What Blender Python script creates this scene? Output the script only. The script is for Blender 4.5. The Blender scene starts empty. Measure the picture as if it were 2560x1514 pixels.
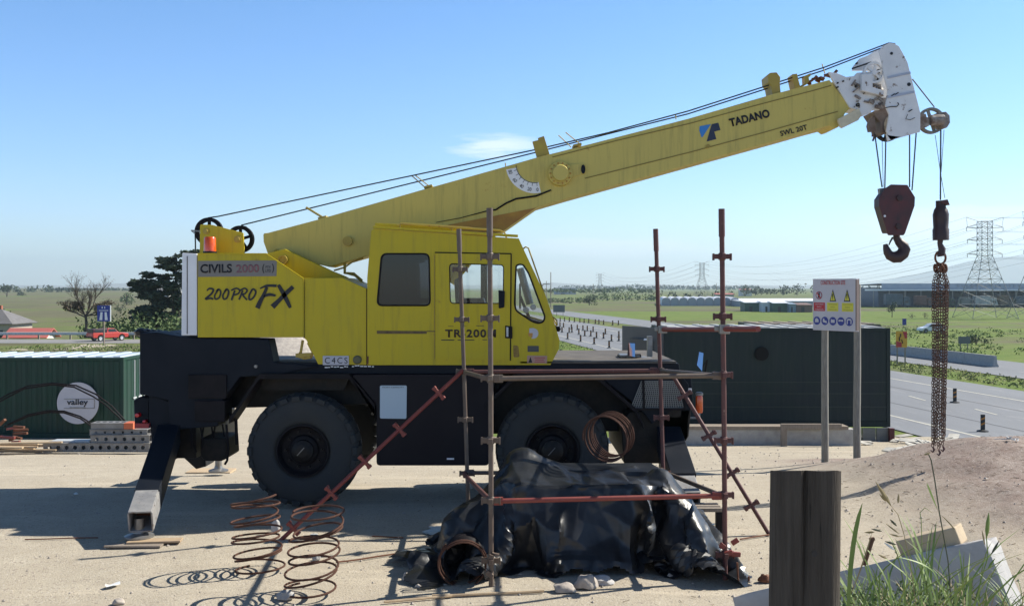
import bpy, bmesh, math, random, base64, struct
from mathutils import Vector, Matrix, noise
R = math.radians
PI = math.pi
rnd = random.Random(7)
S = bpy.context.scene
COL = S.collection
# ---------------------------------------------------------------- camera, sky, sun, exposure
F = 35.0/36.0*2560          # focal length in pixels of the 2560 px wide photograph
EYE = 2.85
cam_d = bpy.data.cameras.new('camera'); cam = bpy.data.objects.new('camera', cam_d); COL.objects.link(cam)
cam.location = (0, 0, EYE); cam.rotation_euler = (R(90), 0, 0)
cam_d.lens = 35; cam_d.sensor_width = 36; cam_d.shift_y = -37/2560; cam_d.clip_start = .05; cam_d.clip_end = 40000
S.camera = cam
SUN = Vector((1.1, .40, 1.0)).normalized()     # towards the sun: right of the picture and a little behind the crane
elev = math.asin(SUN.z); az = math.atan2(SUN.x, SUN.y)
world = bpy.data.worlds.new('World'); S.world = world; world.use_nodes = True
wn = world.node_tree; wn.nodes.clear()
out = wn.nodes.new('ShaderNodeOutputWorld'); bg = wn.nodes.new('ShaderNodeBackground')
sky = wn.nodes.new('ShaderNodeTexSky'); sky.sky_type = 'NISHITA'; sky.sun_disc = False
sky.sun_elevation = elev; sky.sun_rotation = az; sky.air_density = 1.0; sky.dust_density = .35; sky.ozone_density = 3.0; sky.altitude = 0
bg.inputs['Strength'].default_value = .13
def wnode(t, **k):
    n = wn.nodes.new(t)
    for a, b in k.items(): setattr(n, a, b)
    return n
geo = wnode('ShaderNodeTexCoord')
sep = wnode('ShaderNodeSeparateXYZ'); wn.links.new(geo.outputs['Generated'], sep.inputs[0])
# thin streaky cloud: stretched noise on the sky direction, kept to two banks near the horizon
def wm(op, a, b=None, clamp=False):
    n = wnode('ShaderNodeMath', operation=op); n.use_clamp = clamp
    for i, v in enumerate((a, b)):
        if v is None: continue
        if isinstance(v, (int, float)): n.inputs[i].default_value = v
        else: wn.links.new(v, n.inputs[i])
    return n.outputs[0]
azn = wm('DIVIDE', sep.outputs['X'], sep.outputs['Y']); eln = wm('DIVIDE', sep.outputs['Z'], sep.outputs['Y'])
comb = wnode('ShaderNodeCombineXYZ'); wn.links.new(wm('MULTIPLY', azn, 9.0), comb.inputs[0]); wn.links.new(wm('MULTIPLY', eln, 75.0), comb.inputs[1])
ns = wnode('ShaderNodeTexNoise'); ns.inputs['Scale'].default_value = 1.6; ns.inputs['Detail'].default_value = 5; ns.inputs['Roughness'].default_value = .55
wn.links.new(comb.outputs[0], ns.inputs['Vector'])
def bank(cx, cy, rx, ry, lo, amt):
    a = wm('POWER', wm('DIVIDE', wm('SUBTRACT', azn, cx), rx), 2.0); b = wm('POWER', wm('DIVIDE', wm('SUBTRACT', eln, cy), ry), 2.0)
    m = wm('SUBTRACT', 1.0, wm('ADD', a, b), True)
    t = wm('ADD', wm('MULTIPLY', ns.outputs['Fac'], .9), wm('MULTIPLY', m, .45))
    r = wm('MULTIPLY', wm('SUBTRACT', t, lo), 5.0, True)
    return wm('MULTIPLY', wm('MULTIPLY', r, m, True), amt)
c1 = bank(-.018, .143, .066, .017, .62, .62)
c2 = bank(.47, .062, .17, .03, .60, .55); c3 = bank(.1, .04, .14, .02, .66, .4)
cl = wm('ADD', wm('ADD', c1, c2), c3, True)
mix = wnode('ShaderNodeMixRGB'); mix.inputs[2].default_value = (5.6, 5.9, 6.3, 1)
shape = wnode('ShaderNodeValToRGB'); cr_ = shape.color_ramp      # deeper and darker blue towards the zenith
for p_, c_ in ((0, (.80, .86, 1.0)), (.12, (.60, .76, 1.0)), (.27, (.49, .71, .92)), (.45, (.3, .4, .5)), (1, (.12, .16, .2))):
    e_ = cr_.elements[0] if p_ == 0 else cr_.elements[-1] if p_ == 1 else cr_.elements.new(p_); e_.position = p_; e_.color = (*c_, 1)
wn.links.new(sep.outputs['Z'], shape.inputs[0]); mul = wnode('ShaderNodeMixRGB', blend_type='MULTIPLY'); mul.inputs[0].default_value = 1
wn.links.new(sky.outputs[0], mul.inputs[1]); wn.links.new(shape.outputs[0], mul.inputs[2])
wn.links.new(cl, mix.inputs[0]); wn.links.new(mul.outputs[0], mix.inputs[1])
wn.links.new(mix.outputs[0], bg.inputs['Color']); wn.links.new(bg.outputs[0], out.inputs[0])
sl = bpy.data.lights.new('sun', 'SUN'); sun = bpy.data.objects.new('sun', sl); COL.objects.link(sun)
sl.energy = 5.0; sl.angle = R(.53); sl.color = (1, .945, .83); sun.location = (20, 20, 30)
sun.rotation_euler = SUN.to_track_quat('Z', 'Y').to_euler()
S.view_settings.view_transform = 'Standard'; S.view_settings.look = 'None'; S.view_settings.exposure = .73; S.view_settings.gamma = 1
S.cycles.use_denoising = True; S.cycles.max_bounces = 6; S.cycles.volume_bounces = 0; S.cycles.volume_max_steps = 64
# ---------------------------------------------------------------- helpers
def lerp(a, b, t): return a+(b-a)*t
def ss(a, b, x):
    t = min(1, max(0, (x-a)/(b-a))); return t*t*(3-2*t)
def P(px, py, Y): return Vector(((px-1280)/F*Y, Y, EYE-(py-720)/F*Y))   # a point measured in the photo, at its real distance Y
MATS = {}
def mat(name, c, rough=.6, metal=0., c2=None, ns=6., amt=.5, bump=0., bs=30., c3=None, w3=(.62, .68), s3=3., coat=0., trans=0., stretch=None, emit=None, spec=None, alpha=None, streak=0.):
    """principled material: base colour with a broad noise variation (c2), sharp-edged patches of wear (c3) and fine bump"""
    if name in MATS: return MATS[name]
    m = bpy.data.materials.new(name); m.use_nodes = True; nt = m.node_tree; b = nt.nodes['Principled BSDF']
    N = nt.nodes.new; L = nt.links.new
    b.inputs['Roughness'].default_value = rough; b.inputs['Metallic'].default_value = metal
    if spec is not None: b.inputs['Specular IOR Level'].default_value = spec
    b.inputs['Coat Weight'].default_value = coat; b.inputs['Transmission Weight'].default_value = trans
    if alpha is not None: b.inputs['Alpha'].default_value = alpha
    b.inputs['Base Color'].default_value = (*c, 1)
    tc = N('ShaderNodeTexCoord'); src = tc.outputs['Object']
    if stretch:
        mp = N('ShaderNodeMapping'); mp.inputs['Scale'].default_value = stretch; L(src, mp.inputs[0]); src = mp.outputs[0]
    cur = None
    if c2:
        n = N('ShaderNodeTexNoise'); n.inputs['Scale'].default_value = ns; n.inputs['Detail'].default_value = 7; n.inputs['Roughness'].default_value = .62; L(src, n.inputs['Vector'])
        r = N('ShaderNodeMapRange'); r.inputs[1].default_value = .5-.25*amt-.05; r.inputs[2].default_value = .5+.25*amt; L(n.outputs['Fac'], r.inputs[0])
        x = N('ShaderNodeMixRGB'); x.inputs[1].default_value = (*c, 1); x.inputs[2].default_value = (*c2, 1); L(r.outputs[0], x.inputs[0]); cur = x.outputs[0]
        rr = N('ShaderNodeMapRange'); rr.inputs[3].default_value = max(0, rough-.08); rr.inputs[4].default_value = min(1, rough+.12); L(n.outputs['Fac'], rr.inputs[0]); L(rr.outputs[0], b.inputs['Roughness'])
    if c3:
        n = N('ShaderNodeTexNoise'); n.inputs['Scale'].default_value = s3; n.inputs['Detail'].default_value = 9; n.inputs['Roughness'].default_value = .7; L(src, n.inputs['Vector'])
        r = N('ShaderNodeMapRange'); r.inputs[1].default_value = w3[0]; r.inputs[2].default_value = w3[1]; L(n.outputs['Fac'], r.inputs[0])
        x = N('ShaderNodeMixRGB'); x.inputs[1].default_value = (*c, 1); x.inputs[2].default_value = (*c3, 1); L(r.outputs[0], x.inputs[0])
        if cur: L(cur, x.inputs[1])
        cur = x.outputs[0]
    if streak:      # thin dirty run-off lines
        mp = N('ShaderNodeMapping'); mp.inputs['Scale'].default_value = (9, 9, .7); L(tc.outputs['Object'], mp.inputs[0])
        n = N('ShaderNodeTexNoise'); n.inputs['Scale'].default_value = 1.6; n.inputs['Detail'].default_value = 8; n.inputs['Roughness'].default_value = .7; L(mp.outputs[0], n.inputs['Vector'])
        r = N('ShaderNodeMapRange'); r.inputs[1].default_value = .50; r.inputs[2].default_value = .72; r.inputs[4].default_value = streak; L(n.outputs['Fac'], r.inputs[0])
        x = N('ShaderNodeMixRGB'); x.inputs[1].default_value = (*c, 1); x.inputs[2].default_value = (.10, .085, .05, 1) if c[0] > .05 else (.05, .052, .045, 1); L(r.outputs[0], x.inputs[0])
        if cur: L(cur, x.inputs[1])
        cur = x.outputs[0]
    if cur: L(cur, b.inputs['Base Color'])
    if bump:
        n = N('ShaderNodeTexNoise'); n.inputs['Scale'].default_value = bs; n.inputs['Detail'].default_value = 6; L(src, n.inputs['Vector'])
        bp = N('ShaderNodeBump'); bp.inputs['Strength'].default_value = bump; bp.inputs['Distance'].default_value = .02; L(n.outputs['Fac'], bp.inputs['Height']); L(bp.outputs[0], b.inputs['Normal'])
    if emit: b.inputs['Emission Color'].default_value = (*c, 1); b.inputs['Emission Strength'].default_value = emit
    MATS[name] = m; return m
def org(o):
    return Vector((0, 0, 0)) if o.type == 'MESH' else Vector(o.location)
def obj(name, bm, m, parent=None, bev=0, smooth=False, seg=2):
    me = bpy.data.meshes.new(name)
    if isinstance(bm, bmesh.types.BMesh):
        bmesh.ops.recalc_face_normals(bm, faces=bm.faces); bm.to_mesh(me); bm.free()
    else:
        me = bm; me.name = name
    o = bpy.data.objects.new(name, me); COL.objects.link(o)
    for mm in (m if isinstance(m, (list, tuple)) else [m]): me.materials.append(mm)
    if parent is not None:
        o.parent = parent; o.location = -org(parent)
    if smooth:
        for p in me.polygons: p.use_smooth = True
        if smooth != 2:
            me.set_sharp_from_angle(angle=R(38))
    if bev:
        b = o.modifiers.new('bevel', 'BEVEL'); b.width = bev; b.segments = seg; b.limit_method = 'ANGLE'; b.angle_limit = R(40); b.harden_normals = False
    return o
def tag(o, label=None, cat=None, group=None, kind=None):
    if label: o['label'] = label
    if cat: o['category'] = cat
    if group: o['group'] = group
    if kind: o['kind'] = kind
    return o
def thing(name, label, cat, loc=(0, 0, 0), group=None):
    o = bpy.data.objects.new(name, None); COL.objects.link(o); o.location = loc; o.empty_display_size = .2
    return tag(o, label, cat, group)
def copytree(o, loc, rz=0, label=None, sc=None, root=True):
    c = o.copy(); COL.objects.link(c)
    if root:
        c.location = loc; c.rotation_euler = (0, 0, rz)
        if sc: c.scale = sc if isinstance(sc, (tuple, list)) else (sc, sc, sc)
        if label: c['label'] = label
    for ch in [x for x in bpy.data.objects if x.parent == o]:
        k = copytree(ch, None, root=False); k.parent = c
    return c
def NB(): return bmesh.new()
def box(bm, lo, hi, M=None):
    x0, y0, z0 = lo; x1, y1, z1 = hi
    v = [bm.verts.new(p) for p in ((x0, y0, z0), (x1, y0, z0), (x1, y1, z0), (x0, y1, z0), (x0, y0, z1), (x1, y0, z1), (x1, y1, z1), (x0, y1, z1))]
    if M is not None:
        for q in v: q.co = M @ q.co
    for f in ((0, 3, 2, 1), (4, 5, 6, 7), (0, 1, 5, 4), (1, 2, 6, 5), (2, 3, 7, 6), (3, 0, 4, 7)): bm.faces.new([v[i] for i in f])
    return v
def bar(bm, a, b, w, h, up=(0, 0, 1)):
    a = Vector(a); b = Vector(b); d = (b-a); l = d.length; d.normalize(); up = Vector(up)
    s = d.cross(up)
    if s.length < 1e-4: s = d.cross(Vector((1, 0, 0)))
    s.normalize(); u = s.cross(d)
    M = Matrix((( d.x, s.x, u.x, a.x), (d.y, s.y, u.y, a.y), (d.z, s.z, u.z, a.z), (0, 0, 0, 1)))
    return box(bm, (0, -w/2, -h/2), (l, w/2, h/2), M)
def tube(bm, pts, r, n=10, cap=True, closed=False):
    pts = [Vector(p) for p in pts]; N = len(pts); rings = []
    rr = r if isinstance(r, (list, tuple)) else [r]*N
    t0 = (pts[1]-pts[0]).normalized(); ref = Vector((0, 0, 1)) if abs(t0.z) < .9 else Vector((1, 0, 0))
    u = t0.cross(ref).normalized()
    for i in range(N):
        if closed: t = (pts[(i+1) % N]-pts[i-1]).normalized()
        else: t = (pts[min(N-1, i+1)]-pts[max(0, i-1)]).normalized()
        u = (u-t*u.dot(t)).normalized(); w = t.cross(u)
        rings.append([bm.verts.new(pts[i]+(u*math.cos(a)+w*math.sin(a))*rr[i]) for a in [2*PI*k/n for k in range(n)]])
    for i in range(N if closed else N-1):
        A = rings[i]; B = rings[(i+1) % N]
        for k in range(n): bm.faces.new((A[k], A[(k+1) % n], B[(k+1) % n], B[k]))
    if cap and not closed:
        bm.faces.new(rings[0][::-1]); bm.faces.new(rings[-1])
def cyl(bm, a, b, r, n=20, r2=None): tube(bm, [a, b], [r, r if r2 is None else r2], n)
def lathe(bm, prof, c, axis='Y', n=48, a0=0, a1=2*PI):
    """prof: list of (radius, distance along axis)"""
    c = Vector(c); full = abs(a1-a0-2*PI) < 1e-6; rings = []
    for r, t in prof:
        ring = []
        for k in range(n if full else n+1):
            a = a0+(a1-a0)*k/n; x, y = r*math.cos(a), r*math.sin(a)
            v = {'Y': (x, t, y), 'Z': (x, y, t), 'X': (t, x, y)}[axis]
            ring.append(bm.verts.new(c+Vector(v)))
        rings.append(ring)
    for i in range(len(rings)-1):
        A, B = rings[i], rings[i+1]; m = len(A)
        for k in range(m if full else m-1): bm.faces.new((A[k], A[(k+1) % m], B[(k+1) % m], B[k]))
    return rings
def prism(bm, pts, y0, y1):
    """pts (x,z) polygon extruded from y0 to y1"""
    a = [bm.verts.new((p[0], y0, p[1])) for p in pts]; b = [bm.verts.new((p[0], y1, p[1])) for p in pts]; n = len(pts)
    bm.faces.new(a); bm.faces.new(b[::-1])
    for i in range(n): bm.faces.new((a[i], b[i], b[(i+1) % n], a[(i+1) % n]))
def XZ(pts, Y): return [(p.x, p.z) for p in (P(a, b, Y) for a, b in pts)]
def pprism(bm, pts, Y, y1): prism(bm, XZ(pts, Y), Y, y1)
def curve_mesh(cu):
    o = bpy.data.objects.new('t', cu); COL.objects.link(o); dg = bpy.context.evaluated_depsgraph_get(); dg.update()
    me = bpy.data.meshes.new_from_object(o.evaluated_get(dg)); bpy.data.objects.remove(o); bpy.data.curves.remove(cu); return me
def plate(outer, holes, y0, y1):
    """flat plate in the XZ plane with real holes"""
    cu = bpy.data.curves.new('t', 'CURVE'); cu.dimensions = '2D'; cu.fill_mode = 'BOTH'; cu.extrude = abs(y1-y0)/2
    for pl in [outer]+list(holes):
        sp = cu.splines.new('POLY'); sp.points.add(len(pl)-1); sp.use_cyclic_u = True
        for i, p in enumerate(pl): sp.points[i].co = (p[0], p[1], 0, 1)
    me = curve_mesh(cu); me.materials.clear()
    me.transform(Matrix.Translation((0, (y0+y1)/2, 0)) @ Matrix.Rotation(R(90), 4, 'X')); return me
def rrect(x0, z0, x1, z1, r, n=5):
    o = []
    for cx, cz, a in ((x1-r, z1-r, 0), (x0+r, z1-r, 90), (x0+r, z0+r, 180), (x1-r, z0+r, 270)):
        for k in range(n+1):
            t = R(a+90*k/n); o.append((cx+r*math.cos(t), cz+r*math.sin(t)))
    return o
def circ(cx, cz, r, n=28, rz=None): return [(cx+r*math.cos(2*PI*k/n), cz+(rz or r)*math.sin(2*PI*k/n)) for k in range(n)]
def roundpoly(pts, r, n=4):
    o = []; m = len(pts)
    for i in range(m):
        p = Vector(pts[i]); a = Vector(pts[i-1]); b = Vector(pts[(i+1) % m]); da = (a-p); db = (b-p)
        q = min(r, da.length*.45, db.length*.45); A = p+da.normalized()*q; B = p+db.normalized()*q
        for k in range(n+1):
            t = k/n; o.append(tuple((A*(1-t)**2+p*2*t*(1-t)+B*t*t)))
    return o
def text(name, body, o, u, v, w, h, m, parent, shear=0, off=0., ext=.0015, sp=1., lift=.004, label=None):
    """lettering as thin real letters: lower left corner o, along u, up v, fitted to w x h"""
    cu = bpy.data.curves.new('t', 'FONT'); cu.body = body; cu.size = 1; cu.shear = shear; cu.offset = off; cu.extrude = .0; cu.space_character = sp; cu.resolution_u = 4
    me = curve_mesh(cu); me.materials.clear()
    xs = [q.co.x for q in me.vertices]; ys = [q.co.y for q in me.vertices]
    x0, x1, y0, y1 = min(xs), max(xs), min(ys), max(ys); o = Vector(o); u = Vector(u).normalized(); v = Vector(v).normalized(); n = u.cross(v)
    for q in me.vertices:
        q.co = o+u*((q.co.x-x0)/(x1-x0)*w)+v*((q.co.y-y0)/(y1-y0)*h)+n*lift
    ob = obj(name, me, m, parent)
    sd = ob.modifiers.new('thick', 'SOLIDIFY'); sd.thickness = ext; sd.offset = -1
    if label: ob['label'] = label
    return ob
def ptext(name, body, p0, p1, hpx, Y, m, parent, **k):
    """text whose baseline runs between two photo points on the plane at distance Y"""
    a = P(*p0, Y); b = P(*p1, Y); u = b-a; v = Vector((-u.z, 0, u.x)).normalized()
    return text(name, body, a, u, v, u.length, hpx/F*Y, m, parent, **k)
# ---------------------------------------------------------------- materials
YEL = (.55, .415, .008)
M_yel = mat('yellow_paint', YEL, .42, c2=(.47, .375, .022), ns=1.6, amt=1., c3=(.26, .15, .04), w3=(.66, .74), s3=5, spec=.3, streak=.28, bump=.03, bs=8)
M_yelb = mat('boom_paint', (.62, .495, .125), .5, spec=.3, c2=(.53, .43, .12), ns=1.1, amt=1., c3=(.34, .16, .04), w3=(.63, .72), s3=3.6, streak=.32, bump=.05, bs=6)
M_yeld = mat('worn_yellow_paint', (.42, .33, .04), .5, c2=(.34, .22, .05), ns=3, amt=.8, c3=(.22, .09, .03), w3=(.6, .68), s3=9)
M_rustyel = mat('rust_stained_yellow', (.45, .24, .03), .6, c2=(.32, .15, .03), ns=4)
M_navy = mat('navy_chassis_paint', (.0045, .008, .015), .55, spec=.15, c2=(.012, .015, .022), ns=3, amt=.7, c3=(.05, .05, .05), w3=(.66, .8), s3=6, bump=.05, bs=14)
M_blk = mat('black_paint', (.006, .006, .008), .6, spec=.15, c2=(.016, .013, .015), ns=4, c3=(.04, .035, .03), w3=(.62, .78), s3=7, bump=.05)
M_grime = mat('oily_black_metal', (.006, .0055, .006), .5, spec=.25, c2=(.020, .016, .013), ns=9, bump=.2)
M_rub = mat('tyre_rubber', (.020, .023, .027), .8, c2=(.038, .038, .036), ns=3, amt=.8, bump=.15, bs=40, c3=(.07, .062, .05), w3=(.62, .85), s3=5)
M_seam = mat('dark_seam', (.03, .022, .008), .8)
M_white = mat('white_paint', (.80, .80, .82), .45, c2=(.74, .74, .77), ns=2, c3=(.16, .13, .11), w3=(.68, .72), s3=9)
M_head = mat('chalky_white_paint', (.78, .78, .79), .55, c2=(.62, .63, .65), ns=4, amt=.9, c3=(.17, .11, .08), w3=(.60, .65), s3=6, bump=.08)
M_cream = mat('cream_paint', (.62, .56, .40), .5, c2=(.5, .45, .33), ns=9)
M_gsteel = mat('grey_steel', (.28, .28, .28), .4, .6, c2=(.2, .19, .18), ns=8)
M_rope = mat('greased_wire_rope', (.035, .04, .045), .45, .5)
M_dred = mat('dark_red_paint', (.10, .020, .022), .5, c2=(.06, .022, .025), ns=6, c3=(.03, .02, .02), w3=(.6, .66), s3=11, bump=.06)
M_dark = mat('dark_maroon_iron', (.030, .016, .020), .5, c2=(.05, .024, .022), ns=9, bump=.08)
M_rust = mat('rusty_steel', (.17, .070, .036), .75, .2, c2=(.13, .05, .028), ns=26, amt=.9, c3=(.36, .17, .09), w3=(.6, .7), s3=40, bump=.15)
M_scaf = mat('scaffold_red_oxide', (.13, .045, .040), .6, .1, c2=(.085, .04, .038), ns=10, amt=.9, c3=(.26, .17, .13), w3=(.60, .68), s3=16, bump=.1)
M_scaf2 = mat('scaffold_bright_red', (.17, .030, .028), .5, c2=(.24, .05, .035), ns=9, amt=.8, c3=(.3, .14, .07), w3=(.62, .7), s3=14)
M_scafg = mat('scaffold_grey_brown', (.15, .12, .095), .55, .2, c2=(.11, .075, .06), ns=9, amt=.9, c3=(.3, .27, .22), w3=(.62, .7), s3=14)
M_orange = mat('orange_lens', (.75, .12, .01), .2, c2=(.55, .06, .01), ns=20, coat=.6)
M_redl = mat('red_lens', (.6, .01, .015), .2, coat=.5)
M_glass = mat('window_glass', (.75, .8, .8), .02, trans=1., spec=.5)
M_glassd = mat('smoked_glass', (.05, .06, .075), .04, trans=.8, spec=.35)
M_coil = mat('dull_rusty_rod', (.095, .046, .032), .8, .1, spec=.2, c2=(.07, .035, .026), ns=26, amt=.9, c3=(.24, .12, .07), w3=(.62, .7), s3=30)
M_mir = mat('mirror', (.85, .87, .9), .03, 1.)
M_seat = mat('black_vinyl', (.02, .02, .022), .5, bump=.1)
M_wood = mat('weathered_timber', (.30, .25, .20), .8, c2=(.20, .165, .135), ns=3, amt=.9, stretch=(14, 14, 1), bump=.3, bs=8, c3=(.08, .065, .055), w3=(.62, .66), s3=4)
M_post = mat('grey_creosoted_timber', (.092, .080, .068), .9, spec=.15, c2=(.038, .032, .027), ns=3, amt=1., stretch=(13, 13, .8), bump=.5, bs=16, c3=(.02, .018, .016), w3=(.62, .65), s3=3)
M_pole = mat('gum_pole', (.30, .29, .25), .8, c2=(.20, .19, .17), ns=3, stretch=(20, 20, 2), bump=.2)
M_plank = mat('pine_plank', (.55, .42, .27), .75, c2=(.42, .31, .20), ns=3, stretch=(1, 14, 14), bump=.2)
M_ply = mat('plywood_board', (.45, .33, .20), .75, c2=(.34, .25, .17), ns=8)
M_conc = mat('concrete', (.42, .415, .40), .85, c2=(.30, .295, .29), ns=6, amt=.8, bump=.2, bs=50, c3=(.2, .19, .18), w3=(.63, .7), s3=14)
M_concl = mat('pale_concrete', (.44, .43, .42), .85, c2=(.38, .37, .37), ns=7, bump=.2, bs=40)
M_rock = mat('pale_rock', (.48, .43, .37), .9, c2=(.34, .30, .27), ns=8, bump=.4, bs=20)
M_tarp = mat('black_polythene', (.007, .008, .010), .33, c2=(.020, .022, .026), ns=5, coat=.0, spec=.5, bump=.1, bs=22)
M_txt = mat('black_lettering', (.008, .008, .012), .5)
M_txtr = mat('faded_red_lettering', (.26, .07, .09), .6, c2=(.22, .12, .13), ns=20)
M_gstrip = mat('grey_vinyl_strip', (.20, .185, .165), .5)
M_silver = mat('galvanised_sheet', (.55, .57, .58), .45, .15, c2=(.46, .48, .50), ns=5)
M_cgreen = mat('container_green', (.008, .046, .028), .5, spec=.3, c2=(.016, .042, .032), ns=1.5, c3=(.05, .06, .05), w3=(.66, .74), s3=5, streak=.3)
M_cdark = mat('container_dark_green', (.013, .029, .023), .6, spec=.3, c2=(.017, .024, .030), ns=.8, amt=.9, c3=(.05, .055, .05), w3=(.66, .76), s3=5, streak=.3)
M_form = mat('grey_formwork_steel', (.27, .265, .26), .6, .3, c2=(.20, .19, .18), ns=5, c3=(.22, .11, .06), w3=(.62, .7), s3=8)
M_paper = mat('white_paper', (.75, .76, .76), .8)
M_sheet = mat('pale_sheet', (.42, .52, .60), .35)
M_sign = mat('sign_white', (.50, .50, .55), .5, c2=(.46, .46, .52), ns=3)
M_blue = mat('sign_blue', (.020, .035, .25), .5)
M_sred = mat('sign_red', (.42, .02, .03), .5)
M_syel = mat('sign_yellow', (.60, .58, .05), .5)
M_salu = mat('sign_back_grey', (.12, .125, .135), .5, .3)
# ---------------------------------------------------------------- terrain
X1 = lambda y: 29.4-.15*(y-77)          # right-hand edge line of the near carriageway
def site(y): return 0 if y < 14 else -.098*(y-14)
def gh(x, y, fine=True):
    a = x/max(y, 4)
    # left: gentle fall to the side road, then a dip behind it and the open fields
    if y < 28: l = site(y)
    elif y < 98: l = lerp(-1.37, -2.62, (y-28)/70)
    elif y < 108: l = -2.62
    elif y < 135: l = lerp(-2.62, -6.2, ss(108, 135, y))
    else: l = lerp(-6.2, -4.6, ss(140, 700, y))
    r = site(y) if y < 29 else max(-4.2, -1.47-.25*(y-29))
    w = ss(0.0, -.24, a)
    z = lerp(r, l, w)
    z = lerp(z, -4.2, ss(12, 21, x)*ss(90, 40, y)) if x > 12 else z
    # heap of earth at the right of the yard, bank under the photographer
    e = ss(4.1, 7.4, x)*ss(16, 10, x)
    m = e*(.70*math.exp(-((y-15.2)/2.5)**2)+.34*ss(14, 11.5, y)*ss(4, 8, y))*(1 if y < 15.2 else 1)
    z += m
    z += 1.12*ss(8.6, 3.6, y)*ss(-40, -10, -abs(x))
    z += .62*ss(2.1, 3.4, x)*ss(8.8, 6.2, y)*ss(3.5, 5.5, y)*.55
    if fine and y < 60:
        f = ss(60, 25, y)
        z += f*(.022*noise.noise((x*.55, y*.55, 0))+.010*noise.noise((x*2.1, y*2.1, 3)))
        if x > 3.2 and 6 < y < 17: z += .045*ss(3.2, 5, x)*noise.fractal((x*1.5, y*1.5, 5), 1., 2., 4)
    if y > 450:
        k = ss(450, 2500, y); z += k*5.5*noise.noise((x/700, y/900, 8.3))+k*3
        if a < -.25: z += 2.2*ss(450, 1500, y)
    return z
def gpt(px, py, z): y = (EYE-z)*F/(py-720); return Vector(((px-1280)/F*y, y, z))
ys = [-60, -25, -8, 0, 2]; y = 3.
while y < 9500: ys.append(y); y += max(.075, y*.0135 if y < 60 else y*.026)
NA = 300; As = [(-1+2*i/NA) for i in range(NA+1)]; As = [math.copysign(abs(q)**1.25, q)*1.5 for q in As]
me = bpy.data.meshes.new('ground'); vs = []; fs = []; cols = []
for yy in ys:
    for q in As:
        x = q*max(yy, 7); z = gh(x, yy); vs.append((x, yy, z)); a = x/max(yy, 4)
        nz = noise.fractal((x*.12, yy*.12, 1), 1., 2., 4)
        # how much bare earth
        left = ss(66, 58, yy+nz*9); right = ss(30, 26, yy+nz*4)
        sand = lerp(right, left, ss(-.02, -.2, a))
        sand = max(sand, ss(14, 17, -x)*0)
        if x > 11 and yy < 70: sand *= ss(17, 13, x+nz*2)
        if 16 < yy < 40 and x > 7: sand = max(sand, ss(40, 34, yy+nz*4)*ss(17.5, 15.5, x))
        if a < -.2 and 78 < yy < 97: sand = max(sand, .75*ss(.5, .62, .5+.5*nz)*ss(-.36, -.42, a))
        red = ss(4.2, 6.5, x)*ss(9.5, 12, yy) if yy < 20 else 0            # redder soil on the heap
        green = .5+.5*noise.noise((x/140, yy/38, 2))+.35*noise.noise((x/30, yy/9, 4))
        if a < -.2 and yy > 130: green = .22+.5*noise.noise((x/160, yy/60, 2))
        if a > -.1 and 30 < yy < 300: green += .28
        if a > -.1 and 175 < yy < 215: green -= .5*noise.noise((x/60, yy/9, 9))+.25
        cols.append((sand, min(1, max(0, green)), min(1, red), 1))
n = len(As)
for j in range(len(ys)-1):
    for i in range(n-1): fs.append((j*n+i, j*n+i+1, (j+1)*n+i+1, (j+1)*n+i))
me.from_pydata(vs, [], fs); at = me.color_attributes.new('zone', 'FLOAT_COLOR', 'POINT')
for i, c in enumerate(cols): at.data[i].color = c
for p in me.polygons: p.use_smooth = True
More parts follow.
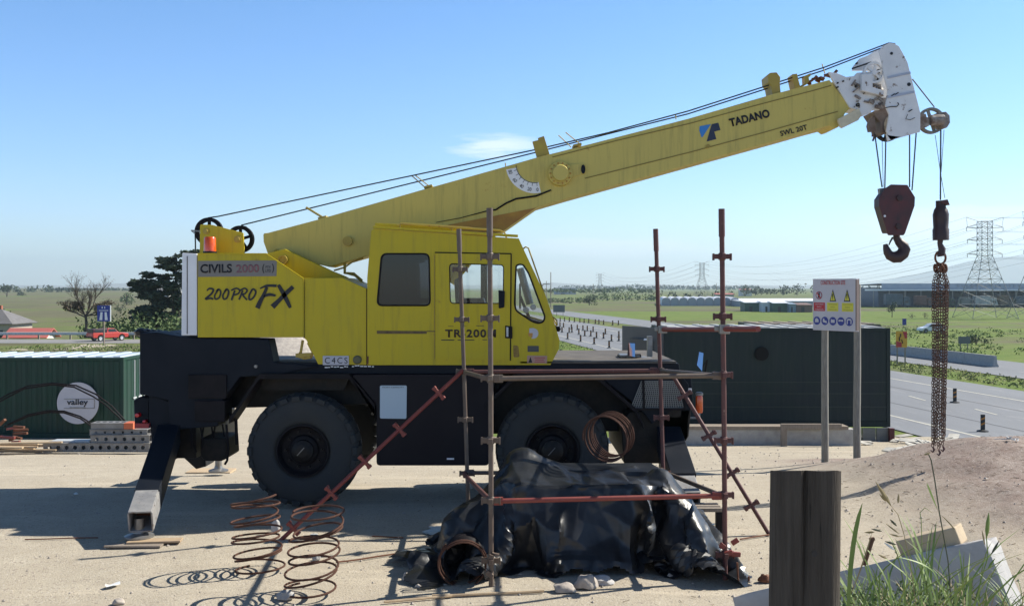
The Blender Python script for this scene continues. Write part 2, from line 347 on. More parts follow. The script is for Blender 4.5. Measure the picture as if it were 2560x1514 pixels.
def ground_mat():
    m = bpy.data.materials.new('earth_and_grass'); m.use_nodes = True; nt = m.node_tree; b = nt.nodes['Principled BSDF']; N = nt.nodes.new; L = nt.links.new
    at = N('ShaderNodeAttribute'); at.attribute_name = 'zone'; sp = N('ShaderNodeSeparateColor'); L(at.outputs['Color'], sp.inputs[0])
    tc = N('ShaderNodeTexCoord'); O = tc.outputs['Object']
    def nz(sc, det=6, ro=.6, vec=None, st=None):
        n = N('ShaderNodeTexNoise'); n.inputs['Scale'].default_value = sc; n.inputs['Detail'].default_value = det; n.inputs['Roughness'].default_value = ro; s = O
        if st: mp = N('ShaderNodeMapping'); mp.inputs['Scale'].default_value = st; L(O, mp.inputs[0]); s = mp.outputs[0]
        L(s, n.inputs['Vector']); return n.outputs['Fac']
    def rng(v, a, b_, c=0, d=1):
        r = N('ShaderNodeMapRange'); r.inputs[1].default_value = a; r.inputs[2].default_value = b_; r.inputs[3].default_value = c; r.inputs[4].default_value = d; L(v, r.inputs[0]); return r.outputs[0]
    def mx(f, a, b_):
        x = N('ShaderNodeMixRGB'); L(f, x.inputs[0])
        for i, v in ((1, a), (2, b_)):
            if isinstance(v, tuple): x.inputs[i].default_value = (*v, 1)
            else: L(v, x.inputs[i])
        return x.outputs[0]
    sand = mx(rng(nz(.55, 8), .36, .62), (.465, .415, .33), (.41, .36, .285))
    sand = mx(rng(nz(3.2, 9, .7), .35, .7), sand, (.375, .325, .255))
    sand = mx(rng(nz(.9, 6, .6, st=(.35, 2.4, 1)), .56, .66), sand, (.48, .42, .33))       # faint wheel-worn streaks
    sand = mx(rng(nz(28, 3, .5), .60, .66), sand, (.27, .23, .195))
    sand = mx(rng(nz(60, 2, .5), .62, .70), sand, (.56, .52, .47))
    heap = mx(rng(nz(2.6, 9, .75), .38, .62), (.245, .185, .16), (.34, .285, .25))
    heap = mx(rng(nz(11, 8, .75), .52, .62), heap, (.17, .125, .10))
    heap = mx(rng(nz(45, 2, .5), .63, .70), heap, (.52, .47, .43))
    earth = mx(sp.outputs['Blue'], sand, heap)
    g1 = mx(rng(nz(.35, 8, .7), .35, .65), (.10, .165, .028), (.17, .20, .05))
    g1 = mx(rng(nz(1.4, 8, .75), .5, .68), g1, (.06, .095, .022))
    g2 = mx(rng(nz(.06, 8, .65), .38, .62), (.105, .105, .055), (.155, .140, .080))
    g2 = mx(rng(nz(.5, 8, .75), .52, .7), g2, (.10, .10, .05))
    ga = N('ShaderNodeMath'); ga.operation = 'ADD'; L(sp.outputs['Green'], ga.inputs[0]); L(rng(nz(.12, 6), .3, .7, -.3, .3), ga.inputs[1])
    grass = mx(rng(ga.outputs[0], .3, .7), g2, g1)
    sm = N('ShaderNodeMath'); sm.operation = 'ADD'; L(sp.outputs['Red'], sm.inputs[0]); L(rng(nz(2.2, 8, .7), .3, .7, -.35, .35), sm.inputs[1])
    L(mx(rng(sm.outputs[0], .4, .6), grass, earth), b.inputs['Base Color'])
    b.inputs['Roughness'].default_value = .95; b.inputs['Specular IOR Level'].default_value = .15
    hm = N('ShaderNodeMath'); hm.operation = 'MULTIPLY_ADD'; L(nz(9, 10, .75), hm.inputs[0]); hm.inputs[1].default_value = 1.2; L(nz(55, 4, .6), hm.inputs[2])
    bp = N('ShaderNodeBump'); bp.inputs['Strength'].default_value = .4; bp.inputs['Distance'].default_value = .035; L(hm.outputs[0], bp.inputs['Height']); L(bp.outputs[0], b.inputs['Normal'])
    return m
go = bpy.data.objects.new('ground', me); COL.objects.link(go); me.materials.append(ground_mat()); tag(go, kind='structure')
# ---------------------------------------------------------------- roads
M_asph = mat('worn_asphalt', (.20, .210, .23), .85, c2=(.155, .162, .178), ns=.25, amt=1., stretch=(1, .18, 1), c3=(.25, .25, .26), w3=(.56, .7), s3=.9)
M_asph2 = mat('side_road_asphalt', (.20, .20, .205), .85, c2=(.24, .235, .23), ns=.5)
M_line = mat('road_line_paint', (.60, .58, .50), .7, c2=(.45, .43, .36), ns=4)
M_lined = mat('repair_seam_tar', (.07, .07, .075), .8)
def strip(name, d0, d1, y0, y1, m, z, kind='structure', step=8, f=X1):
    bm = NB(); n = int((y1-y0)/step)+1; p = None
    for i in range(n+1):
        yy = lerp(y0, y1, i/n); a = bm.verts.new((f(yy)+d0, yy, z)); b = bm.verts.new((f(yy)+d1, yy, z))
        if p: bm.faces.new((p[0], p[1], b, a))
        p = (a, b)
    return tag(obj(name, bm, m), kind=kind)
strip('road', -14.5, 4, 2, 445, M_asph, -4.15)
strip('road', 10.2, 21, 2, 445, M_asph, -4.15)
for d in (-11.9, 0): strip('road_line', d-.09, d+.09, 2, 440, M_line, -4.14)
bm = NB()
for k in range(60):
    y0 = 6+k*7.
    for d in (-5.9,):
        box(bm, (X1(y0)+d-.07, y0, -4.142), (X1(y0)+d+.07, y0+2.6, -4.136))
tag(obj('road_line', bm, M_line), kind='structure')
for d in (-3.4, -8.6): strip('road_line', d-.05, d+.05, 2, 300, M_lined, -4.143)
bm = NB(); p = None
for i in range(40):
    x = lerp(-150, -21, i/39); v = [bm.verts.new((x, yy, gh(x, yy, False)+.03)) for yy in (98.5, 102, 106)]
    if p: bm.faces.new((p[0], v[0], v[1], p[1])); bm.faces.new((p[1], v[1], v[2], p[2]))
    p = v
tag(obj('side_road', bm, M_asph2), kind='structure')
# concrete median barrier on the far carriageway
bm = NB(); n = 9; ya, yb = 88.5, 128
prof = [(-.3, 0), (-.3, .1), (-.17, .32), (-.1, 1.0), (.1, 1.0), (.17, .32), (.3, .1), (.3, 0)]
def bx(yy): return X1(yy)+15.3
for (y0, y1) in [(ya+(yb-ya)*i/n, ya+(yb-ya)*(i+1)/n-.05) for i in range(n)]:
    r = [[bm.verts.new((bx(yy)+p[0], yy, -4.15+p[1])) for p in prof] for yy in (y0, y1)]
    for k in range(len(prof)-1): bm.faces.new((r[0][k], r[0][k+1], r[1][k+1], r[1][k]))
    bm.faces.new(r[0]); bm.faces.new(r[1][::-1])
tag(obj('concrete_barrier', bm, M_conc), 'long grey concrete barrier standing along the far carriageway below the scrub', 'barrier')
# ---------------------------------------------------------------- foliage helpers
M_leafd = mat('dark_foliage', (.028, .045, .022), .8, c2=(.05, .075, .03), ns=.8, amt=.9)
M_leafm = mat('mid_green_foliage', (.06, .095, .03), .8, c2=(.10, .145, .045), ns=.6, amt=.9)
M_leafl = mat('light_green_foliage', (.10, .155, .035), .8, c2=(.155, .20, .05), ns=.5, amt=.9)
M_leafb = mat('dry_brown_foliage', (.13, .095, .06), .85, c2=(.09, .075, .05), ns=1.5)
M_bark = mat('grey_brown_bark', (.09, .07, .055), .9, c2=(.05, .04, .034), ns=6)
def leaves(bm, c, rad, n, size, flat=0., rg=rnd, shell=.55):
    c = Vector(c)
    for _ in range(n):
        while True:
            p = Vector((rg.uniform(-1, 1), rg.uniform(-1, 1), rg.uniform(-1, 1)))
            if shell*rg.random() < p.length < 1: break
        q = c+Vector((p.x*rad[0], p.y*rad[1], p.z*rad[2])); s = size*rg.uniform(.6, 1.4)
        u = Vector((rg.gauss(0, 1), rg.gauss(0, 1), rg.gauss(0, 1)*(1-flat))).normalized(); w = u.cross(Vector((rg.gauss(0, 1)*(1-flat*.6), rg.gauss(0, 1)*(1-flat*.6), rg.gauss(0, 1)+flat*2))).normalized()
        v = [bm.verts.new(q+u*s*a+w*s*b) for a, b in ((-1, -.25), (0, -.6), (1, .1), (.1, .55))]
        bm.faces.new(v)
def clump(bm, c, r, n, size, rg=rnd, k=7):
    """an uneven crown of several overlapping leaf clumps"""
    c = Vector(c); r = Vector(r)
    for i in range(k):
        d = Vector((rg.uniform(-.6, .6)*r.x, rg.uniform(-.6, .6)*r.y, rg.uniform(-.5, .6)*r.z)); f = rg.uniform(.35, .6)
        leaves(bm, c+d, r*f, n//k, size, rg=rg)
def shrub(name, label, px, py, z, w, h, m, n=260, cat='shrub', group=None, d=None, trunk=False, seed=1):
    g = gpt(px, py, z); rg = random.Random(seed+int(px)); t = thing(name, label, cat, g, group)
    bm = NB(); zc = h*(.62 if trunk else .45); clump(bm, g+Vector((0, 0, zc)), (w/2, (d or w)/2, h-zc if trunk else h*.55), n, w*.05, rg); obj('crown', bm, m, t)
    bm = NB(); tube(bm, [g-Vector((0, 0, .1)), g+Vector((w*.02, 0, h*.35)), g+Vector((-.02*w, .0, h*.7))], [w*.035, w*.025, w*.01], 6)
    for q in range(4):
        an = rg.uniform(0, 6.28); tube(bm, [g+Vector((0, 0, h*(.25+.1*q))), g+Vector((math.cos(an)*w*.28, math.sin(an)*w*.28, h*(.5+.1*q)))], [w*.014, w*.004], 5)
    obj('trunk', bm, M_bark, t); return t
# ---------------------------------------------------------------- far land: mountains, tree belts
M_hill = mat('distant_mountain', (.20, .20, .19), .95, c2=(.24, .22, .19), ns=.004)
bm = NB(); cols_ = []
for i in range(61):
    x = lerp(1900, 6500, i/60); a = x/7600*1.0; px = 1280+a*F
    h = 20+265*ss(2080, 2580, px)+16*noise.noise((i*.33, 2, 0)); col = []
    for j in range(7):
        t = j/6; col.append(bm.verts.new((x*(1+t*.18), 7600+t*1500, -5+h*math.sin(PI*min(1, t*1.1)/1.1*.95)**.9+12*noise.noise((i*.5, j, 1))*math.sin(PI*t))))
    cols_.append(col)
for i in range(60):
    for j in range(6): bm.faces.new((cols_[i][j], cols_[i+1][j], cols_[i+1][j+1], cols_[i][j+1]))
tag(obj('mountains', bm, M_hill, smooth=2), kind='structure')
bm = NB(); cols_ = []
for i in range(81):
    x = lerp(-5200, 2600, i/80); h = 30+22*noise.noise((i*.17, 5, 0))+8*noise.noise((i*.6, 2, 0)); col = []
    for j in range(5): t = j/4; col.append(bm.verts.new((x, 6200+t*1200, -6+h*math.sin(PI*t))))
    cols_.append(col)
for i in range(80):
    for j in range(4): bm.faces.new((cols_[i][j], cols_[i+1][j], cols_[i+1][j+1], cols_[i][j+1]))
tag(obj('hills', bm, M_hill, smooth=2), kind='structure')
def belt(name, px0, px1, Y, z, hmin, hmax, m, n, size, dy=20, seed=3, gap=.0):
    rg = random.Random(seed); bm = NB(); x0 = (px0-1280)/F*Y; x1 = (px1-1280)/F*Y; x = x0
    while x < x1:
        h = lerp(hmin, hmax, max(0, min(1, .5+.8*noise.noise((x/(hmax*4), seed, 0))+rg.uniform(-.25, .25)))); w = h*rg.uniform(.7, 1.3)
        if rg.random() > gap: leaves(bm, (x, Y+rg.uniform(-dy, dy), z+h*.45), (w*.6, w*.6, h*.55), n, size, rg=rg, shell=.2)
        x += w*.55
    return tag(obj(name, bm, m), {'treeline': 'belt of dark trees far off along the fields'}.get(name), 'trees', kind='stuff')
for k, a in enumerate([(-40, 190, 1150, -2.0, 4, 11, M_leafd, 34, 1.3), (150, 480, 1500, -2.0, 3, 8, M_leafd, 24, 1.5), (1350, 1640, 900, -1, 2, 5.5, M_leafm, 24, 1.0),
          (1400, 1900, 2300, 0, 5, 13, M_leafd, 22, 2.4), (1850, 2200, 820, -2, 4, 9.5, M_leafd, 34, 1.), (1480, 1640, 560, -4.2, 2.5, 6, M_leafm, 40, .6), (1640, 1850, 620, -4.2, 3, 8.5, M_leafd, 34, .8, 20, 9, .35),
          (1350, 1460, 480, -4.2, 1.5, 3.5, M_leafm, 36, .45), (2050, 2700, 1500, -2, 4, 10, M_leafd, 20, 1.8), (2000, 2190, 420, -4.2, .8, 2, M_leafm, 24, .4, 10, 6, .5)]):
    o = belt('treeline', *a[:9], *(a[9:] if len(a) > 9 else (20, 3+k)))
    o['label'] = ['dark treeline on the far left horizon', 'low treeline on the horizon behind the bare tree', 'hazy scrub behind the delineator rows', 'blue hazy tree belt along the middle horizon', 'wooded rise behind the white sheds', 'green thicket left of the white sheds', 'scattered trees behind the grey tunnel sheds', 'low scrub beside the blue board', 'faint tree belt behind the long warehouse', 'low bushes between sign board and warehouse'][k]
# scrub and rough grass beyond the motorway
rg = random.Random(31); bm = NB()
for _ in range(420):
    yy = rg.uniform(104, 175); d = rg.uniform(19, 75)-(yy-104)*.15; x = X1(yy)+d
    if x/yy > .62: continue
    s = rg.uniform(.3, 1.1)*ss(.35, .6, .5+.6*noise.noise((x/14, yy/9, 7)))*1.2
    if s > .15: leaves(bm, (x, yy, -4.2+s*.25), (s*1.6, s*1.4, s*.55), 26, .14, rg=rg, shell=.1)
tag(obj('scrub', bm, M_leafl), 'rough green scrub on the bank beyond the concrete barrier', 'scrub', kind='stuff')
bm = NB()
for _ in range(300):
    yy = rg.uniform(57, 106); x = X1(yy)+rg.uniform(4.6, 9.6); s = rg.uniform(.15, .42)
    leaves(bm, (x, yy, -4.2+s*.3), (s*1.5, s*1.5, s*.7), 14, .09, rg=rg, shell=.1)
tag(obj('verge_growth', bm, mat('dry_verge_growth', (.24, .235, .10), .85, c2=(.16, .18, .06), ns=.6)), 'dry grassy growth on the median between the carriageways', 'verge', kind='stuff')
bm = NB()
for _ in range(420):
    yy = rg.uniform(64, 135); x = X1(yy)-14.5-rg.uniform(.3, 14)
    if x/yy < -.02: continue
    s = rg.uniform(.12, .55); leaves(bm, (x, yy, -4.2+s*.3), (s*1.6, s*1.6, s*.6), 16, .09, rg=rg, shell=.1)
tag(obj('bank_growth', bm, M_leafl), 'bright green weeds on the slope beside the near carriageway', 'weeds', kind='stuff')
bm = NB()
for _ in range(260):
    yy = rg.uniform(109, 150); a = rg.uniform(-.425, -.33); x = a*yy; s = rg.uniform(.5, 1.5)*(1.5 if a > -.45 else .6)
    leaves(bm, (x, yy, gh(x, yy)+s*.8), (s*1.3, s*1.3, s*.95), 40, .2, rg=rg, shell=.1)
tag(obj('hedge_growth', bm, M_leafm), 'dense green bushes behind the side road and guard rail', 'bushes', kind='stuff')
bm = NB()
for _ in range(240):
    yy = rg.uniform(66, 92); a = rg.uniform(-.55, -.36); x = a*yy; s = rg.uniform(.12, .35)*(2 if -.425 < a < -.38 and yy > 78 else 1)
    leaves(bm, (x, yy, gh(x, yy)+s*.2), (s*2, s*1.6, s*.5), 14, .08, rg=rg, shell=.1)
tag(obj('grass_tufts', bm, M_leafl), 'green grass tufts behind the green container', 'grass', kind='stuff')
# single trees and shrubs one can tell apart
shrub('shrub', 'round dark bush alone in the left field', 52, 742, -4.6, 9.5, 5.5, M_leafd, 260)
shrub('broad_tree', 'tall broad tree rising over the far left treeline', 17, 744, -4.6, 14, 11, M_leafd, 300, cat='tree', trunk=True)
shrub('broad_tree', 'grey green tree between the bare tree and the pine', 316, 762, -5.2, 9, 8.5, M_leafm, 320, cat='tree')
shrub('shrub', 'small dark bush in the field left of the pine', 302, 783, -5.6, 4.6, 3.4, M_leafd, 200)
shrub('shrub', 'big dark rounded bush near the freeway sign board', 1473, 763, -4.2, 6.6, 4.4, M_leafd, 420)
shrub('small_tree', 'small green tree standing in front of the warehouse', 2230, 793, -4.2, 3.0, 3.9, M_leafd, 420, cat='tree', trunk=True)
shrub('shrub', 'yellow green bush at the left picture edge beside the red roof', 4, 832, -5.4, 4.2, 4.6, M_leafl, 420)
shrub('shrub', 'low dark bush right of the grey board', 2440, 862, -4.2, 2.6, 1.3, M_leafd, 260)
for i, (x, y_) in enumerate(((2280, 795), (2312, 795), (2340, 797))): shrub('shrub', ['dry brown bush right of the small tree', 'second dry bush towards the pylon', 'sparse dry bush nearest the chains'][i], x, y_, -4.2, 2.0, 1.3, M_leafb, 90)
# bare tree
def branch(bm, p, d, l, r, lev, rg, tips):
    n = 4; pts = [p]; q = p.copy(); dd = d.copy()
    for i in range(n):
        dd = (dd+Vector((rg.gauss(0, .13), rg.gauss(0, .13), rg.gauss(.05, .1)))).normalized(); q = q+dd*l/n; pts.append(q.copy())
    tube(bm, pts, [lerp(r, r*.55, i/n) for i in range(n+1)], 5 if lev > 1 else 4, cap=False)
    tips.append(pts[-1])
    if lev == 0: return
    for k in range(rg.choice((3, 4, 4))):
        t = rg.uniform(.35, 1.); b = pts[int(t*n)]; an = rg.uniform(0, 6.28); sp = rg.uniform(.4, .95)
        nd = (dd+Vector((math.cos(an)*sp, math.sin(an)*sp, rg.uniform(-.05, .5)))).normalized(); branch(bm, b, nd, l*rg.uniform(.5, .72), r*.5, lev-1, rg, tips)
g = Vector(((214-1280)/F*111, 111, -3.1)); g.z = gh(g.x, 111)
t = thing('bare_tree', 'leafless grey brown tree behind the blue road sign', 'tree', g)
rg = random.Random(12); bm = NB(); tips = []
tube(bm, [g, g+Vector((.1, 0, 1.5)), g+Vector((0, 0, 2.6))], [.2, .16, .14], 8, cap=False)
for k, (dx, dz, l) in enumerate(((-.25, 1, 2.9), (.35, 1.2, 3.1), (-.8, .75, 2.3), (.9, .6, 2.3), (.1, .9, 2.5), (-.5, .35, 2.0), (.7, .2, 1.9), (-.9, .15, 1.7))):
    branch(bm, g+Vector((0, 0, 1.7+.13*k if k > 4 else 2.4)), Vector((dx, rg.uniform(-.5, .5), dz)).normalized(), l, .085, 4, rg, tips)
obj('branches', bm, M_bark, t)
bm = NB()
for p in tips:
    if p.z < g.z+4.0 and rg.random() < .5: leaves(bm, p, (.3, .3, .22), 5, .11, rg=rg)
    elif rg.random() < .35: leaves(bm, p, (.25, .25, .25), 2, .05, rg=rg)
obj('withered_leaves', bm, M_leafb, t)
bm = NB()
for p in tips:
    if p.z < g.z+3.2 and p.x < g.x+.6 and rg.random() < .3: leaves(bm, p, (.35, .35, .2), 7, .13, rg=rg)
obj('sparse_foliage', bm, M_leafd, t)
# pine
g = Vector(((437-1280)/F*118, 118, 0)); g.z = gh(g.x, 118)
t = thing('pine_tree', 'tall dark pine with flat layered crown behind the crane', 'tree', g); rg = random.Random(5)
bm = NB(); bl = NB()
tube(bm, [g, g+Vector((-.2, 0, 3)), g+Vector((.1, 0, 6.5)), g+Vector((.2, 0, 10.2))], [.36, .3, .2, .07], 8)
tube(bm, [g+Vector((-1, .4, 0)), g+Vector((-1.5, .4, 3)), g+Vector((-1.9, .4, 5.0))], [.22, .18, .1], 7)
def K(px, py): return Vector(((px-1280)/F*118, 118, EYE-(py-720)/F*118))
for (x0, x1, yy, th, n) in ((420, 500, 634, 5, 130), (398, 505, 648, 6, 190), (392, 480, 661, 6, 150), (376, 440, 671, 6, 150), (405, 510, 672, 7, 170), (356, 425, 687, 5, 130), (425, 510, 690, 6, 130), (352, 432, 704, 7, 190), (318, 352, 711, 7, 130), (330, 400, 722, 9, 240), (395, 440, 716, 8, 130), (344, 440, 737, 12, 320), (420, 520, 712, 14, 220), (346, 450, 757, 12, 330), (330, 450, 775, 11, 320), (326, 455, 793, 12, 340), (350, 470, 810, 12, 260), (430, 520, 760, 30, 330)):
    c = K((x0+x1)/2, yy); w = (x1-x0)/2/F*118
    for _ in range(5): leaves(bl, c+Vector((rg.uniform(-.75, .75)*w, rg.uniform(-1, 1), rg.uniform(-.3, .35))), (w*.5, w*.6, th/F*118*.75), int(n*.75), .24, .5, rg, .1)
    tube(bm, [Vector((g.x, g.y, c.z-.5)), c+Vector((rg.uniform(-.3, .3)*w, 0, 0))], [.09, .03], 5)
obj('trunk', bm, M_bark, t); obj('crown', bl, mat('pine_needles', (.022, .040, .024), .8, c2=(.05, .07, .035), ns=.9), t)
# ---------------------------------------------------------------- left: houses, guard rail, blue road sign, pickup
M_roofg = mat('grey_roof_sheet', (.17, .165, .17), .7, c2=(.13, .125, .125), ns=1.5); M_roofr = mat('red_roof_sheet', (.52, .13, .11), .6, c2=(.45, .14, .12), ns=1.2)
M_wall = mat('plastered_wall', (.42, .37, .30), .85, c2=(.36, .32, .26), ns=2); M_wallw = mat('white_wall', (.7, .68, .64), .8, c2=(.6, .58, .55), ns=2); M_dk = mat('dark_opening', (.03, .03, .035), .5)
def house(name, label, x0, x1, y0, y1, z0, eave, ridge, mr, mw, hip=True, cat='house'):
    t = thing(name, label, cat, ((x0+x1)/2, y0, z0)); bm = NB(); box(bm, (x0, y0, z0), (x1, y1, eave))
    if not hip:
        ym = (y0+y1)/2
        for xx in (x0, x1-.15): prism2 = [bm.verts.new(p) for p in ((xx, y0, eave), (xx, y1, eave), (xx, ym, ridge-.12))]; bm.faces.new(prism2)
    obj('wall', bm, mw, t)
    bm = NB(); o = .5; i = (y1-y0)*.45 if hip else -.0; ym = (y0+y1)/2
    v = [bm.verts.new(p) for p in ((x0-o, y0-o, eave-.1), (x1+o, y0-o, eave-.1), (x1+o, y1+o, eave-.1), (x0-o, y1+o, eave-.1), (x0+i-(0 if hip else o), ym, ridge), (x1-i+(0 if hip else o), ym, ridge))]
    for f in ((0, 1, 5, 4), (1, 2, 5), (2, 3, 4, 5), (3, 0, 4)):
        if hip or len(f) == 4: bm.faces.new([v[k] for k in f])
    r = obj('roof', bm, mr, t); sd = r.modifiers.new('s', 'SOLIDIFY'); sd.thickness = .12
    for k in range(max(2, int((x1-x0)/3))):
        xx = lerp(x0+1, x1-2, k/max(1, int((x1-x0)/3)-1)); w = NB(); box(w, (xx, y0-.04, lerp(z0, eave, .4)), (xx+1, y0+.02, lerp(z0, eave, .8))); obj('window', w, M_dk, t)
    return t
h = house('house', 'house with grey hipped roof at the far left edge', -80, -66.5, 132, 138, -6.6, -1.75, .02, M_roofg, M_wall)
bm = NB(); box(bm, (-69.7, 135, -1.2), (-69.25, 135.4, .5)); obj('chimney', bm, mat('brick', (.35, .12, .07), .8), h)
h = house('outbuilding', 'low building with a red sheet roof and white gable', -60.8, -56.4, 120, 123, -6.4, -3.0, -2.0, M_roofr, M_wallw, hip=False, cat='building')
for (x0, x1, Y, z, hh, mm, lab) in ((-330, -300, 900, -3, 6, M_wallw, 'tiny white farmhouse in the left distance above the sign'), (-283, -262, 760, -4, 5, M_wallw, 'tiny pale farmhouse left of the pine')):
    house('farmhouse', lab, x0, x1, Y, Y+14, z, z+hh*.6, z+hh, M_roofg, mm)
t = thing('guard_rail', 'long galvanised guard rail beyond the side road', 'guard rail', (-50, 106.6, -2.62))
bm = NB(); prof = [(0, 0), (-.06, .04), (-.06, .10), (0, .155), (-.06, .21), (-.06, .27), (0, .31), (.01, .31), (.01, 0)]
prof = [(p[0], p[1]) for p in prof]; a = [bm.verts.new((-120, 106.8+p[0], -2.18+p[1])) for p in prof]; b = [bm.verts.new((-29, 106.8+p[0], -2.18+p[1])) for p in prof]
for k in range(len(prof)): bm.faces.new((a[k], a[(k+1) % 9], b[(k+1) % 9], b[k]))
obj('rail', bm, M_silver, t)
for k in range(20):
    x = -64.5+k*3.4
    if x > -30: break
    bm = NB(); box(bm, (x, 106.84, -2.8), (x+.16, 107.0, -1.95)); obj('post', bm, M_wood, t)
t = thing('road_sign', 'blue motorway sign on a wooden post beside the red pickup', 'sign', P(260, 857, 95))
x0, z1 = P(243, 763, 95).x, P(243, 763, 95).z; x1, z0 = P(275, 803, 95).x, P(275, 803, 95).z
bm = NB(); box(bm, (x0, 95, z0), (x1, 95.05, z1)); bd = obj('panel', bm, M_blue, t)
bm = NB(); w = x1-x0; hh = z1-z0; zz = lambda f: z0+hh*f; xx = lambda f: x0+w*f
for a, b in (((.14, .66), (.86, .70)), ((.36, .80), (.42, .92)), ((.56, .80), (.62, .92))): box(bm, (xx(a[0]), 94.985, zz(a[1])), (xx(b[0]), 94.996, zz(b[1])))
for s in (-1, 1):
    a = [(xx(.5+s*.33), zz(.08)), (xx(.5+s*.10), zz(.08)), (xx(.5+s*.08), zz(.58)), (xx(.5+s*.24), zz(.58))]; prism(bm, a, 94.985, 94.996)
bm2 = bm; obj('motorway_symbol', bm2, M_white, bd)
bm = NB(); box(bm, (x1, 94.98, z0), (x1+.07, 95.06, z1)); obj('edge_strip', bm, M_white, t)
bm = NB(); cyl(bm, P(260, 803, 95.12)-Vector((0, 0, 0)), Vector((P(260, 803, 95.12).x, 95.12, -2.8)), .07, 10); cyl(bm, P(260, 803, 95.12), P(260, 765, 95.12), .05, 8); obj('post', bm, M_wood, t)
def wheel_set(t, spots, r, w, mr):
    for x, yy in spots:
        bm = NB(); lathe(bm, [(r*.62, -w/2), (r*.92, -w/2), (r, -w*.32), (r, w*.32), (r*.92, w/2), (r*.62, w/2)], (x, yy, r), 'Y', 28); k = obj('wheel', bm, M_rub, t)
        s = -1 if yy < 0 else 1
        bm = NB(); lathe(bm, [(0.001, s*w*.42), (r*.2, s*w*.45), (r*.5, s*w*.36), (r*.63, s*w*.5), (r*.63, -s*w*.4), (0.001, -s*w*.4)], (x, yy, r), 'Y', 20); obj('rim', bm, mr, k)
def car_body(prof, y, hy):
    """lower body polygon with bevel; prof (x,z)"""
    bm = NB(); prism(bm, prof, -y, y); return bm
def arch(xc, r, z, n=7): return [(xc+r*math.cos(R(180-180*k/n)), z+r*math.sin(R(180-180*k/n))) for k in range(n+1)]
M_redcar = mat('red_car_paint', (.52, .045, .03), .3, c2=(.45, .04, .03), ns=2, coat=.5); M_whcar = mat('white_car_paint', (.75, .76, .78), .3, coat=.5); M_wdark = mat('car_glass', (.03, .04, .05), .08, spec=.8)
def pickup():
    t = thing('pickup_truck', 'red pickup with a dark canopy driving away on the side road', 'pickup truck')
    pr = [(-2.15, .42)]+arch(-1.25, .38, .36)+arch(1.3, .38, .36)+[(2.1, .40), (2.14, .78), (1.95, .86), (1.0, .96), (-2.15, .96)]
    obj('body', car_body(pr, .80, 0), M_redcar, t, bev=.05)
    bm = NB(); a = [(.98, .95), (.45, 1.42), (-.35, 1.45), (-.5, .95)]
    v0 = [bm.verts.new((p[0], -.78+(.1 if p[1] > 1 else 0), p[1])) for p in a]; v1 = [bm.verts.new((p[0], .78-(.1 if p[1] > 1 else 0), p[1])) for p in a]
    bm.faces.new(v0); bm.faces.new(v1[::-1])
    for k in range(4): bm.faces.new((v0[k], v1[k], v1[(k+1) % 4], v0[(k+1) % 4]))
    obj('cab', bm, M_redcar, t, bev=.03)
    for s in (-1, 1):
        bm = NB(); prism(bm, [(.85, .99), (.45, 1.37), (-.25, 1.38), (-.33, .99)], s*.745, s*.765); g_ = obj('window', bm, M_wdark, t)
    bm = NB(); v = [bm.verts.new(p) for p in ((.995, -.66, 1.0), (.995, .66, 1.0), (.53, .6, 1.39), (.53, -.6, 1.39))]; bm.faces.new(v); obj('windscreen', bm, M_wdark, t)
    bm = NB(); box(bm, (-2.12, -.74, .965), (-.42, .74, 1.40)); c = obj('canopy', bm, mat('dark_canopy', (.05, .012, .018), .4), t, bev=.05)
    for s in (-1, 1):
        bm = NB(); box(bm, (-1.9, s*.742, 1.05), (-.62, s*.75, 1.33)); obj('window', bm, M_wdark, t)
    bm = NB(); box(bm, (-2.13, -.62, 1.03), (-2.122, .62, 1.33)); obj('rear_window', bm, M_wdark, t)
    for s in (-1, 1):
        bm = NB(); box(bm, (-2.17, s*.62-.1, .6), (-2.15, s*.62+.1, .85)); obj('tail_light', bm, M_redl, t)
        bm = NB(); box(bm, (2.10, s*.55-.14, .6), (2.16, s*.55+.14, .75)); obj('headlight', bm, M_white, t)
    bm = NB(); box(bm, (-2.25, -.75, .38), (-2.16, .75, .52)); obj('bumper', bm, M_blk, t)
    bm = NB(); box(bm, (2.12, -.78, .36), (2.22, .78, .52)); obj('bumper', bm, M_blk, t)
    wheel_set(t, [(-1.25, -.74), (1.3, -.74), (-1.25, .74), (1.3, .74)], .32, .2, M_silver)
    return t
t = pickup(); t.location = (P(277, 0, 104).x, 103.2, -2.58); t.rotation_euler = (0, 0, R(50)); t.scale = (.90,)*3
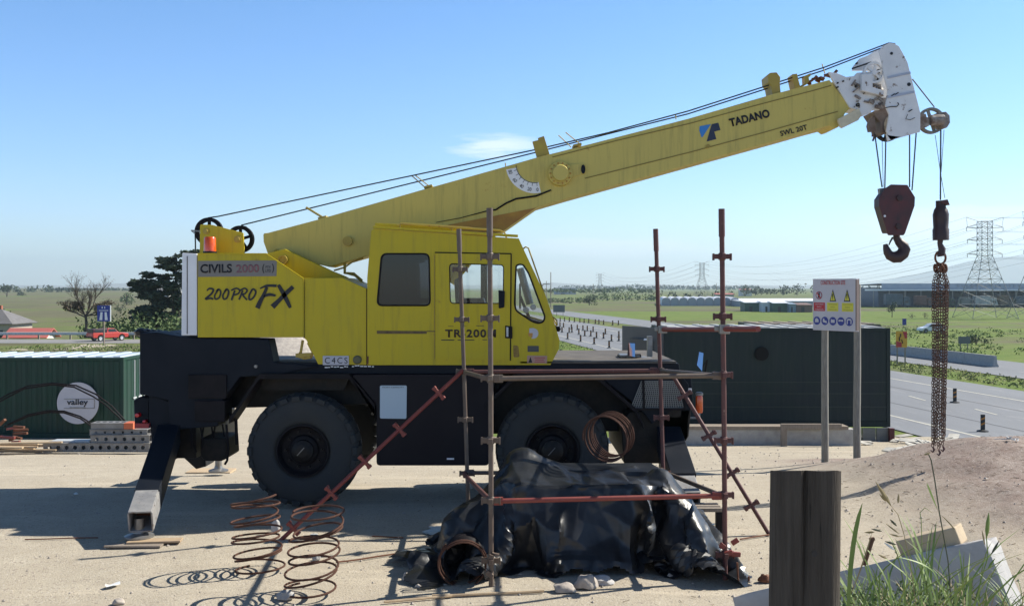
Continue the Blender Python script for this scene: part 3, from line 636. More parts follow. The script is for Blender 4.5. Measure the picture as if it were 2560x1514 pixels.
def hatch():
    t = thing('white_car', 'white hatchback on the distant road left of the hanging chains', 'car')
    pr = [(-2.0, .35)]+arch(-1.25, .36, .34)+arch(1.28, .36, .34)+[(2.0, .35), (2.04, .85), (1.9, .98), (-1.0, .98), (-1.95, .78)]
    obj('body', car_body(pr, .82, 0), M_whcar, t, bev=.06)
    bm = NB(); a = [(-1.05, .97), (-.3, 1.48), (1.3, 1.5), (1.92, .97)]
    v0 = [bm.verts.new((p[0], -.78+(.12 if p[1] > 1 else 0), p[1])) for p in a]; v1 = [bm.verts.new((p[0], .78-(.12 if p[1] > 1 else 0), p[1])) for p in a]
    bm.faces.new(v0); bm.faces.new(v1[::-1])
    for k in range(4): bm.faces.new((v0[k], v1[k], v1[(k+1) % 4], v0[(k+1) % 4]))
    obj('cabin', bm, M_whcar, t, bev=.05)
    bm = NB(); prism(bm, [(-.85, 1.0), (-.25, 1.40), (.45, 1.42), (.45, 1.0)], -.79, -.76); obj('window', bm, M_wdark, t)
    bm = NB(); prism(bm, [(.52, 1.0), (.52, 1.42), (1.2, 1.41), (1.65, 1.0)], -.79, -.76); obj('window', bm, M_wdark, t)
    bm = NB(); box(bm, (-2.03, -.7, .6), (-1.98, -.4, .72)); obj('headlight', bm, M_silver, t)
    bm = NB(); box(bm, (2.01, -.78, .75), (2.06, -.5, .98)); obj('tail_light', bm, M_redl, t)
    wheel_set(t, [(-1.25, -.76), (1.28, -.76), (-1.25, .76), (1.28, .76)], .31, .2, M_gsteel)
    return t
t = hatch(); t.location = (P(2328, 0, 157).x, 157, -4.2); t.rotation_euler = (0, 0, R(4))
# ---------------------------------------------------------------- right: pylons, wires, poles, warehouse, sheds
M_pyl = mat('grey_lattice_steel', (.20, .21, .22), .6, .1)
def pylon(label, px, Y, z, s=1.):
    x0 = (px-1280)/F*Y; t = thing('pylon', label, 'pylon', (x0, Y, z), 'lattice pylons of the power line')
    H = 23.5*s; b = 5.3*s; wst = 8.9*s+.0; q = 1.25*s; zt = H-.9*s; zw = 14.6*s
    def C(h): return lerp(b, q, min(1, h/zw)) if h < zw else q
    bm = NB(); hs = [0, 3.2, 6.4, 9.2, 11.4, 13.1, 14.6]; hs = [h*s for h in hs]
    while hs[-1] < zt-.6*s: hs.append(hs[-1]+1.35*s)
    r = .055*s
    for sx in (-1, 1):
        for sy in (-1, 1): tube(bm, [(x0+sx*C(h), Y+sy*C(h), z+h) for h in (0, zw, hs[-1])], r*1.4, 4)
    for i in range(len(hs)-1):
        a, b_ = hs[i], hs[i+1]; ca, cb = C(a), C(b_)
        for (ax, ay, bx_, by_) in ((-1, -1, 1, -1), (1, -1, 1, 1), (1, 1, -1, 1), (-1, 1, -1, -1)):
            tube(bm, [(x0+ax*ca, Y+ay*ca, z+a), (x0+bx_*cb, Y+by_*cb, z+b_)], r*.7, 4); tube(bm, [(x0+bx_*ca, Y+by_*ca, z+a), (x0+ax*cb, Y+ay*cb, z+b_)], r*.7, 4)
            tube(bm, [(x0+ax*cb, Y+ay*cb, z+b_), (x0+bx_*cb, Y+by_*cb, z+b_)], r*.7, 4)
    obj('tower_body', bm, M_pyl, t); ends = []
    for hA, wA in ((14.9*s, 4.1*s), (18.2*s, 4.1*s), (hs[-1]-1.6*s, 4.3*s)):
        bm = NB()
        for sx in (-1, 1):
            e = Vector((x0+sx*wA, Y, z+hA+.25*s))
            for sy in (-1, 1):
                tube(bm, [(x0+sx*q, Y+sy*q, z+hA), e], r, 4); tube(bm, [(x0+sx*q, Y+sy*q, z+hA+1.1*s), e], r*.7, 4)
            tube(bm, [e, e-Vector((0, 0, .9*s))], .07*s, 4); ends.append(e-Vector((0, 0, .9*s)))
        obj('cross_arm', bm, M_pyl, t)
    bm = NB()
    for sx in (-1, 1):
        e = Vector((x0+sx*4.4*s, Y, z+H+.2*s)); tube(bm, [(x0+sx*q, Y, z+hs[-1]), e], r, 4); tube(bm, [(x0+sx*4.0*s, Y, z+hs[-1]-1.5*s), e], r*.7, 4); ends.append(e)
    tube(bm, [(x0-q, Y, z+hs[-1]), (x0+q, Y, z+hs[-1])], r, 4)
    obj('earth_wire_peak', bm, M_pyl, t); return ends
E1 = pylon('nearest lattice pylon, in front of the long warehouse', 2462, 234, -4.2)
E0 = pylon('pylon at the right picture edge with only arm tips showing', 2606, 229, -4.2, 1.04)
E2 = pylon('mid distance pylon behind the white tunnel sheds', 1755, 600, -4.2, .98)
E3 = pylon('far small pylon on the horizon right of the cab', 1500, 1050, -4.2, .98)
bm = NB()
def wire(a, b, sag, r):
    n = 14; tube(bm, [a.lerp(b, k/n)-Vector((0, 0, sag*4*(k/n)*(1-k/n))) for k in range(n+1)], r, 4, cap=False)
for i in range(len(E1)):
    wire(E1[i], E2[i], 7, .022); wire(E2[i], E3[i], 8, .04); wire(E1[i], Vector((E1[i].x+330, 60, E1[i].z+2)), 6, .02)
    wire(E0[i], Vector((E2[i].x+120, 900, E2[i].z)), 9, .022)
tag(obj('power_line', bm, mat('faded_wire', (.25, .27, .3), .6)), 'thin overhead power wires strung between the pylons', 'power line')
def pole(px, ptop, pbot, Y, label, r=.14, arm=True):
    a = P(px, pbot, Y); b = P(px, ptop, Y); t = thing('utility_pole', label, 'pole', a, 'utility poles in the distance'); bm = NB(); cyl(bm, a, b, r, 7, r*.7); obj('mast', bm, M_wood, t)
    if arm: bm = NB(); box(bm, (a.x-r*9, Y-.1, b.z-1.3), (a.x+r*9, Y+.1, b.z-1.0)); obj('cross_bar', bm, M_wood, t)
pole(1377, 680, 768, 370, 'tall pole close to the cab front', .2, False); pole(1366, 702, 770, 360, 'shorter pole with cross bar behind the cab wiper', .14)
pole(1483, 709, 742, 800, 'small pole left of the far pylon', .28, False); pole(1791, 708, 748, 620, 'small pole right of the middle pylon', .22, False); pole(1553, 717, 742, 800, 'tiny pole above the green fields', .2, False)
# warehouse
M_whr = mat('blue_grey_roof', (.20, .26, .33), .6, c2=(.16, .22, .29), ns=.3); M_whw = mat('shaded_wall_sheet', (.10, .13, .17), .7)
Yw = 365; a = P(2190, 768, Yw); b = P(2600, 708, Yw); t = thing('warehouse', 'long low warehouse with blue grey roof and open canopy behind the pylon', 'warehouse', a)
x0 = a.x; x1 = x0+125; zt = EYE+(720-708)/F*Yw; zf = P(0, 724, Yw).z
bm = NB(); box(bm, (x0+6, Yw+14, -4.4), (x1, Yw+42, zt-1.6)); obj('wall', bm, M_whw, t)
bm = NB(); v = [bm.verts.new(p) for p in ((x0+4, Yw+5, zf+.1), (x1, Yw+5, zf+.1), (x1, Yw+5.2, zt), (x0+4, Yw+5.2, zt), (x1, Yw+42, zt-.5), (x0+4, Yw+42, zt-.5))]; bm.faces.new(v[:4]); bm.faces.new((v[3], v[2], v[4], v[5])); r_ = obj('roof', bm, M_whr, t); sd = r_.modifiers.new('s', 'SOLIDIFY'); sd.thickness = .2
bm = NB(); box(bm, (x0-2, Yw-.2, zf-.35), (x1, Yw+6, zf+.2)); obj('canopy', bm, mat('white_gutter', (.78, .80, .82), .4), t)
for k in range(22):
    x = x0-1+k*5.8; bm = NB(); box(bm, (x, Yw, -4.4), (x+.25, Yw+.25, zf-.35)); obj('canopy_post', bm, M_gsteel, t)
for k in range(14):
    x = x0+32+k*1.75; bm = NB(); box(bm, (x, Yw+4.85, zf+1.0), (x+.7, Yw+4.98, zt-.6)); obj('roof_light', bm, mat('dark_pane', (.15, .19, .24), .3), t)
rg = random.Random(8)
M_vc = [mat('truck_'+n, c, .5, c2=tuple(q*.6 for q in c), ns=.8) for n, c in (('blue', (.05, .09, .14)), ('maroon', (.12, .05, .045)), ('green', (.05, .09, .07)), ('grey', (.16, .18, .19)), ('white', (.42, .45, .46)), ('brown', (.14, .10, .07)))]
labs = ['dark blue lorry parked first from the left under the canopy', 'maroon lorry next to the leftmost blue one', 'green lorry third from the left before the warehouse', 'grey lorry behind the hanging chains left side', 'white box lorry parked before the canopy', 'brown lorry behind the hanging chains', 'second blue lorry right of the chains', 'second maroon lorry left of the pylon base', 'second green lorry behind the pylon legs', 'second grey lorry just right of the pylon', 'second white lorry right of the pylon', 'second brown lorry near the right edge', 'third blue lorry at the right picture edge']
order = [(0, 9, 3.9), (1, 6, 3.4), (2, 7, 3.2), (3, 5, 3.), (4, 8, 3.4), (5, 5, 3.5), (0, 6, 3.3), (1, 4, 2.2), (2, 8, 3.3), (3, 6, 2.8), (4, 5, 2.4), (5, 8, 3.9), (0, 9, 3.5)]
x = x0+1.5
for i, (c, w, hh) in enumerate(order):
    yy = Yw-5-rg.uniform(0, 3); t = thing('lorry', labs[i], 'lorry', (x, yy, -4.2), 'lorries parked along the warehouse'); m = M_vc[c]; hh *= 1.25
    bm = NB(); box(bm, (x, yy, -3.2), (x+w*.68, yy+2.5, -4.2+hh)); obj('load_body', bm, m, t, bev=.1)
    bm = NB(); prism(bm, [(x+w*.72, -3.4), (x+w, -3.4), (x+w, -2.6), (x+w*.93, -4.2+hh*.82), (x+w*.72, -4.2+hh*.82)], yy, yy+2.4); c_ = obj('cab', bm, m, t, bev=.1)
    bm = NB(); box(bm, (x+w*.77, yy-.03, -2.5), (x+w*.9, yy+.01, -1.7)); obj('window', bm, M_dk, c_)
    bm = NB(); box(bm, (x, yy+.3, -3.6), (x+w, yy+2.1, -3.3)); obj('chassis', bm, M_blk, t)
    for q in (.15, .3, .85): bm = NB(); lathe(bm, [(.01, -.15), (.5, -.15), (.5, .15), (.01, .15)], (x+w*q, yy+.2, -3.7), 'Y', 12); obj('wheel', bm, M_rub, t)
    x += w+rg.uniform(.3, 2.)
# tunnel sheds
M_tun = mat('white_tunnel_sheet', (.74, .76, .80), .5, c2=(.66, .68, .73), ns=.4); M_tung = mat('grey_tunnel_end', (.30, .33, .37), .6)
for k in range(9):
    xa = 1655+k*21.5; Y = 395+k*.0; x0 = (xa-1280)/F*Y; w = 21.0/F*Y; t = thing('tunnel_shed', ['leftmost', 'second', 'third', 'fourth', 'middle', 'sixth', 'seventh', 'eighth', 'rightmost'][k]+' white tunnel shed of the row behind the field', 'tunnel shed', (x0+w/2, Y, -4.2), 'white tunnel sheds')
    zz = -4.2; hw = 2.1; bm = NB(); pr = [(x0, zz)]+[(x0+w/2-w/2*math.cos(PI*q/8), zz+hw+1.25*math.sin(PI*q/8)) for q in range(9)]+[(x0+w, zz)]
    r0 = [bm.verts.new((p[0], Y, p[1])) for p in pr]; r1 = [bm.verts.new((p[0]+8, Y+60, p[1])) for p in pr]
    for q in range(len(pr)-1): bm.faces.new((r0[q], r0[q+1], r1[q+1], r1[q]))
    obj('cover', bm, M_tun, t); bm = NB(); prism(bm, [(x0+.05+(p[0]-x0)*.985, p[1]-.05) for p in pr], Y+.1, Y+.3); obj('end_wall', bm, M_tung, t)
def shed(name, label, pa, pb, pt, pb_, Y, m, mr, cat='shed', d=6):
    a = P(pa, pb_, Y); b = P(pb, pt, Y); t = thing(name, label, cat, a); zb = -4.2; bm = NB(); box(bm, (a.x, Y, zb), (b.x, Y+d, b.z)); obj('wall', bm, m, t)
    bm = NB(); v = [bm.verts.new(p) for p in ((a.x-.2, Y-.3, b.z), (b.x+.2, Y-.3, b.z), (b.x+.2, Y+d, b.z+.5), (a.x-.2, Y+d, b.z+.5))]; bm.faces.new(v); r_ = obj('roof', bm, mr, t); s_ = r_.modifiers.new('s', 'SOLIDIFY'); s_.thickness = .15
    bm = NB(); box(bm, (lerp(a.x, b.x, .3), Y-.04, zb), (lerp(a.x, b.x, .5), Y+.02, zb+1.6)); obj('door', bm, M_dk, t)
M_cg = mat('pale_green_box', (.05, .11, .08), .6); M_cb = mat('brown_box', (.17, .10, .085), .7)
shed('long_shed', 'very long white roofed shed behind the small green cabins', 1850, 2145, 752, 778, 380, M_tung, M_tun, d=45)
shed('site_cabin', 'dark green cabin, left one in front of the long white shed', 1862, 1900, 757, 779, 300, M_cg, M_tun, 'cabin')
shed('site_cabin', 'white cabin between the two green cabins', 1906, 1931, 757, 780, 296, M_tun, M_tun, 'cabin')
shed('site_cabin', 'dark green cabin right of the white cabin', 1933, 1972, 757, 780, 292, M_cg, M_tun, 'cabin')
shed('site_cabin', 'pale blue cabin left of the brown one', 1973, 1990, 760, 781, 290, M_whr, M_whr, 'cabin')
shed('site_cabin', 'red brown cabin just left of the site sign', 1991, 2031, 763, 781, 290, M_cb, M_cb, 'cabin')
shed('farm_building', 'low red roofed building behind the white sheds', 1790, 1835, 735, 743, 560, M_wall, M_roofr, 'building')
shed('farm_building', 'small red roofed building on the green rise', 1850, 1880, 724, 730, 850, M_wallw, M_roofr, 'building')
shed('block_building', 'grey blocks on the horizon beside the cab windscreen', 1386, 1440, 719, 729, 1000, M_tung, M_tung, 'building', 12)
# delineators
M_del = mat('black_rubber_delineator', (.02, .02, .022), .6); M_dstripe = mat('yellow_red_stripe', (.45, .17, .02), .6)
def delin(label, p, s=1.):
    t = thing('delineator_post', label, 'delineator', p, 'delineator posts along the carriageway'); bm = NB(); x, y_, z = p
    box(bm, (x-.11*s, y_-.03, z+.06), (x+.11*s, y_+.03, z+.88*s)); b_ = obj('blade', bm, M_del, t, bev=.01)
    bm = NB(); lathe(bm, [(.001, 0), (.3*s, 0), (.27*s, .06), (.1*s, .09), (.001, .09)], (x, y_, z), 'Z', 12); obj('base', bm, M_del, t)
    bm = NB()
    for k in range(2): z0 = z+.3+k*.25; prism(bm, [(x-.105*s, z0), (x+.105*s, z0+.08), (x+.105*s, z0+.17), (x-.105*s, z0+.09)], y_-.036, y_-.031)
    obj('stripe', bm, M_dstripe, b_)
    return t
dl = [(310, 970), (437, 995), (570, 1020), (717, 1058), (740, 990), (812, 990), (255, 905), (325, 908), (352, 905), (420, 925), (478, 940), (537, 942), (593, 960), (662, 965), (235, 850), (270, 858), (347, 875), (405, 880), (460, 887), (503, 892), (560, 900), (680, 922), (812, 950), (237, 797), (280, 797), (327, 800), (377, 803), (430, 808), (472, 812), (517, 813), (582, 820), (617, 822), (663, 828), (752, 833), (808, 832)]
for i, (x, y_) in enumerate(dl):
    p = gpt(1340+.255*x, 600+.255*y_, -4.15)
    delin('black delineator post in the '+('nearest row on the near carriageway' if i < 4 else 'second row on the near carriageway' if i < 14 else 'third row on the carriageway' if i < 23 else 'farthest row along the median'), p, 1.0)
delin('striped delineator on the lane right of the chains', gpt(2387, 1006, -4.15), 1.0); delin('nearest striped delineator at the road edge', gpt(2457, 1078, -4.15), .95)
# boards beside the road
def board(name, label, pa, pb, Y, zg, m, legs, cat='sign'):
    a = P(*pa, Y); b = P(*pb, Y); t = thing(name, label, cat, ((a.x+b.x)/2, Y, zg)); bm = NB(); box(bm, (a.x, Y, b.z), (b.x, Y+.05, a.z)); p = obj('panel', bm, m, t)
    for q in legs: x = lerp(a.x, b.x, q); bm = NB(); box(bm, (x-.05, Y+.06, zg-.1), (x+.05, Y+.15, a.z-.05)); obj('leg', bm, M_wood, t)
    return p, a, b
board('sign_board', 'blue grey back of a road board next to the cab front', (1383, 762), (1412, 780), 250, -4.2, M_salu, (.3, .85))
board('sign_board', 'dark grey board on two legs in the scrub', (2396, 841), (2426, 859), 112, -4.2, M_salu, (.2, .8))
board('sign_board', 'small blue sign beyond the yellow roadworks sign', (2256, 796), (2266, 813), 190, -4.2, M_blue, (.5,))
pn, a, b = board('roadworks_sign', 'yellow and red lane shift sign on two legs', (2240, 828), (2268, 868), 91, -4.2, mat('sign_amber', (.65, .34, .02), .5), (.15, .85))
def Q(u, v): return (lerp(a.x, b.x, u), lerp(b.z, a.z, v))
bm = NB(); prism(bm, [Q(.6, .98), Q(.98, .98), Q(.98, .6), Q(.8, .55)], 90.97, 90.99); prism(bm, [Q(.02, .02), Q(.5, .02), Q(.5, .3), Q(.02, .4)], 90.97, 90.99); obj('red_corner', bm, M_sred, pn)
bm = NB(); tube(bm, [(Q(.3, .5)[0], 90.97, Q(.3, .4)[1]), (Q(.3, .5)[0], 90.97, Q(.3, .62)[1]), (Q(.42, 1)[0], 90.97, Q(.1, .7)[1]), (Q(.4, 1)[0], 90.97, Q(.1, .85)[1])], .05, 5); tube(bm, [(Q(.6, .5)[0], 90.97, Q(.3, .25)[1]), (Q(.5, .5)[0], 90.97, Q(.3, .5)[1])], .04, 5); obj('arrow', bm, M_txt, pn)
# ================================================================ THE CRANE
YN = 12.95                       # plane of the near side of the crane
YB = 13.85                       # near side of the boom
CR = thing('mobile_crane', 'yellow rough terrain crane with long raised boom and dark chassis on big tyres', 'crane', (-1, 14.1, 0))
def PP(name, pts, Y, y1, m, parent, bev=0., holes=None, **k):
    """plate or block with a profile measured in the photo: from Y back to y1"""
    bm = NB(); pprism(bm, pts, Y, y1); return obj(name, bm, m, parent, bev=bev, **k)
def ell(cx, cy, r, Y, n=24): c = P(cx, cy, Y); return c, r/F*Y
# ---- wheels
def wheel(cx, Yo, parent=CR, side=-1):
    c = P(cx, 0, 12.85); x = c.x; r = .745; w = .43; y0 = Yo; y1 = Yo+w
    bm = NB()
    prof = [(.33, 0.075), (.36, .03), (.40, .012), (.50, -.004), (.60, .0), (.66, .018), (.70, .045), (.715, .07), (.715, w-.07), (.70, w-.045), (.66, w-.018), (.5, w), (.36, w-.03), (.33, w-.07), (.30, w-.1), (.30, .1), (.33, .075)]
    lathe(bm, prof, (x, y0, r), 'Y', 72)
    for k in range(26):
        for h in (0, 1):
            a = 2*PI*(k+.5*h)/26; M = Matrix.Translation((x, y0, r)) @ Matrix.Rotation(-a, 4, 'Y')
            ya, yb = (-.006, .235) if h == 0 else (.195, w+.006)
            v = box(bm, (.650, ya, -.054), (r, yb, .054), M)
            va = (0, 1, 4, 5) if h == 0 else (2, 3, 6, 7)
            for i in (0, 1, 4, 5) if h == 0 else (2, 3, 6, 7):
                pass
            # tapered lug shoulder
            for i in ((1, 5) if h == 0 else (2, 6)): v[i].co = M @ Vector((r-.035, ya if h == 0 else yb, -.05 if i in (1, 2) else .05))
    t = obj('wheel', bm, M_rub, parent, bev=.006, smooth=True)
    f = y0 if side < 0 else y1; s = 1 if side < 0 else -1
    bm = NB(); lathe(bm, [(.335, .04*s), (.345, .015*s), (.325, .012*s), (.305, .05*s), (.29, .12*s), (.26, .135*s), (.20, .13*s), (.185, .09*s), (.15, .07*s), (.001, .07*s)], (x, f, r), 'Y', 48); rim = obj('rim', bm, M_blk, t, smooth=True)
    bm = NB(); lathe(bm, [(.145, .07*s), (.14, .02*s), (.11, .0), (.06, -.012*s), (.001, -.012*s)], (x, f, r), 'Y', 32)
    for k in range(10): a = 2*PI*k/10; cyl(bm, (x+.235*math.cos(a), f+.14*s, r+.235*math.sin(a)), (x+.235*math.cos(a), f+.09*s, r+.235*math.sin(a)), .018, 8)
    obj('hub', bm, M_grime, t, smooth=True)
    if side < 0:
        bm = NB(); bar(bm, (x-.06, f-.014, r-.05), (x+.03, f-.014, r+.05), .012, .01); obj('scuff', bm, M_gsteel, t)
for yo, sd in ((12.85, -1), (14.92, 1)):
    wheel(755, yo, side=sd); wheel(1382, yo, side=sd)
bm = NB()
for cx in (755, 1382):
    x = P(cx, 0, 12.85).x; cyl(bm, (x, 13.2, .745), (x, 15.0, .745), .13, 16); lathe(bm, [(.001, -.22), (.2, -.2), (.27, 0), (.2, .2), (.001, .22)], (x, 14.1, .745), 'Y', 20)
obj('axle', bm, M_grime, CR, smooth=True)
# ---- chassis
N_ = M_navy
PP('chassis_frame', [(430, 905), (1690, 905), (1700, 960), (1640, 1075), (1180, 1085), (920, 1010), (560, 1020), (430, 1045)], 13.45, 14.75, M_grime, CR, .01)
PP('rear_body', [(349, 832), (392, 830), (440, 839), (493, 845), (672, 848), (684, 905), (795, 915), (690, 938), (600, 942), (545, 1015), (545, 1065), (425, 1075), (420, 1000), (349, 985)], YN, 13.3, N_, CR, .012)
PP('rear_core', [(351, 836), (560, 852), (560, 985), (351, 985)], 13.301, 15.2, N_, CR, .012)
PP('rear_body_cover', [(470, 936), (566, 936), (566, 996), (470, 996)], YN-.03, YN-.002, M_blk, CR, .008)
PP('rear_locker', [(486, 1001), (562, 1001), (562, 1054), (486, 1054)], YN-.05, YN+.3, M_blk, CR, .012)
PP('rear_bumper', [(334, 1000), (352, 990), (372, 995), (372, 1062), (336, 1062)], YN+.15, 15.1, N_, CR, .012)
bm = NB(); c, r = ell(641, 915, 4, YN); lathe(bm, [(.001, -.04), (r, -.04), (r, 0), (.001, 0)], (c.x, YN, c.z), 'Y', 14); obj('lock', bm, M_gsteel, CR)
for (px, py, rr_) in ((344, 1037, 6), (362, 1053, 5)):
    bm = NB(); c, r = ell(px, py, rr_, YN+.1); lathe(bm, [(.001, -.035), (r*.8, -.03), (r, 0), (r, .06), (.001, .06)], (c.x, YN+.1, c.z), 'Y', 16); obj('tail_light', bm, M_redl, CR, smooth=True)
PP('tail_light_plate', [(336, 1058), (372, 1058), (372, 1070), (336, 1070)], YN+.02, YN+.1, mat('faded_red_plate', (.35, .04, .04), .6), CR, .004)
# clutter under the tail: tank, valve block, hoses
PP('oil_tank', [(500, 1095), (565, 1095), (568, 1145), (553, 1152), (512, 1152), (500, 1140)], 13.1, 13.7, M_grime, CR, .02)
PP('rear_cross_member', [(425, 1060), (490, 1060), (490, 1145), (440, 1145)], 13.15, 15.0, M_grime, CR, .01)
bm = NB()
for k in range(7):
    a = P(470+k*14, 1050, 13.0+.05*k); b = P(478+k*13, 1120+(k % 3)*9, 13.05+.04*k); mdl = a.lerp(b, .5)+Vector((.04*(-1)**k, -.03, -.02)); tube(bm, [a, mdl, b], .012, 7)
tube(bm, [P(566, 1060, 13), P(571, 1120, 13), P(568, 1150, 13), P(562, 1160, 13)], .016, 8)
tube(bm, [P(512, 1148, 13.05), P(513, 1165, 13.05)], .01, 6); tube(bm, [P(561, 1020, 13.1), P(590, 1050, 13.1), P(592, 1110, 13.1)], .022, 8)
obj('hydraulic_hose', bm, M_blk, CR, smooth=True)
# mudguards: flat-topped arches
def guard(pts, th=13):
    bm = NB(); Ya, Yb = 12.88, 13.32
    up = XZ(pts, Ya); lo = XZ([(x, y+th) for x, y in pts], Ya)
    prism(bm, up+lo[::-1], Ya, Yb); obj('mudguard', bm, M_blk, CR, bev=.008)
guard([(572, 1046), (648, 934), (872, 934), (936, 1008), (938, 1040)]); guard([(1212, 1010), (1290, 934), (1490, 934), (1590, 1020), (1610, 1060)])
PP('mudguard_web', [(648, 947), (872, 947), (860, 975), (660, 975)], 13.2, 13.3, M_grime, CR)
PP('upper_side_rail', [(684, 905), (1290, 908), (1290, 934), (872, 934), (690, 934)], YN+.04, YN+.5, N_, CR, .008)
# side panel between the wheels
bm = NB(); pts = roundpoly(XZ([(878, 936), (1222, 936), (1222, 1163), (941, 1163), (941, 1010)], 12.9), .05); prism(bm, pts, 12.9, 13.25)
sp = obj('side_panel', bm, mat('dark_plum_panel', (.008, .0065, .011), .5, spec=.15, c2=(.015, .013, .016), ns=1.5, bump=.03), CR, bev=.008)
bm = NB(); prism(bm, roundpoly(XZ([(950, 963), (1017, 963), (1016, 1046), (950, 1045)], 12.89), .02), 12.885, 12.897); sh = obj('notice_sheet', bm, M_sheet, sp)
ptext('lettering', 'HOIST CAPACITY', (956, 969), (1010, 969), 3, 12.884, M_txt, sh)
bm = NB(); a, b = P(1117, 1148, 12.89), P(1135, 1144, 12.89); box(bm, (a.x, 12.885, a.z), (b.x, 12.9, b.z)); obj('label_tag', bm, M_white, sp)
# pieces seen in the gap behind the scaffold posts
PP('battery_box', [(1160, 936), (1235, 936), (1235, 1040), (1210, 1040), (1200, 1030), (1165, 1030)], 13.0, 13.4, M_grime, CR, .01)
bm = NB()
for a, b, r in (((1185, 1030), (1190, 1160), .035), ((1215, 1040), (1212, 1110), .03), ((1160, 1075), (1235, 1075), .03), ((1160, 1118), (1222, 1110), .025), ((1200, 1090), (1218, 1150), .015), ((1205, 1040), (1195, 1075), .012), ((1150, 1040), (1150, 1160), .05)):
    tube(bm, [P(*a, 13.3), P(*b, 13.3)], r, 8)
obj('pipework', bm, M_grime, CR)
# chassis front: deck, perforated step guard, bumper
PP('front_body', [(1290, 908), (1698, 908), (1702, 936), (1722, 960), (1720, 1000), (1630, 1060), (1600, 1020), (1490, 934), (1290, 934)], YN, 15.2, N_, CR, .012)
bm = NB(); a = P(1300, 908, YN); b = P(1690, 908, YN); box(bm, (a.x, YN-.02, a.z), (b.x, 15.22, a.z+.03)); obj('deck_plate', bm, mat('dusty_deck', (.12, .105, .09), .8, c2=(.07, .062, .056), ns=3), CR, bev=.004)
bm = NB(); a = P(1410, 905, 14.3); b = P(1520, 905, 14.3); box(bm, (a.x, 14.1, a.z-.03), (b.x, 15.15, a.z+.03)); obj('deck_board', bm, M_ply, CR, bev=.004)
bm = NB(); a = P(1290, 897, 13.4); b = P(1412, 897, 13.4); box(bm, (a.x, 13.3, a.z-.06), (b.x, 14.9, a.z)); obj('turntable_skirt', bm, M_blk, CR)
# perforated guard in front of the front wheel: real slots between thin strips
def mesh_guard(name, pts, Y, m, parent, nx, ny):
    (ax, ay), (bx_, by_), (cx_, cy_), (dx_, dy_) = pts; bm = NB()
    def q(u, v):
        x = lerp(lerp(ax, bx_, u), lerp(dx_, cx_, u), v); y_ = lerp(lerp(ay, by_, u), lerp(dy_, cy_, u), v); return P(x, y_, Y)
    for i in range(nx+1): u = i/nx; bar(bm, q(u, 0), q(u, 1), .012, .006, up=(0, 1, 0))
    for j in range(ny+1): v = j/ny; bar(bm, q(0, v), q(1, v), .008, .008, up=(0, 1, 0))
    return obj(name, bm, m, parent)
PP('step_backing', [(1600, 950), (1700, 950), (1712, 1000), (1690, 1022), (1580, 1022), (1566, 1000)], 13.2, 13.25, M_blk, CR)
mesh_guard('mesh_step', [(1604, 952), (1692, 952), (1708, 1018), (1578, 1018)], 12.93, mat('dull_mesh', (.20, .20, .19), .6, .2), CR, 22, 13)
bm = NB(); bar(bm, P(1608, 945, 12.92), P(1610, 1022, 12.92), .03, .02, up=(0, 1, 0)); bar(bm, P(1575, 1022, 12.92), P(1712, 1022, 12.92), .03, .04, up=(0, 1, 0)); bar(bm, P(1700, 945, 12.92), P(1714, 1022, 12.92), .03, .02, up=(0, 1, 0)); obj('step_frame', bm, M_blk, CR)
PP('front_bumper', [(1575, 1028), (1728, 1022), (1722, 1090), (1680, 1158), (1560, 1158), (1552, 1060)], 13.0, 15.0, M_grime, CR, .015)
PP('front_corner', [(1700, 935), (1728, 938), (1732, 1000), (1722, 1045), (1700, 1045)], 13.0, 13.5, N_, CR, .012)
bm = NB(); a = P(1719, 980, 12.98); b = P(1729, 970, 12.98); box(bm, (a.x, 12.97, a.z), (b.x, 13.0, b.z)); obj('label_tag', bm, M_white, CR)
c = P(1748, 1010, 13.0); bm = NB(); lathe(bm, [(.001, -.115), (.04, -.11), (.048, -.08), (.048, .08), (.04, .115), (.001, .12)], (c.x, 13.0, c.z), 'Z', 20); il = obj('indicator_light', bm, M_orange, CR, smooth=True)
bm = NB(); lathe(bm, [(.001, .12), (.052, .12), (.052, .145), (.03, .16), (.001, .16)], (c.x, 13.0, c.z), 'Z', 20); cyl(bm, (c.x, 13, c.z-.18), (c.x, 13, c.z-.11), .015, 8); bar(bm, (c.x, 13, c.z-.18), (c.x-.18, 13.05, c.z-.18), .02, .02); obj('bracket', bm, M_gsteel, il)
# mirrors on the front deck
def mirror(pts, Y, ax, ay):
    bm = NB(); prism(bm, roundpoly(XZ(pts, Y), .015), Y, Y+.03); m_ = obj('mirror', bm, M_blk, CR)
    # tilted glass that looks up at the sky
    cx = sum(p[0] for p in pts)/4; cy = sum(p[1] for p in pts)/4; q = XZ([(lerp(cx, p[0], .93), lerp(cy, p[1], .95)) for p in pts], Y); zt = max(p[1] for p in q)
    bm = NB(); f = [bm.verts.new((p[0], Y-.004-(zt-p[1])*.24, p[1])) for p in q]; bm.faces.new(f); g_ = obj('glass', bm, M_mir, m_)
    bm = NB(); tube(bm, [P(pts[2][0], pts[2][1]-6, Y+.04), P(*ax, Y+.1), P(*ay, Y+.12)], .011, 8); obj('arm', bm, M_blk, m_)
mirror([(1571, 856), (1588, 857), (1587, 892), (1569, 889)], 13.4, (1600, 885), (1604, 905)); mirror([(1748, 878), (1759, 881), (1753, 928), (1740, 912)], 12.9, (1768, 900), (1762, 935))
bm = NB(); c = P(1604, 903, 13.5); lathe(bm, [(.001, 0), (.16, 0), (.16, .07), (.13, .085), (.001, .09)], (c.x, 13.6, c.z-.03), 'Z', 28); obj('round_cover', bm, M_gsteel, CR, smooth=True)
PP('front_post', [(1549, 888), (1567, 888), (1567, 908), (1549, 908)], 13.6, 13.9, M_blk, CR, .01)
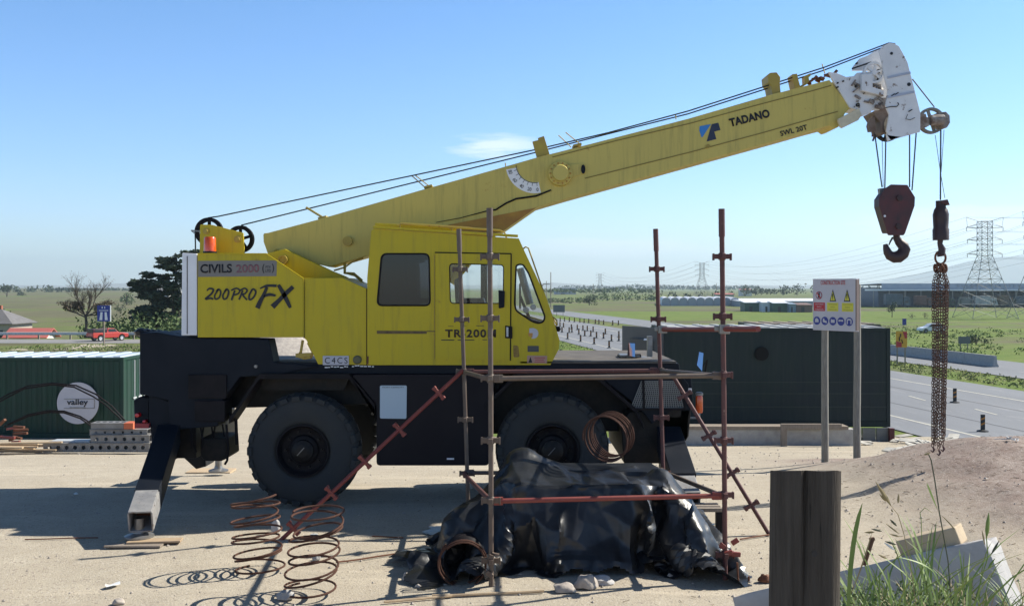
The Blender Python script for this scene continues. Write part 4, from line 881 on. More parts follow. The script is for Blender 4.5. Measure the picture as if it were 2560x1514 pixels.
bm = NB(); a = P(1550, 889, 13.55); b = P(1602, 889, 13.55); box(bm, (a.x, 13.5, a.z-.01), (b.x, 13.8, a.z+.015)); box(bm, (P(1618, 0, 13.8).x, 13.75, P(0, 905, 13.8).z), (P(1630, 0, 13.8).x, 13.85, P(0, 840, 13.8).z)); obj('front_shelf', bm, M_gsteel, CR)
# ---- outriggers
def outrigger(name, a, b, w, foot, m, plates=True, hollow=True):
    """square beam from a (at the chassis) to b (open outer end) with jack foot on ground point foot"""
    a = Vector(a); b = Vector(b); d = (b-a).normalized(); s = d.cross(Vector((0, 0, 1))).normalized(); u = s.cross(d); th = .02; bm = NB()
    for (o, ww, hh) in ((u*(w/2), w, th), (-u*(w/2), w, th), (s*(w/2), th, w-th), (-s*(w/2), th, w-th)):
        bar(bm, a+o, b+o, ww, hh)
    t = obj(name, bm, m, CR, bev=.004)
    bm = NB(); bar(bm, a+d*.05, b-d*.28, w-.05, w-.05); obj('inner_box', bm, M_rust, t)
    bm = NB(); f = Vector(foot); top = b-d*.12; cyl(bm, (f.x, f.y, f.z+.05), (f.x, f.y, max(top.z-.02, f.z+.12)), .055, 14); lathe(bm, [(.001, 0), (.16, 0), (.16, .02), (.07, .05), (.06, .09), (.001, .09)], (f.x, f.y, f.z+.03), 'Z', 20); obj('jack_foot', bm, M_gsteel, t, smooth=True)
M_orig = mat('outrigger_grey', (.16, .165, .18), .6, .2, c2=(.36, .35, .34), ns=7, amt=1., c3=(.10, .06, .045), w3=(.58, .66), s3=12)
outrigger('outrigger_beam', (-4.43, 12.75, .86), (-4.15, 11.12, .24), .25, (-4.2, 11.22, .02), M_orig)
bm = NB()
bar(bm, (-4.475, 13.0, .955), (-4.22, 11.53, .396), .275, .275); obj('outrigger_sleeve', bm, N_, CR, bev=.01); bm = NB(); bar(bm, (2.045, 13.4, 1.03), (2.05, 11.95, .495), .31, .31); obj('outrigger_sleeve', bm, N_, CR, bev=.01)
PP('outrigger_housing', [(372, 985), (428, 1005), (434, 1150), (408, 1160), (400, 1228), (392, 1228), (390, 1150), (380, 1120), (375, 1060), (372, 1050)], 13.02, 13.3, N_, CR, .01)
outrigger('outrigger_beam', (-4.4, 15.1, .95), (-4.95, 16.6, .45), .27, (-4.85, 16.45, -.2), M_orig)
PP('outrigger_housing', [(430, 1080), (500, 1090), (516, 1165), (490, 1172), (455, 1140)], 15.0, 15.4, M_grime, CR, .01)
a_ = P(1665, 1080, 13.2); outrigger('outrigger_beam', (a_.x, 13.2, .95), (2.05, 11.6, .35), .27, (2.05, 11.7, .02), M_orig)
PP('outrigger_housing', [(1655, 1040), (1722, 1040), (1720, 1090), (1672, 1178), (1655, 1178)], 13.0, 13.3, M_grime, CR, .01)
outrigger('outrigger_beam', (2.2, 15.1, .95), (2.75, 16.6, .45), .27, (2.65, 16.45, -.2), M_orig)
# ---- superstructure: rear housing with white counterweight
bm = NB(); prism(bm, XZ([(455, 632), (492, 634), (492, 838), (453, 838)], YN), YN, 14.9); cw = obj('counterweight', bm, M_white, CR, bev=.01)
bm = NB(); a = P(468, 640, YN-.004); b = P(468, 834, YN-.004); tube(bm, [a, b], .005, 5); obj('panel_seam', bm, M_seam, cw)
HS = [(494, 634), (666, 634), (758, 695), (758, 843), (494, 843)]
hs_ = PP('engine_housing', HS, YN, YN+.05, M_yel, CR, .006)
PP('housing_core', [(496, 640), (650, 640), (650, 712), (756, 712), (756, 842), (496, 842)], YN+.051, 14.88, M_yel, hs_, .006)
bm = NB(); a, b, c = [P(*p, YN-.01) for p in ((494, 634), (666, 634), (759, 696))]; tube(bm, [a, b, c], .008, 6); tube(bm, [P(759.5, 696, YN-.003), P(759.5, 842, YN-.003)], .006, 5); obj('edge_trim', bm, M_yel, hs_)
PP('housing_seam', [(758.3, 697), (761.2, 697), (761.2, 845), (758.3, 845)], YN+.001, YN+.1, M_seam, CR)
bm = NB(); pts = XZ([(495, 652), (640, 651), (692, 651), (691, 690), (495, 692)], YN-.004); prism(bm, pts, YN-.004, YN-.001); st = obj('name_strip', bm, M_gstrip, hs_)
ptext('lettering', 'CIVILS', (501, 682.5), (580, 681.5), 22, YN-.006, M_txt, hs_, off=.022); ptext('lettering', '2000', (591, 681.5), (648, 680), 20, YN-.006, M_txtr, hs_, off=.012)
ptext('lettering', '(', (656, 683), (661, 683), 23, YN-.006, M_txt, hs_, off=.01); ptext('lettering', ')', (680, 682), (685, 682), 23, YN-.006, M_txt, hs_, off=.01)
ptext('lettering', 'PTY', (664, 671), (677, 671), 6.5, YN-.006, M_txt, hs_); ptext('lettering', 'LTD', (664, 680), (677, 680), 6.5, YN-.006, M_txt, hs_)
# brush lettering: 200 PRO FX drawn as strokes
def strokes(name, sts, Y, m, parent):
    bm = NB()
    for pts, w in sts:
        ps = [P(*p, Y) for p in pts]
        ws = w if isinstance(w, (list, tuple)) else [w]*len(ps)
        # smooth polyline
        q = []; qw = []
        for i in range(len(ps)-1):
            p0 = ps[max(0, i-1)]; p1 = ps[i]; p2 = ps[i+1]; p3 = ps[min(len(ps)-1, i+2)]
            for k in range(5):
                t = k/5; q.append(.5*((2*p1)+(p2-p0)*t+(2*p0-5*p1+4*p2-p3)*t*t+(3*p1-p0-3*p2+p3)*t**3)); qw.append(lerp(ws[i], ws[i+1], t))
        q.append(ps[-1]); qw.append(ws[-1]); L_ = []; R_ = []
        for i, p in enumerate(q):
            d = (q[min(i+1, len(q)-1)]-q[max(i-1, 0)]); d.normalize(); nn = Vector((-d.z, 0, d.x)); h = qw[i]/F*Y/2; L_.append(bm.verts.new(p+nn*h)); R_.append(bm.verts.new(p-nn*h))
        for i in range(len(q)-1): bm.faces.new((L_[i], L_[i+1], R_[i+1], R_[i]))
        for E in (0, -1): pass
    o = obj(name, bm, m, parent); s_ = o.modifiers.new('s', 'SOLIDIFY'); s_.thickness = .0015; s_.offset = 0; return o
def tz(l): return [((460+x*.2291), (500+y*.2291)) for x, y in l]
strokes('lettering', [(tz([(250, 990), (275, 965), (320, 975), (300, 1020), (235, 1078), (290, 1070), (318, 1082)]), [3, 4.5, 5, 5, 5, 5, 4]),
    (tz([(375, 975), (335, 1040), (345, 1080), (385, 1060), (400, 1000), (375, 972), (350, 1000)]), 4.2), (tz([(465, 972), (425, 1035), (435, 1080), (470, 1062), (487, 1000), (465, 970), (440, 1000)]), 4.2),
    (tz([(555, 985), (535, 1040), (518, 1092)]), 4.5), (tz([(515, 985), (570, 962), (608, 985), (590, 1020), (545, 1035)]), 4.2),
    (tz([(640, 985), (620, 1040), (600, 1086)]), 4.5), (tz([(612, 985), (660, 962), (690, 985), (665, 1020), (640, 1028), (660, 1060), (688, 1088)]), 4.2),
    (tz([(745, 975), (712, 1035), (715, 1085), (755, 1065), (783, 1005), (760, 970), (735, 985)]), 4.6)], YN-.008, M_txt, hs_)
strokes('lettering', [(tz([(905, 950), (870, 1030), (830, 1110), (800, 1178)]), [7, 8, 11, 12]), (tz([(830, 965), (900, 935), (1010, 935)]), [3, 6, 7]), (tz([(870, 1052), (930, 1030), (1000, 1042)]), [5, 8, 5]),
    (tz([(1030, 925), (1085, 1020), (1130, 1110), (1160, 1175)]), [8, 11, 10, 7]), (tz([(1190, 945), (1120, 1010), (1040, 1090), (965, 1165)]), [10, 11, 10, 14])], YN-.010, M_txt, hs_)
# middle panel
mp_ = PP('middle_housing', [(761, 695), (855, 694), (916, 721), (916, 912), (795, 910), (766, 850), (761, 845)], YN+.012, 14.2, M_yel, CR, .006)
PP('housing_seam', [(915, 722), (918, 722), (918, 912), (915, 912)], YN+.014, YN+.1, M_seam, CR)
bm = NB(); a = P(807, 912, YN); b = P(872, 889, YN); box(bm, (a.x, YN-.004, a.z), (b.x, YN+.01, b.z)); npl = obj('number_plate', bm, M_sign, CR, bev=.002)
ptext('lettering', 'C4CS', (812, 908), (869, 908), 15, YN-.006, M_txt, npl, sp=1.3)
bm = NB(); c, r = ell(893, 899, 11, YN); lathe(bm, [(.001, -.008), (r*.7, -.01), (r, -.002), (r, .01), (.001, .01)], (c.x, YN, c.z), 'Y', 20); obj('round_badge', bm, mat('tarnished_badge', (.10, .10, .06), .5, .5), CR)
bm = NB(); rg = random.Random(2)
for (x0_, x1_, yy) in ((812, 868, 916), (880, 930, 914)):
    x = x0_
    while x < x1_: w = rg.uniform(3, 8); a = P(x, yy+rg.uniform(-1, 2), YN-.01); bar(bm, a, a+Vector((w/F*YN, 0, 0)), .01, .012); x += w+rg.uniform(1, 3)
obj('chipped_edge', bm, M_white, CR)
PP('turntable', [(960, 912), (1200, 912), (1200, 925), (960, 925)], 13.3, 14.9, M_yeld, CR, .006)
PP('turntable_ring', [(900, 905), (1330, 905), (1330, 914), (900, 914)], 13.2, 15.0, M_blk, CR)
# small hook and chain at the corner of the middle housing
bm = NB(); tube(bm, [P(757, 850, 12.99), P(752, 880, 12.99), P(742, 890, 12.99), P(760, 895, 12.99), P(778, 893, 12.99), P(783, 882, 12.99), P(770, 856, 12.99)], .018, 8); bar(bm, P(740, 888, 13.0), P(780, 886, 13.0), .06, .05); obj('tie_down_bracket', bm, M_yeld, CR)
# boom support frame (side plates that carry the boom pivot)
PP('boom_support_plate', [(666, 634), (712, 622), (830, 678), (860, 690), (918, 722), (918, 760), (700, 760)], 13.62, 13.78, M_yel, CR, .01)
PP('boom_support_plate', [(666, 634), (712, 622), (830, 678), (860, 690), (918, 722), (918, 760), (700, 760)], 14.55, 14.7, M_yel, CR, .01)
bm = NB(); c, r = ell(708, 650, 12, 13.6); lathe(bm, [(.001, -.03), (r*.7, -.03), (r*.72, -.05), (r, -.05), (r, .02), (.001, .02)], (c.x, 13.6, c.z), 'Y', 24); obj('pivot_pin', bm, M_yeld, CR, smooth=True)
bm = NB(); tube(bm, [P(862, 655, 13.9), P(862, 682, 13.9), P(884, 684, 13.9), P(905, 702, 13.9)], .022, 8); tube(bm, [P(835, 676, 13.9), P(862, 668, 13.9), P(880, 655, 13.9), P(908, 645, 13.9)], .012, 8); tube(bm, [P(868, 683, 13.9), P(892, 690, 13.9), P(912, 712, 13.9)], .014, 8); obj('hydraulic_pipe', bm, M_yeld, CR, smooth=True)
# ---- sheaves and their bracket on the housing
def spoked(name, c, r, Y0, w, m, parent, spokes=5, rim=.27, groove=True):
    bm = NB(); lathe(bm, [(r*(1-rim), -w/2), (r*1., -w/2), (r*1., -w*.35), (r*.93, 0), (r*1., w*.35), (r*1., w/2), (r*(1-rim), w/2), (r*(1-rim), -w/2)], c, 'Y', 44)
    lathe(bm, [(.001, -w*.6), (r*.24, -w*.6), (r*.24, w*.6), (.001, w*.6)], c, 'Y', 20)
    for k in range(spokes):
        a = 2*PI*k/spokes+.3; d = Vector((math.cos(a), 0, math.sin(a))); bar(bm, Vector(c)+d*r*.2, Vector(c)+d*r*(1-rim*.7), r*.2, w*.5, up=(0, 1, 0))
    return obj(name, bm, m, parent, smooth=True)
YS = 13.75
cA = P(523, 579, YS+.25); cB = P(601, 598, YS+.25); k_ = F/(YS+.25)
spoked('rope_sheave', (cA.x, YS+.25, cA.z), 35/k_, 0, .07, M_blk, CR); spoked('rope_sheave', (cB.x, YS+.25, cB.z), 34/k_, 0, .07, M_blk, CR)
BR = [(500, 563), (502, 561), (530, 562), (608, 582), (611, 634), (499, 634)]
for q, y0 in enumerate((YS, YS+.42)):
    PP('sheave_bracket', BR, y0, y0+.03, M_yel, CR, .004)
bm = NB()
for (px, py, rr_) in ((516, 578, 8), (595, 598, 9)):
    c, r = ell(px, py, rr_, YS); lathe(bm, [(.001, -.04), (r*.6, -.04), (r*.65, -.02), (r, -.02), (r, 0), (.001, 0)], (c.x, YS, c.z), 'Y', 20)
obj('sheave_pin', bm, M_yeld, CR, smooth=True)
bm = NB(); bar(bm, P(500, 578, YS+.2), P(478, 576, YS+.2), .02, .02); bar(bm, P(478, 576, YS+.2), P(488, 584, YS+.2), .015, .015); obj('rope_keeper', bm, M_gsteel, CR)
c = P(525, 612, 13.5); hh = 20/F*13.5; bm = NB(); lathe(bm, [(.001, hh), (.065, hh), (.078, hh*.85), (.082, -hh), (.001, -hh)], (c.x, 13.5, c.z), 'Z', 24); bc = obj('beacon', bm, M_orange, CR, smooth=True)
bm = NB(); lathe(bm, [(.09, -hh-.03), (.09, -hh+.02), (.001, -hh+.02)], (c.x, 13.5, c.z), 'Z', 20); obj('beacon_base', bm, M_blk, bc)
bm = NB(); rg = random.Random(4)
for k in range(8): a = P(352+k*15, 832+k*1.6, 13.2+.1*k); lathe(bm, [(.001, -.05), (.07, -.03), (.09, .02), (.04, .06), (.001, .07)], a, 'Z', 9)
obj('folded_sheeting', bm, M_tarp, CR)
# ---- boom
YB1 = 14.40
top = [(658, 587), (660, 583), (670, 582), (794, 549), (1050, 476), (1240, 423), (1341, 394), (1491, 356), (1720, 297), (1931, 236), (2074, 200)]
BO = top+[(2127, 269), (2113, 284), (2094, 282), (2032, 322), (1966, 343), (1720, 411), (1416, 496), (1341, 519), (1254, 580), (1150, 600), (1000, 622), (909, 642), (822, 667), (712, 632), (666, 634), (658, 612)]
BOt = top[:]+[(2127, 269), (2113, 283), (2096, 318), (2083, 322), (2074, 315), (2032, 326), (1966, 345), (1720, 413), (1416, 497), (1341, 519), (1254, 580), (1150, 600), (1000, 622), (909, 642), (822, 667), (712, 640), (670, 636), (659, 605)]
bo = PP('boom', BOt, YB, YB1, M_yelb, CR, .008)
bm = NB()
for pts, w in (([(1381, 393), (1540, 352), (1720, 310), (1900, 261), (2032, 227), (2078, 214)], .010), ([(1462, 446), (1720, 382), (1900, 334), (2094, 279)], .010)):
    ps = [P(*p, YB) for p in pts]
    for a, b in zip(ps, ps[1:]): bar(bm, a, b, .016, .012)
obj('stiffener_rib', bm, mat('dark_mustard_weld', (.20, .15, .03), .7), bo)  # ribs in a darker mustard than the boom sides
bm = NB(); ps = [P(*p, YB-.012) for p in ((1378, 475), (1340, 490), (1290, 497), (1265, 508), (1240, 524), (1215, 528), (1150, 545), (1090, 556))]; tube(bm, ps, [.011, .013, .013, .012, .012, .008, .005, .004], 8); obj('cable', bm, M_blk, bo, smooth=True)
PP('gusset_seam', [(1120, 562), (1341, 519), (1254, 580), (1150, 600)], YB-.01, YB-.002, M_rustyel, bo)
c, r = ell(1400, 435, 30, YB); bm = NB(); lathe(bm, [(.001, -.16), (r*.62, -.16), (r*.68, -.14), (r*.68, -.09), (r*.98, -.08), (r, -.06), (r*1.04, .0), (.001, .0)], (c.x, YB, c.z), 'Y', 36); lb = obj('boom_pivot_boss', bm, M_yelb, bo, smooth=True)
bm = NB()
for k in range(14): a = 2*PI*k/14; cyl(bm, (c.x+r*.84*math.cos(a), YB-.10, c.z+r*.84*math.sin(a)), (c.x+r*.84*math.cos(a), YB-.07, c.z+r*.84*math.sin(a)), .012, 6)
obj('boss_bolts', bm, M_rustyel, lb)
PP('boss_bracket', [(1415, 412), (1462, 408), (1464, 432), (1420, 446)], YB-.02, YB, M_yelb, bo, .004)
c, r = ell(1458, 423, 6, YB-.03); bm = NB(); lathe(bm, [(.001, -.02), (.03, -.02), (.03, .0), (.001, .0)], (0, 0, 0), 'Y', 20)
for v in bm.verts: v.co = Vector((v.co.x+c.x, v.co.y+YB-.02, v.co.z*2.1+c.z))
obj('oval_port', bm, M_navy, bo)
# boom angle scale
def tq(x, y): return (1240+x*.2022, 300+y*.2022)
pc = tq(480, 545)
def arc(r, a): return (pc[0]+r*math.cos(R(a)), pc[1]+r*math.sin(R(a)))
outer_ = [arc(73, a) for a in range(78, 176, 7)]; inner_ = [arc(46, a) for a in range(78, 176, 7)]
ang = PP('angle_scale', outer_+inner_[::-1], YB-.004, YB-.001, M_white, bo)
for a, s_ in ((84, '0'), (102, '20'), (121, '40'), (141, '60'), (162, '80')):
    p = arc(65, a); d = (math.cos(R(a-90)), math.sin(R(a-90))); h = 9; w = 5 if s_ == '0' else 10
    p0 = (p[0]-d[0]*w/2-math.cos(R(a))*-h/2*.8, p[1]-d[1]*w/2+math.sin(R(a))*h/2*.8); ptext('lettering', s_, p0, (p0[0]+d[0]*w, p0[1]+d[1]*w), h, YB-.005, M_txt, ang)
bm = NB()
for a in range(84, 172, 13): bar(bm, P(*arc(48, a), YB-.006), P(*arc(55, a), YB-.006), .004, .006)
for a in range(80, 172, 6): bar(bm, P(*arc(47, a), YB-.006), P(*arc(47, a+6), YB-.006), .004, .008)
obj('scale_marks', bm, M_txt, ang)
# writing on the boom
ptext('lettering', 'TADANO', (1826, 318), (1926, 293), 21, YB-.002, M_txt, bo, off=.045, sp=1.05, lift=.006)
ptext('lettering', 'SWL 20T', (1952, 341), (2019, 324), 13, YB-.002, M_txt, bo, off=.022, sp=1.05, lift=.006)
def tb(l): return [(1680+x*.2072, 150+y*.2072) for x, y in l]
PP('blue_emblem', tb([(335, 800), (470, 775), (365, 935), (355, 930), (330, 850)]), YB-.006, YB-.002, mat('emblem_blue', (.03, .20, .55), .4), bo)
PP('dark_emblem', tb([(480, 775), (560, 758), (585, 845), (510, 865), (535, 955), (418, 985)]), YB-.006, YB-.002, mat('emblem_navy', (.015, .02, .05), .4), bo)
bm = NB(); c, r = ell(1770, 366, 5, YB); lathe(bm, [(r*.5, -.02), (r, -.02), (r, 0)], (c.x, YB, c.z), 'Y', 14); c, r = ell(870, 603, 12, YB); lathe(bm, [(.001, -.05), (r, -.05), (r, 0)], (c.x, YB, c.z), 'Y', 18); c, r = ell(692, 628, 6, YB); lathe(bm, [(.5*r, -.03), (r, -.03), (r, 0)], (c.x, YB, c.z), 'Y', 14); obj('small_boss', bm, M_yeld, bo)
# guides, posts and whisker rods on top of the boom
YC = (YB+YB1)/2
bk = PP('rope_guide', [(1331, 354), (1346, 350), (1345, 345), (1360, 340), (1374, 385), (1342, 394)], YB+.12, YB+.18, M_yeld, bo, .004)
PP('rope_guide', [(1331, 354), (1346, 350), (1345, 345), (1360, 340), (1374, 385), (1342, 394)], YB+.36, YB+.42, M_yeld, bo, .004)
PP('rope_guide', [(1919, 187), (1926, 182), (1942, 181), (1951, 193), (1950, 210), (1952, 233), (1932, 237), (1928, 215), (1921, 205)], YB+.1, YB+.45, M_yeld, bo, .006)
PP('rope_guide', [(1980, 186), (1993, 184), (1996, 198), (2002, 220), (1988, 224)], YB+.15, YB+.4, M_yeld, bo, .006)
PP('rope_guide', [(2012, 190), (2027, 183), (2027, 190), (2022, 193), (2024, 206), (2008, 216), (1995, 218), (2013, 208)], YB+.2, YB+.35, M_yeld, bo, .004)
for (a, b) in (((764, 519), (808, 546)), ((766, 517), (820, 550)), ((1029, 439), (1062, 468)), ((1038, 438), (1080, 471)), ((1396, 338), (1428, 368)), ((1414, 331), (1452, 362)), ((1263, 407), (1265, 421)), ((2055, 160), (2062, 184)), ((1689, 288), (1690, 299))):
    bm = NB(); tube(bm, [P(*a, YC-.1), P(*b, YC-.1)], .008, 5); obj('whisker_rod', bm, M_yeld, bo)
for x, y_ in ((808, 547), (1070, 470), (1440, 367)): bm = NB(); bar(bm, P(x-8, y_+1, YC-.1), P(x+12, y_-4, YC-.1), .3, .03); obj('rod_mount', bm, M_yeld, bo)
bm = NB(); rg = random.Random(9)
for k in range(14): a = P(2020+k*5, 207-k*1.6+rg.uniform(-5, 2), YB+.1+rg.random()*.3); bar(bm, a, a+Vector((rg.uniform(.03, .1), rg.uniform(-.03, .03), rg.uniform(-.03, .05))), .04, .035)
obj('latch_gear', bm, M_rust, bo)
# lift cylinder under the boom
bm = NB(); a = P(1240, 560, 14.1); b = P(1120, 700, 14.1); cyl(bm, a, b, .11, 20); cyl(bm, P(1300, 505, 14.1), a, .07, 16); obj('lift_cylinder', bm, M_yel, CR, smooth=True)
# ---- boom head and folded jib base
def th(l): return [(2040+x*.2291, 80+y*.2291) for x, y in l]
hd = PP('boom_head', th([(180, 520), (140, 435), (240, 452), (330, 492), (420, 480), (450, 445), (520, 440), (700, 420), (775, 560), (785, 740), (750, 800), (690, 850), (610, 855), (600, 880), (500, 922), (450, 850), (370, 825)]), YB-.03, YB+.02, M_head, CR, .006)
PP('head_far_plate', th([(180, 520), (140, 435), (240, 452), (330, 492), (420, 480), (450, 445), (520, 440), (700, 420), (775, 560), (785, 740), (750, 800), (690, 850), (610, 855), (600, 880), (500, 922), (450, 850), (370, 825)]), YB1-.02, YB1+.03, M_head, hd, .006)
bm = NB(); pprism(bm, th([(200, 530), (500, 500), (600, 640), (560, 830), (400, 810)]), YB+.02, YB1-.02); obj('head_box', bm, M_head, hd, bev=.006)
jb = PP('jib_base', th([(690, 205), (720, 160), (800, 120), (860, 130), (905, 155), (940, 215), (1000, 330), (1050, 525), (1140, 880), (1138, 1090), (925, 1150), (785, 1190), (770, 1110), (800, 1150), (770, 1080), (800, 900), (770, 830), (760, 800), (785, 640), (745, 480), (720, 330)]), YB-.16, YB-.12, M_head, CR, .006)
PP('jib_base_rear_plate', th([(410, 375), (480, 290), (560, 260), (630, 215), (700, 190), (780, 200), (760, 480), (560, 420), (400, 420)]), YB+.05, YB+.1, M_head, jb, .006)
PP('jib_base_far_plate', th([(690, 205), (720, 160), (800, 120), (905, 155), (940, 215), (1000, 330), (1050, 525), (1140, 880), (1138, 1090), (925, 1150), (785, 1190), (770, 1080), (760, 800), (785, 640)]), YB1+.1, YB1+.14, M_head, jb, .006)
for a, b in (((780, 500), (1030, 445)), ((780, 715), (1070, 655))):
    bm = NB(); bar(bm, P(*th([a])[0], YB-.165), P(*th([b])[0], YB-.165), .018, .03); obj('fold_line', bm, mat('blue_grey_paint', (.38, .42, .52), .5), jb)
bm = NB()
for x, y_, r0 in ((825, 235, 16), (1015, 572, 20)):
    c, r = ell(*th([(x, y_)])[0], r0*.2291, YB-.165); lathe(bm, [(.001, -.004), (r, -.004), (r, .01)], (c.x, YB-.162, c.z), 'Y', 18)
obj('pin_hole', bm, M_txt, jb)
bm = NB()
tube(bm, [P(*p, YB-.17) for p in th([(750, 830), (820, 815), (880, 815), (905, 790), (890, 770)])], .006, 6); obj('loose_wire', bm, M_blk, jb); bm = NB(); tube(bm, [P(*p, YB-.17) for p in th([(1000, 900), (980, 950), (1030, 960), (1080, 935)])], .004, 6)
for x, y_ in ((820, 700), (860, 685), (1010, 870)): a = P(*th([(x, y_)])[0], YB-.17); bar(bm, a, a+Vector((.05, 0, .03)), .012, .012)
obj('loose_wire', bm, M_blk, jb)
c = P(*th([(625, 450)])[0], YB-.05); spoked('head_sheave', (c.x, YB-.07, c.z), 27/F*YB, 0, .06, M_head, CR, 6, .22)
PP('head_side_box', th([(500, 460), (620, 450), (620, 600), (740, 640), (740, 700), (500, 640)]), YB-.12, YB-.04, M_head, hd, .008)
bm = NB(); rg = random.Random(21)
for x, y_, r0 in ((460, 793, 20), (612, 748, 16), (240, 555, 9), (300, 535, 9), (240, 600, 9), (440, 590, 14), (690, 520, 22), (690, 425, 22), (660, 600, 12), (450, 340, 10)):
    c, r = ell(*th([(x, y_)])[0], r0*.2291, YB-.06); lathe(bm, [(r*.45, -.02), (r, -.02), (r, .03)], (c.x, YB-.04, c.z), 'Y', 12)
obj('head_bolts', bm, M_grime, hd)
bm = NB()
for k in range(22):
    p = th([(rg.uniform(380, 740), rg.uniform(560, 840))])[0]; a = P(*p, YB-.045); bar(bm, a, a+Vector((rg.uniform(-.12, .12), 0, rg.uniform(-.08, .08))), rg.uniform(.01, .04), rg.uniform(.008, .03))
for k in range(10):
    p = th([(rg.uniform(620, 760), rg.uniform(580, 840))])[0]; a = P(*p, YB-.06); bar(bm, a, a+Vector((rg.uniform(-.1, .1), -.02, rg.uniform(-.1, .1))), rg.uniform(.02, .05), rg.uniform(.02, .05))
obj('head_fittings', bm, mat('rust_streaked_white', (.34, .32, .30), .6, c2=(.13, .09, .07), ns=12), hd)
PP('cream_blade', roundpoly(th([(238, 950), (470, 830), (500, 905), (465, 962), (290, 1048), (265, 1030)]), 3), YB-.12, YB-.06, M_cream, hd, .006)
PP('head_lower_arm', th([(620, 870), (760, 800), (800, 920), (790, 1080), (770, 1110), (720, 1090), (700, 980), (660, 930)]), YB+.05, YB1-.1, mat('rust_brown_casting', (.10, .065, .055), .6, c2=(.17, .14, .13), ns=9), hd, .01)
bm = NB(); pprism(bm, th([(590, 960), (640, 900), (655, 1080), (590, 1085), (575, 1020)]), YB+.1, YB+.2); tube(bm, [P(*p, YB+.15) for p in th([(620, 1080), (640, 1130), (620, 1190)])], .014, 6); bar(bm, P(*th([(610, 1130)])[0], YB+.15), P(*th([(675, 1135)])[0], YB+.15), .03, .03); obj('rope_anchor', bm, mat('rust_brown_casting', (.2, .12, .1)), hd)
c = P(*th([(880, 1020)])[0], YB+.0); spoked('nose_sheave', (c.x, YB+.05, c.z), 31/F*YB, 0, .08, mat('worn_dark_sheave', (.14, .12, .10), .5, .4, c2=(.3, .27, .22), ns=12), CR, 6, .2)
spoked('nose_sheave', (c.x, YB+.35, c.z), 31/F*YB, 0, .08, M_grime, CR, 6, .2)
c = P(*th([(1255, 970)])[0], YB+.1); spoked('jib_sheave', (c.x, YB+.1, c.z), 33/F*YB, 0, .06, mat('worn_dark_sheave', (.14, .12, .10)), CR, 4, .2)
bm = NB(); pprism(bm, th([(1130, 900), (1200, 890), (1210, 930), (1240, 930), (1240, 1020), (1205, 1040), (1130, 1060)]), YB-.05, YB+.3); cyl(bm, P(*th([(1250, 965)])[0], YB-.02), P(*th([(1390, 960)])[0], YB-.02), .075, 14); pprism(bm, th([(1330, 880), (1420, 870), (1460, 910), (1465, 990), (1430, 1045), (1370, 1040), (1340, 960)]), YB+.0, YB+.2); obj('jib_sheave_bracket', bm, mat('rust_streaked_white', (.42, .40, .38)), CR, bev=.006)
# ---- ropes
bm = NB(); yr = YC-.05
def rope(name, pts, Y=None, r=.010, parent=CR):
    bm = NB(); tube(bm, [P(*p[:2], p[2] if len(p) > 2 else Y) for p in pts], r, 6); return obj(name, bm, M_rope, parent, smooth=True)
rope('wire_rope', [(489, 632), (488, 585), (492, 565), (505, 550), (523, 544), (545, 541), (1340, 374), (1520, 332), (1720, 278), (2060, 169), (2222, 108), (2238, 110)], 14.02)
rope('wire_rope', [(632, 605), (628, 580), (615, 567), (603, 563), (1340, 381), (1520, 335), (1720, 285), (2060, 176), (2225, 112)], 14.14)
rope('wire_rope', [(2130, 172), (2178, 156)], YB-.06, .012); rope('wire_rope', [(2281, 198), (2336, 268)], YB+.1, .009)
for i, (a, b) in enumerate((((2187, 335), (2205, 468)), ((2215, 325), (2212, 470)), ((2274, 325), (2274, 468)), ((2291, 325), (2280, 476)))): rope('wire_rope', [(*a, 13.98+.08*(i % 2)), (*b, 14.02+.03*i)], r=.0095)
rope('wire_rope', [(2352, 318), (2351, 500)], 14.0, .0105); rope('guard_wire', [(2338, 338), (2351, 430), (2362, 495)], 13.98, .004); rope('guard_wire', [(2360, 325), (2353, 430)], 13.98, .004); rope('guard_wire', [(2205, 335), (2208, 468)], 13.9, .004)
# ---- cab (hollow, with real window openings)
yc0, yc1 = YN-.02, 13.72
CAB = [(928, 577), (935, 572), (1297, 596), (1310, 625), (1367, 746), (1399, 850), (1397, 872), (1376, 912), (918, 912), (918, 695)]
CABo = XZ(CAB, yc0)
def tc_(l): return [(880+x*.283, 520+y*.283) for x, y in l]
W1 = XZ(tc_([(262, 404), (680, 404), (690, 860), (222, 860)]), yc0); W2 = XZ([(1124, 659), (1259, 662), (1258, 758), (1126, 758)], yc0)
W3 = XZ(tc_([(1450, 510), (1475, 497), (1512, 500), (1562, 580), (1705, 960), (1690, 1005), (1645, 1018), (1590, 1000), (1450, 905), (1437, 850)]), yc0)
W1r = roundpoly(W1, .07); W2r = roundpoly(W2, .05); W3r = roundpoly(W3, .03)
cabN = obj('cab', plate(CABo, [W1r, W2r, W3r], yc0, yc0+.035), M_yel, CR, bev=.006)
W2f = XZ([(1100, 659), (1275, 662), (1275, 770), (1100, 770)], yc1); W1f = XZ([(1010, 650), (1075, 650), (1075, 765), (1010, 765)], yc1); Wf = XZ([(1290, 664), (1312, 661), (1370, 803), (1290, 780)], yc1)
obj('cab_far_side', plate(XZ([(x, y_) for x, y_ in CAB], yc0), [[(p[0], p[1]) for p in roundpoly(q, .05)] for q in (W1f, W2f, Wf)], yc1-.035, yc1), M_yel, cabN)
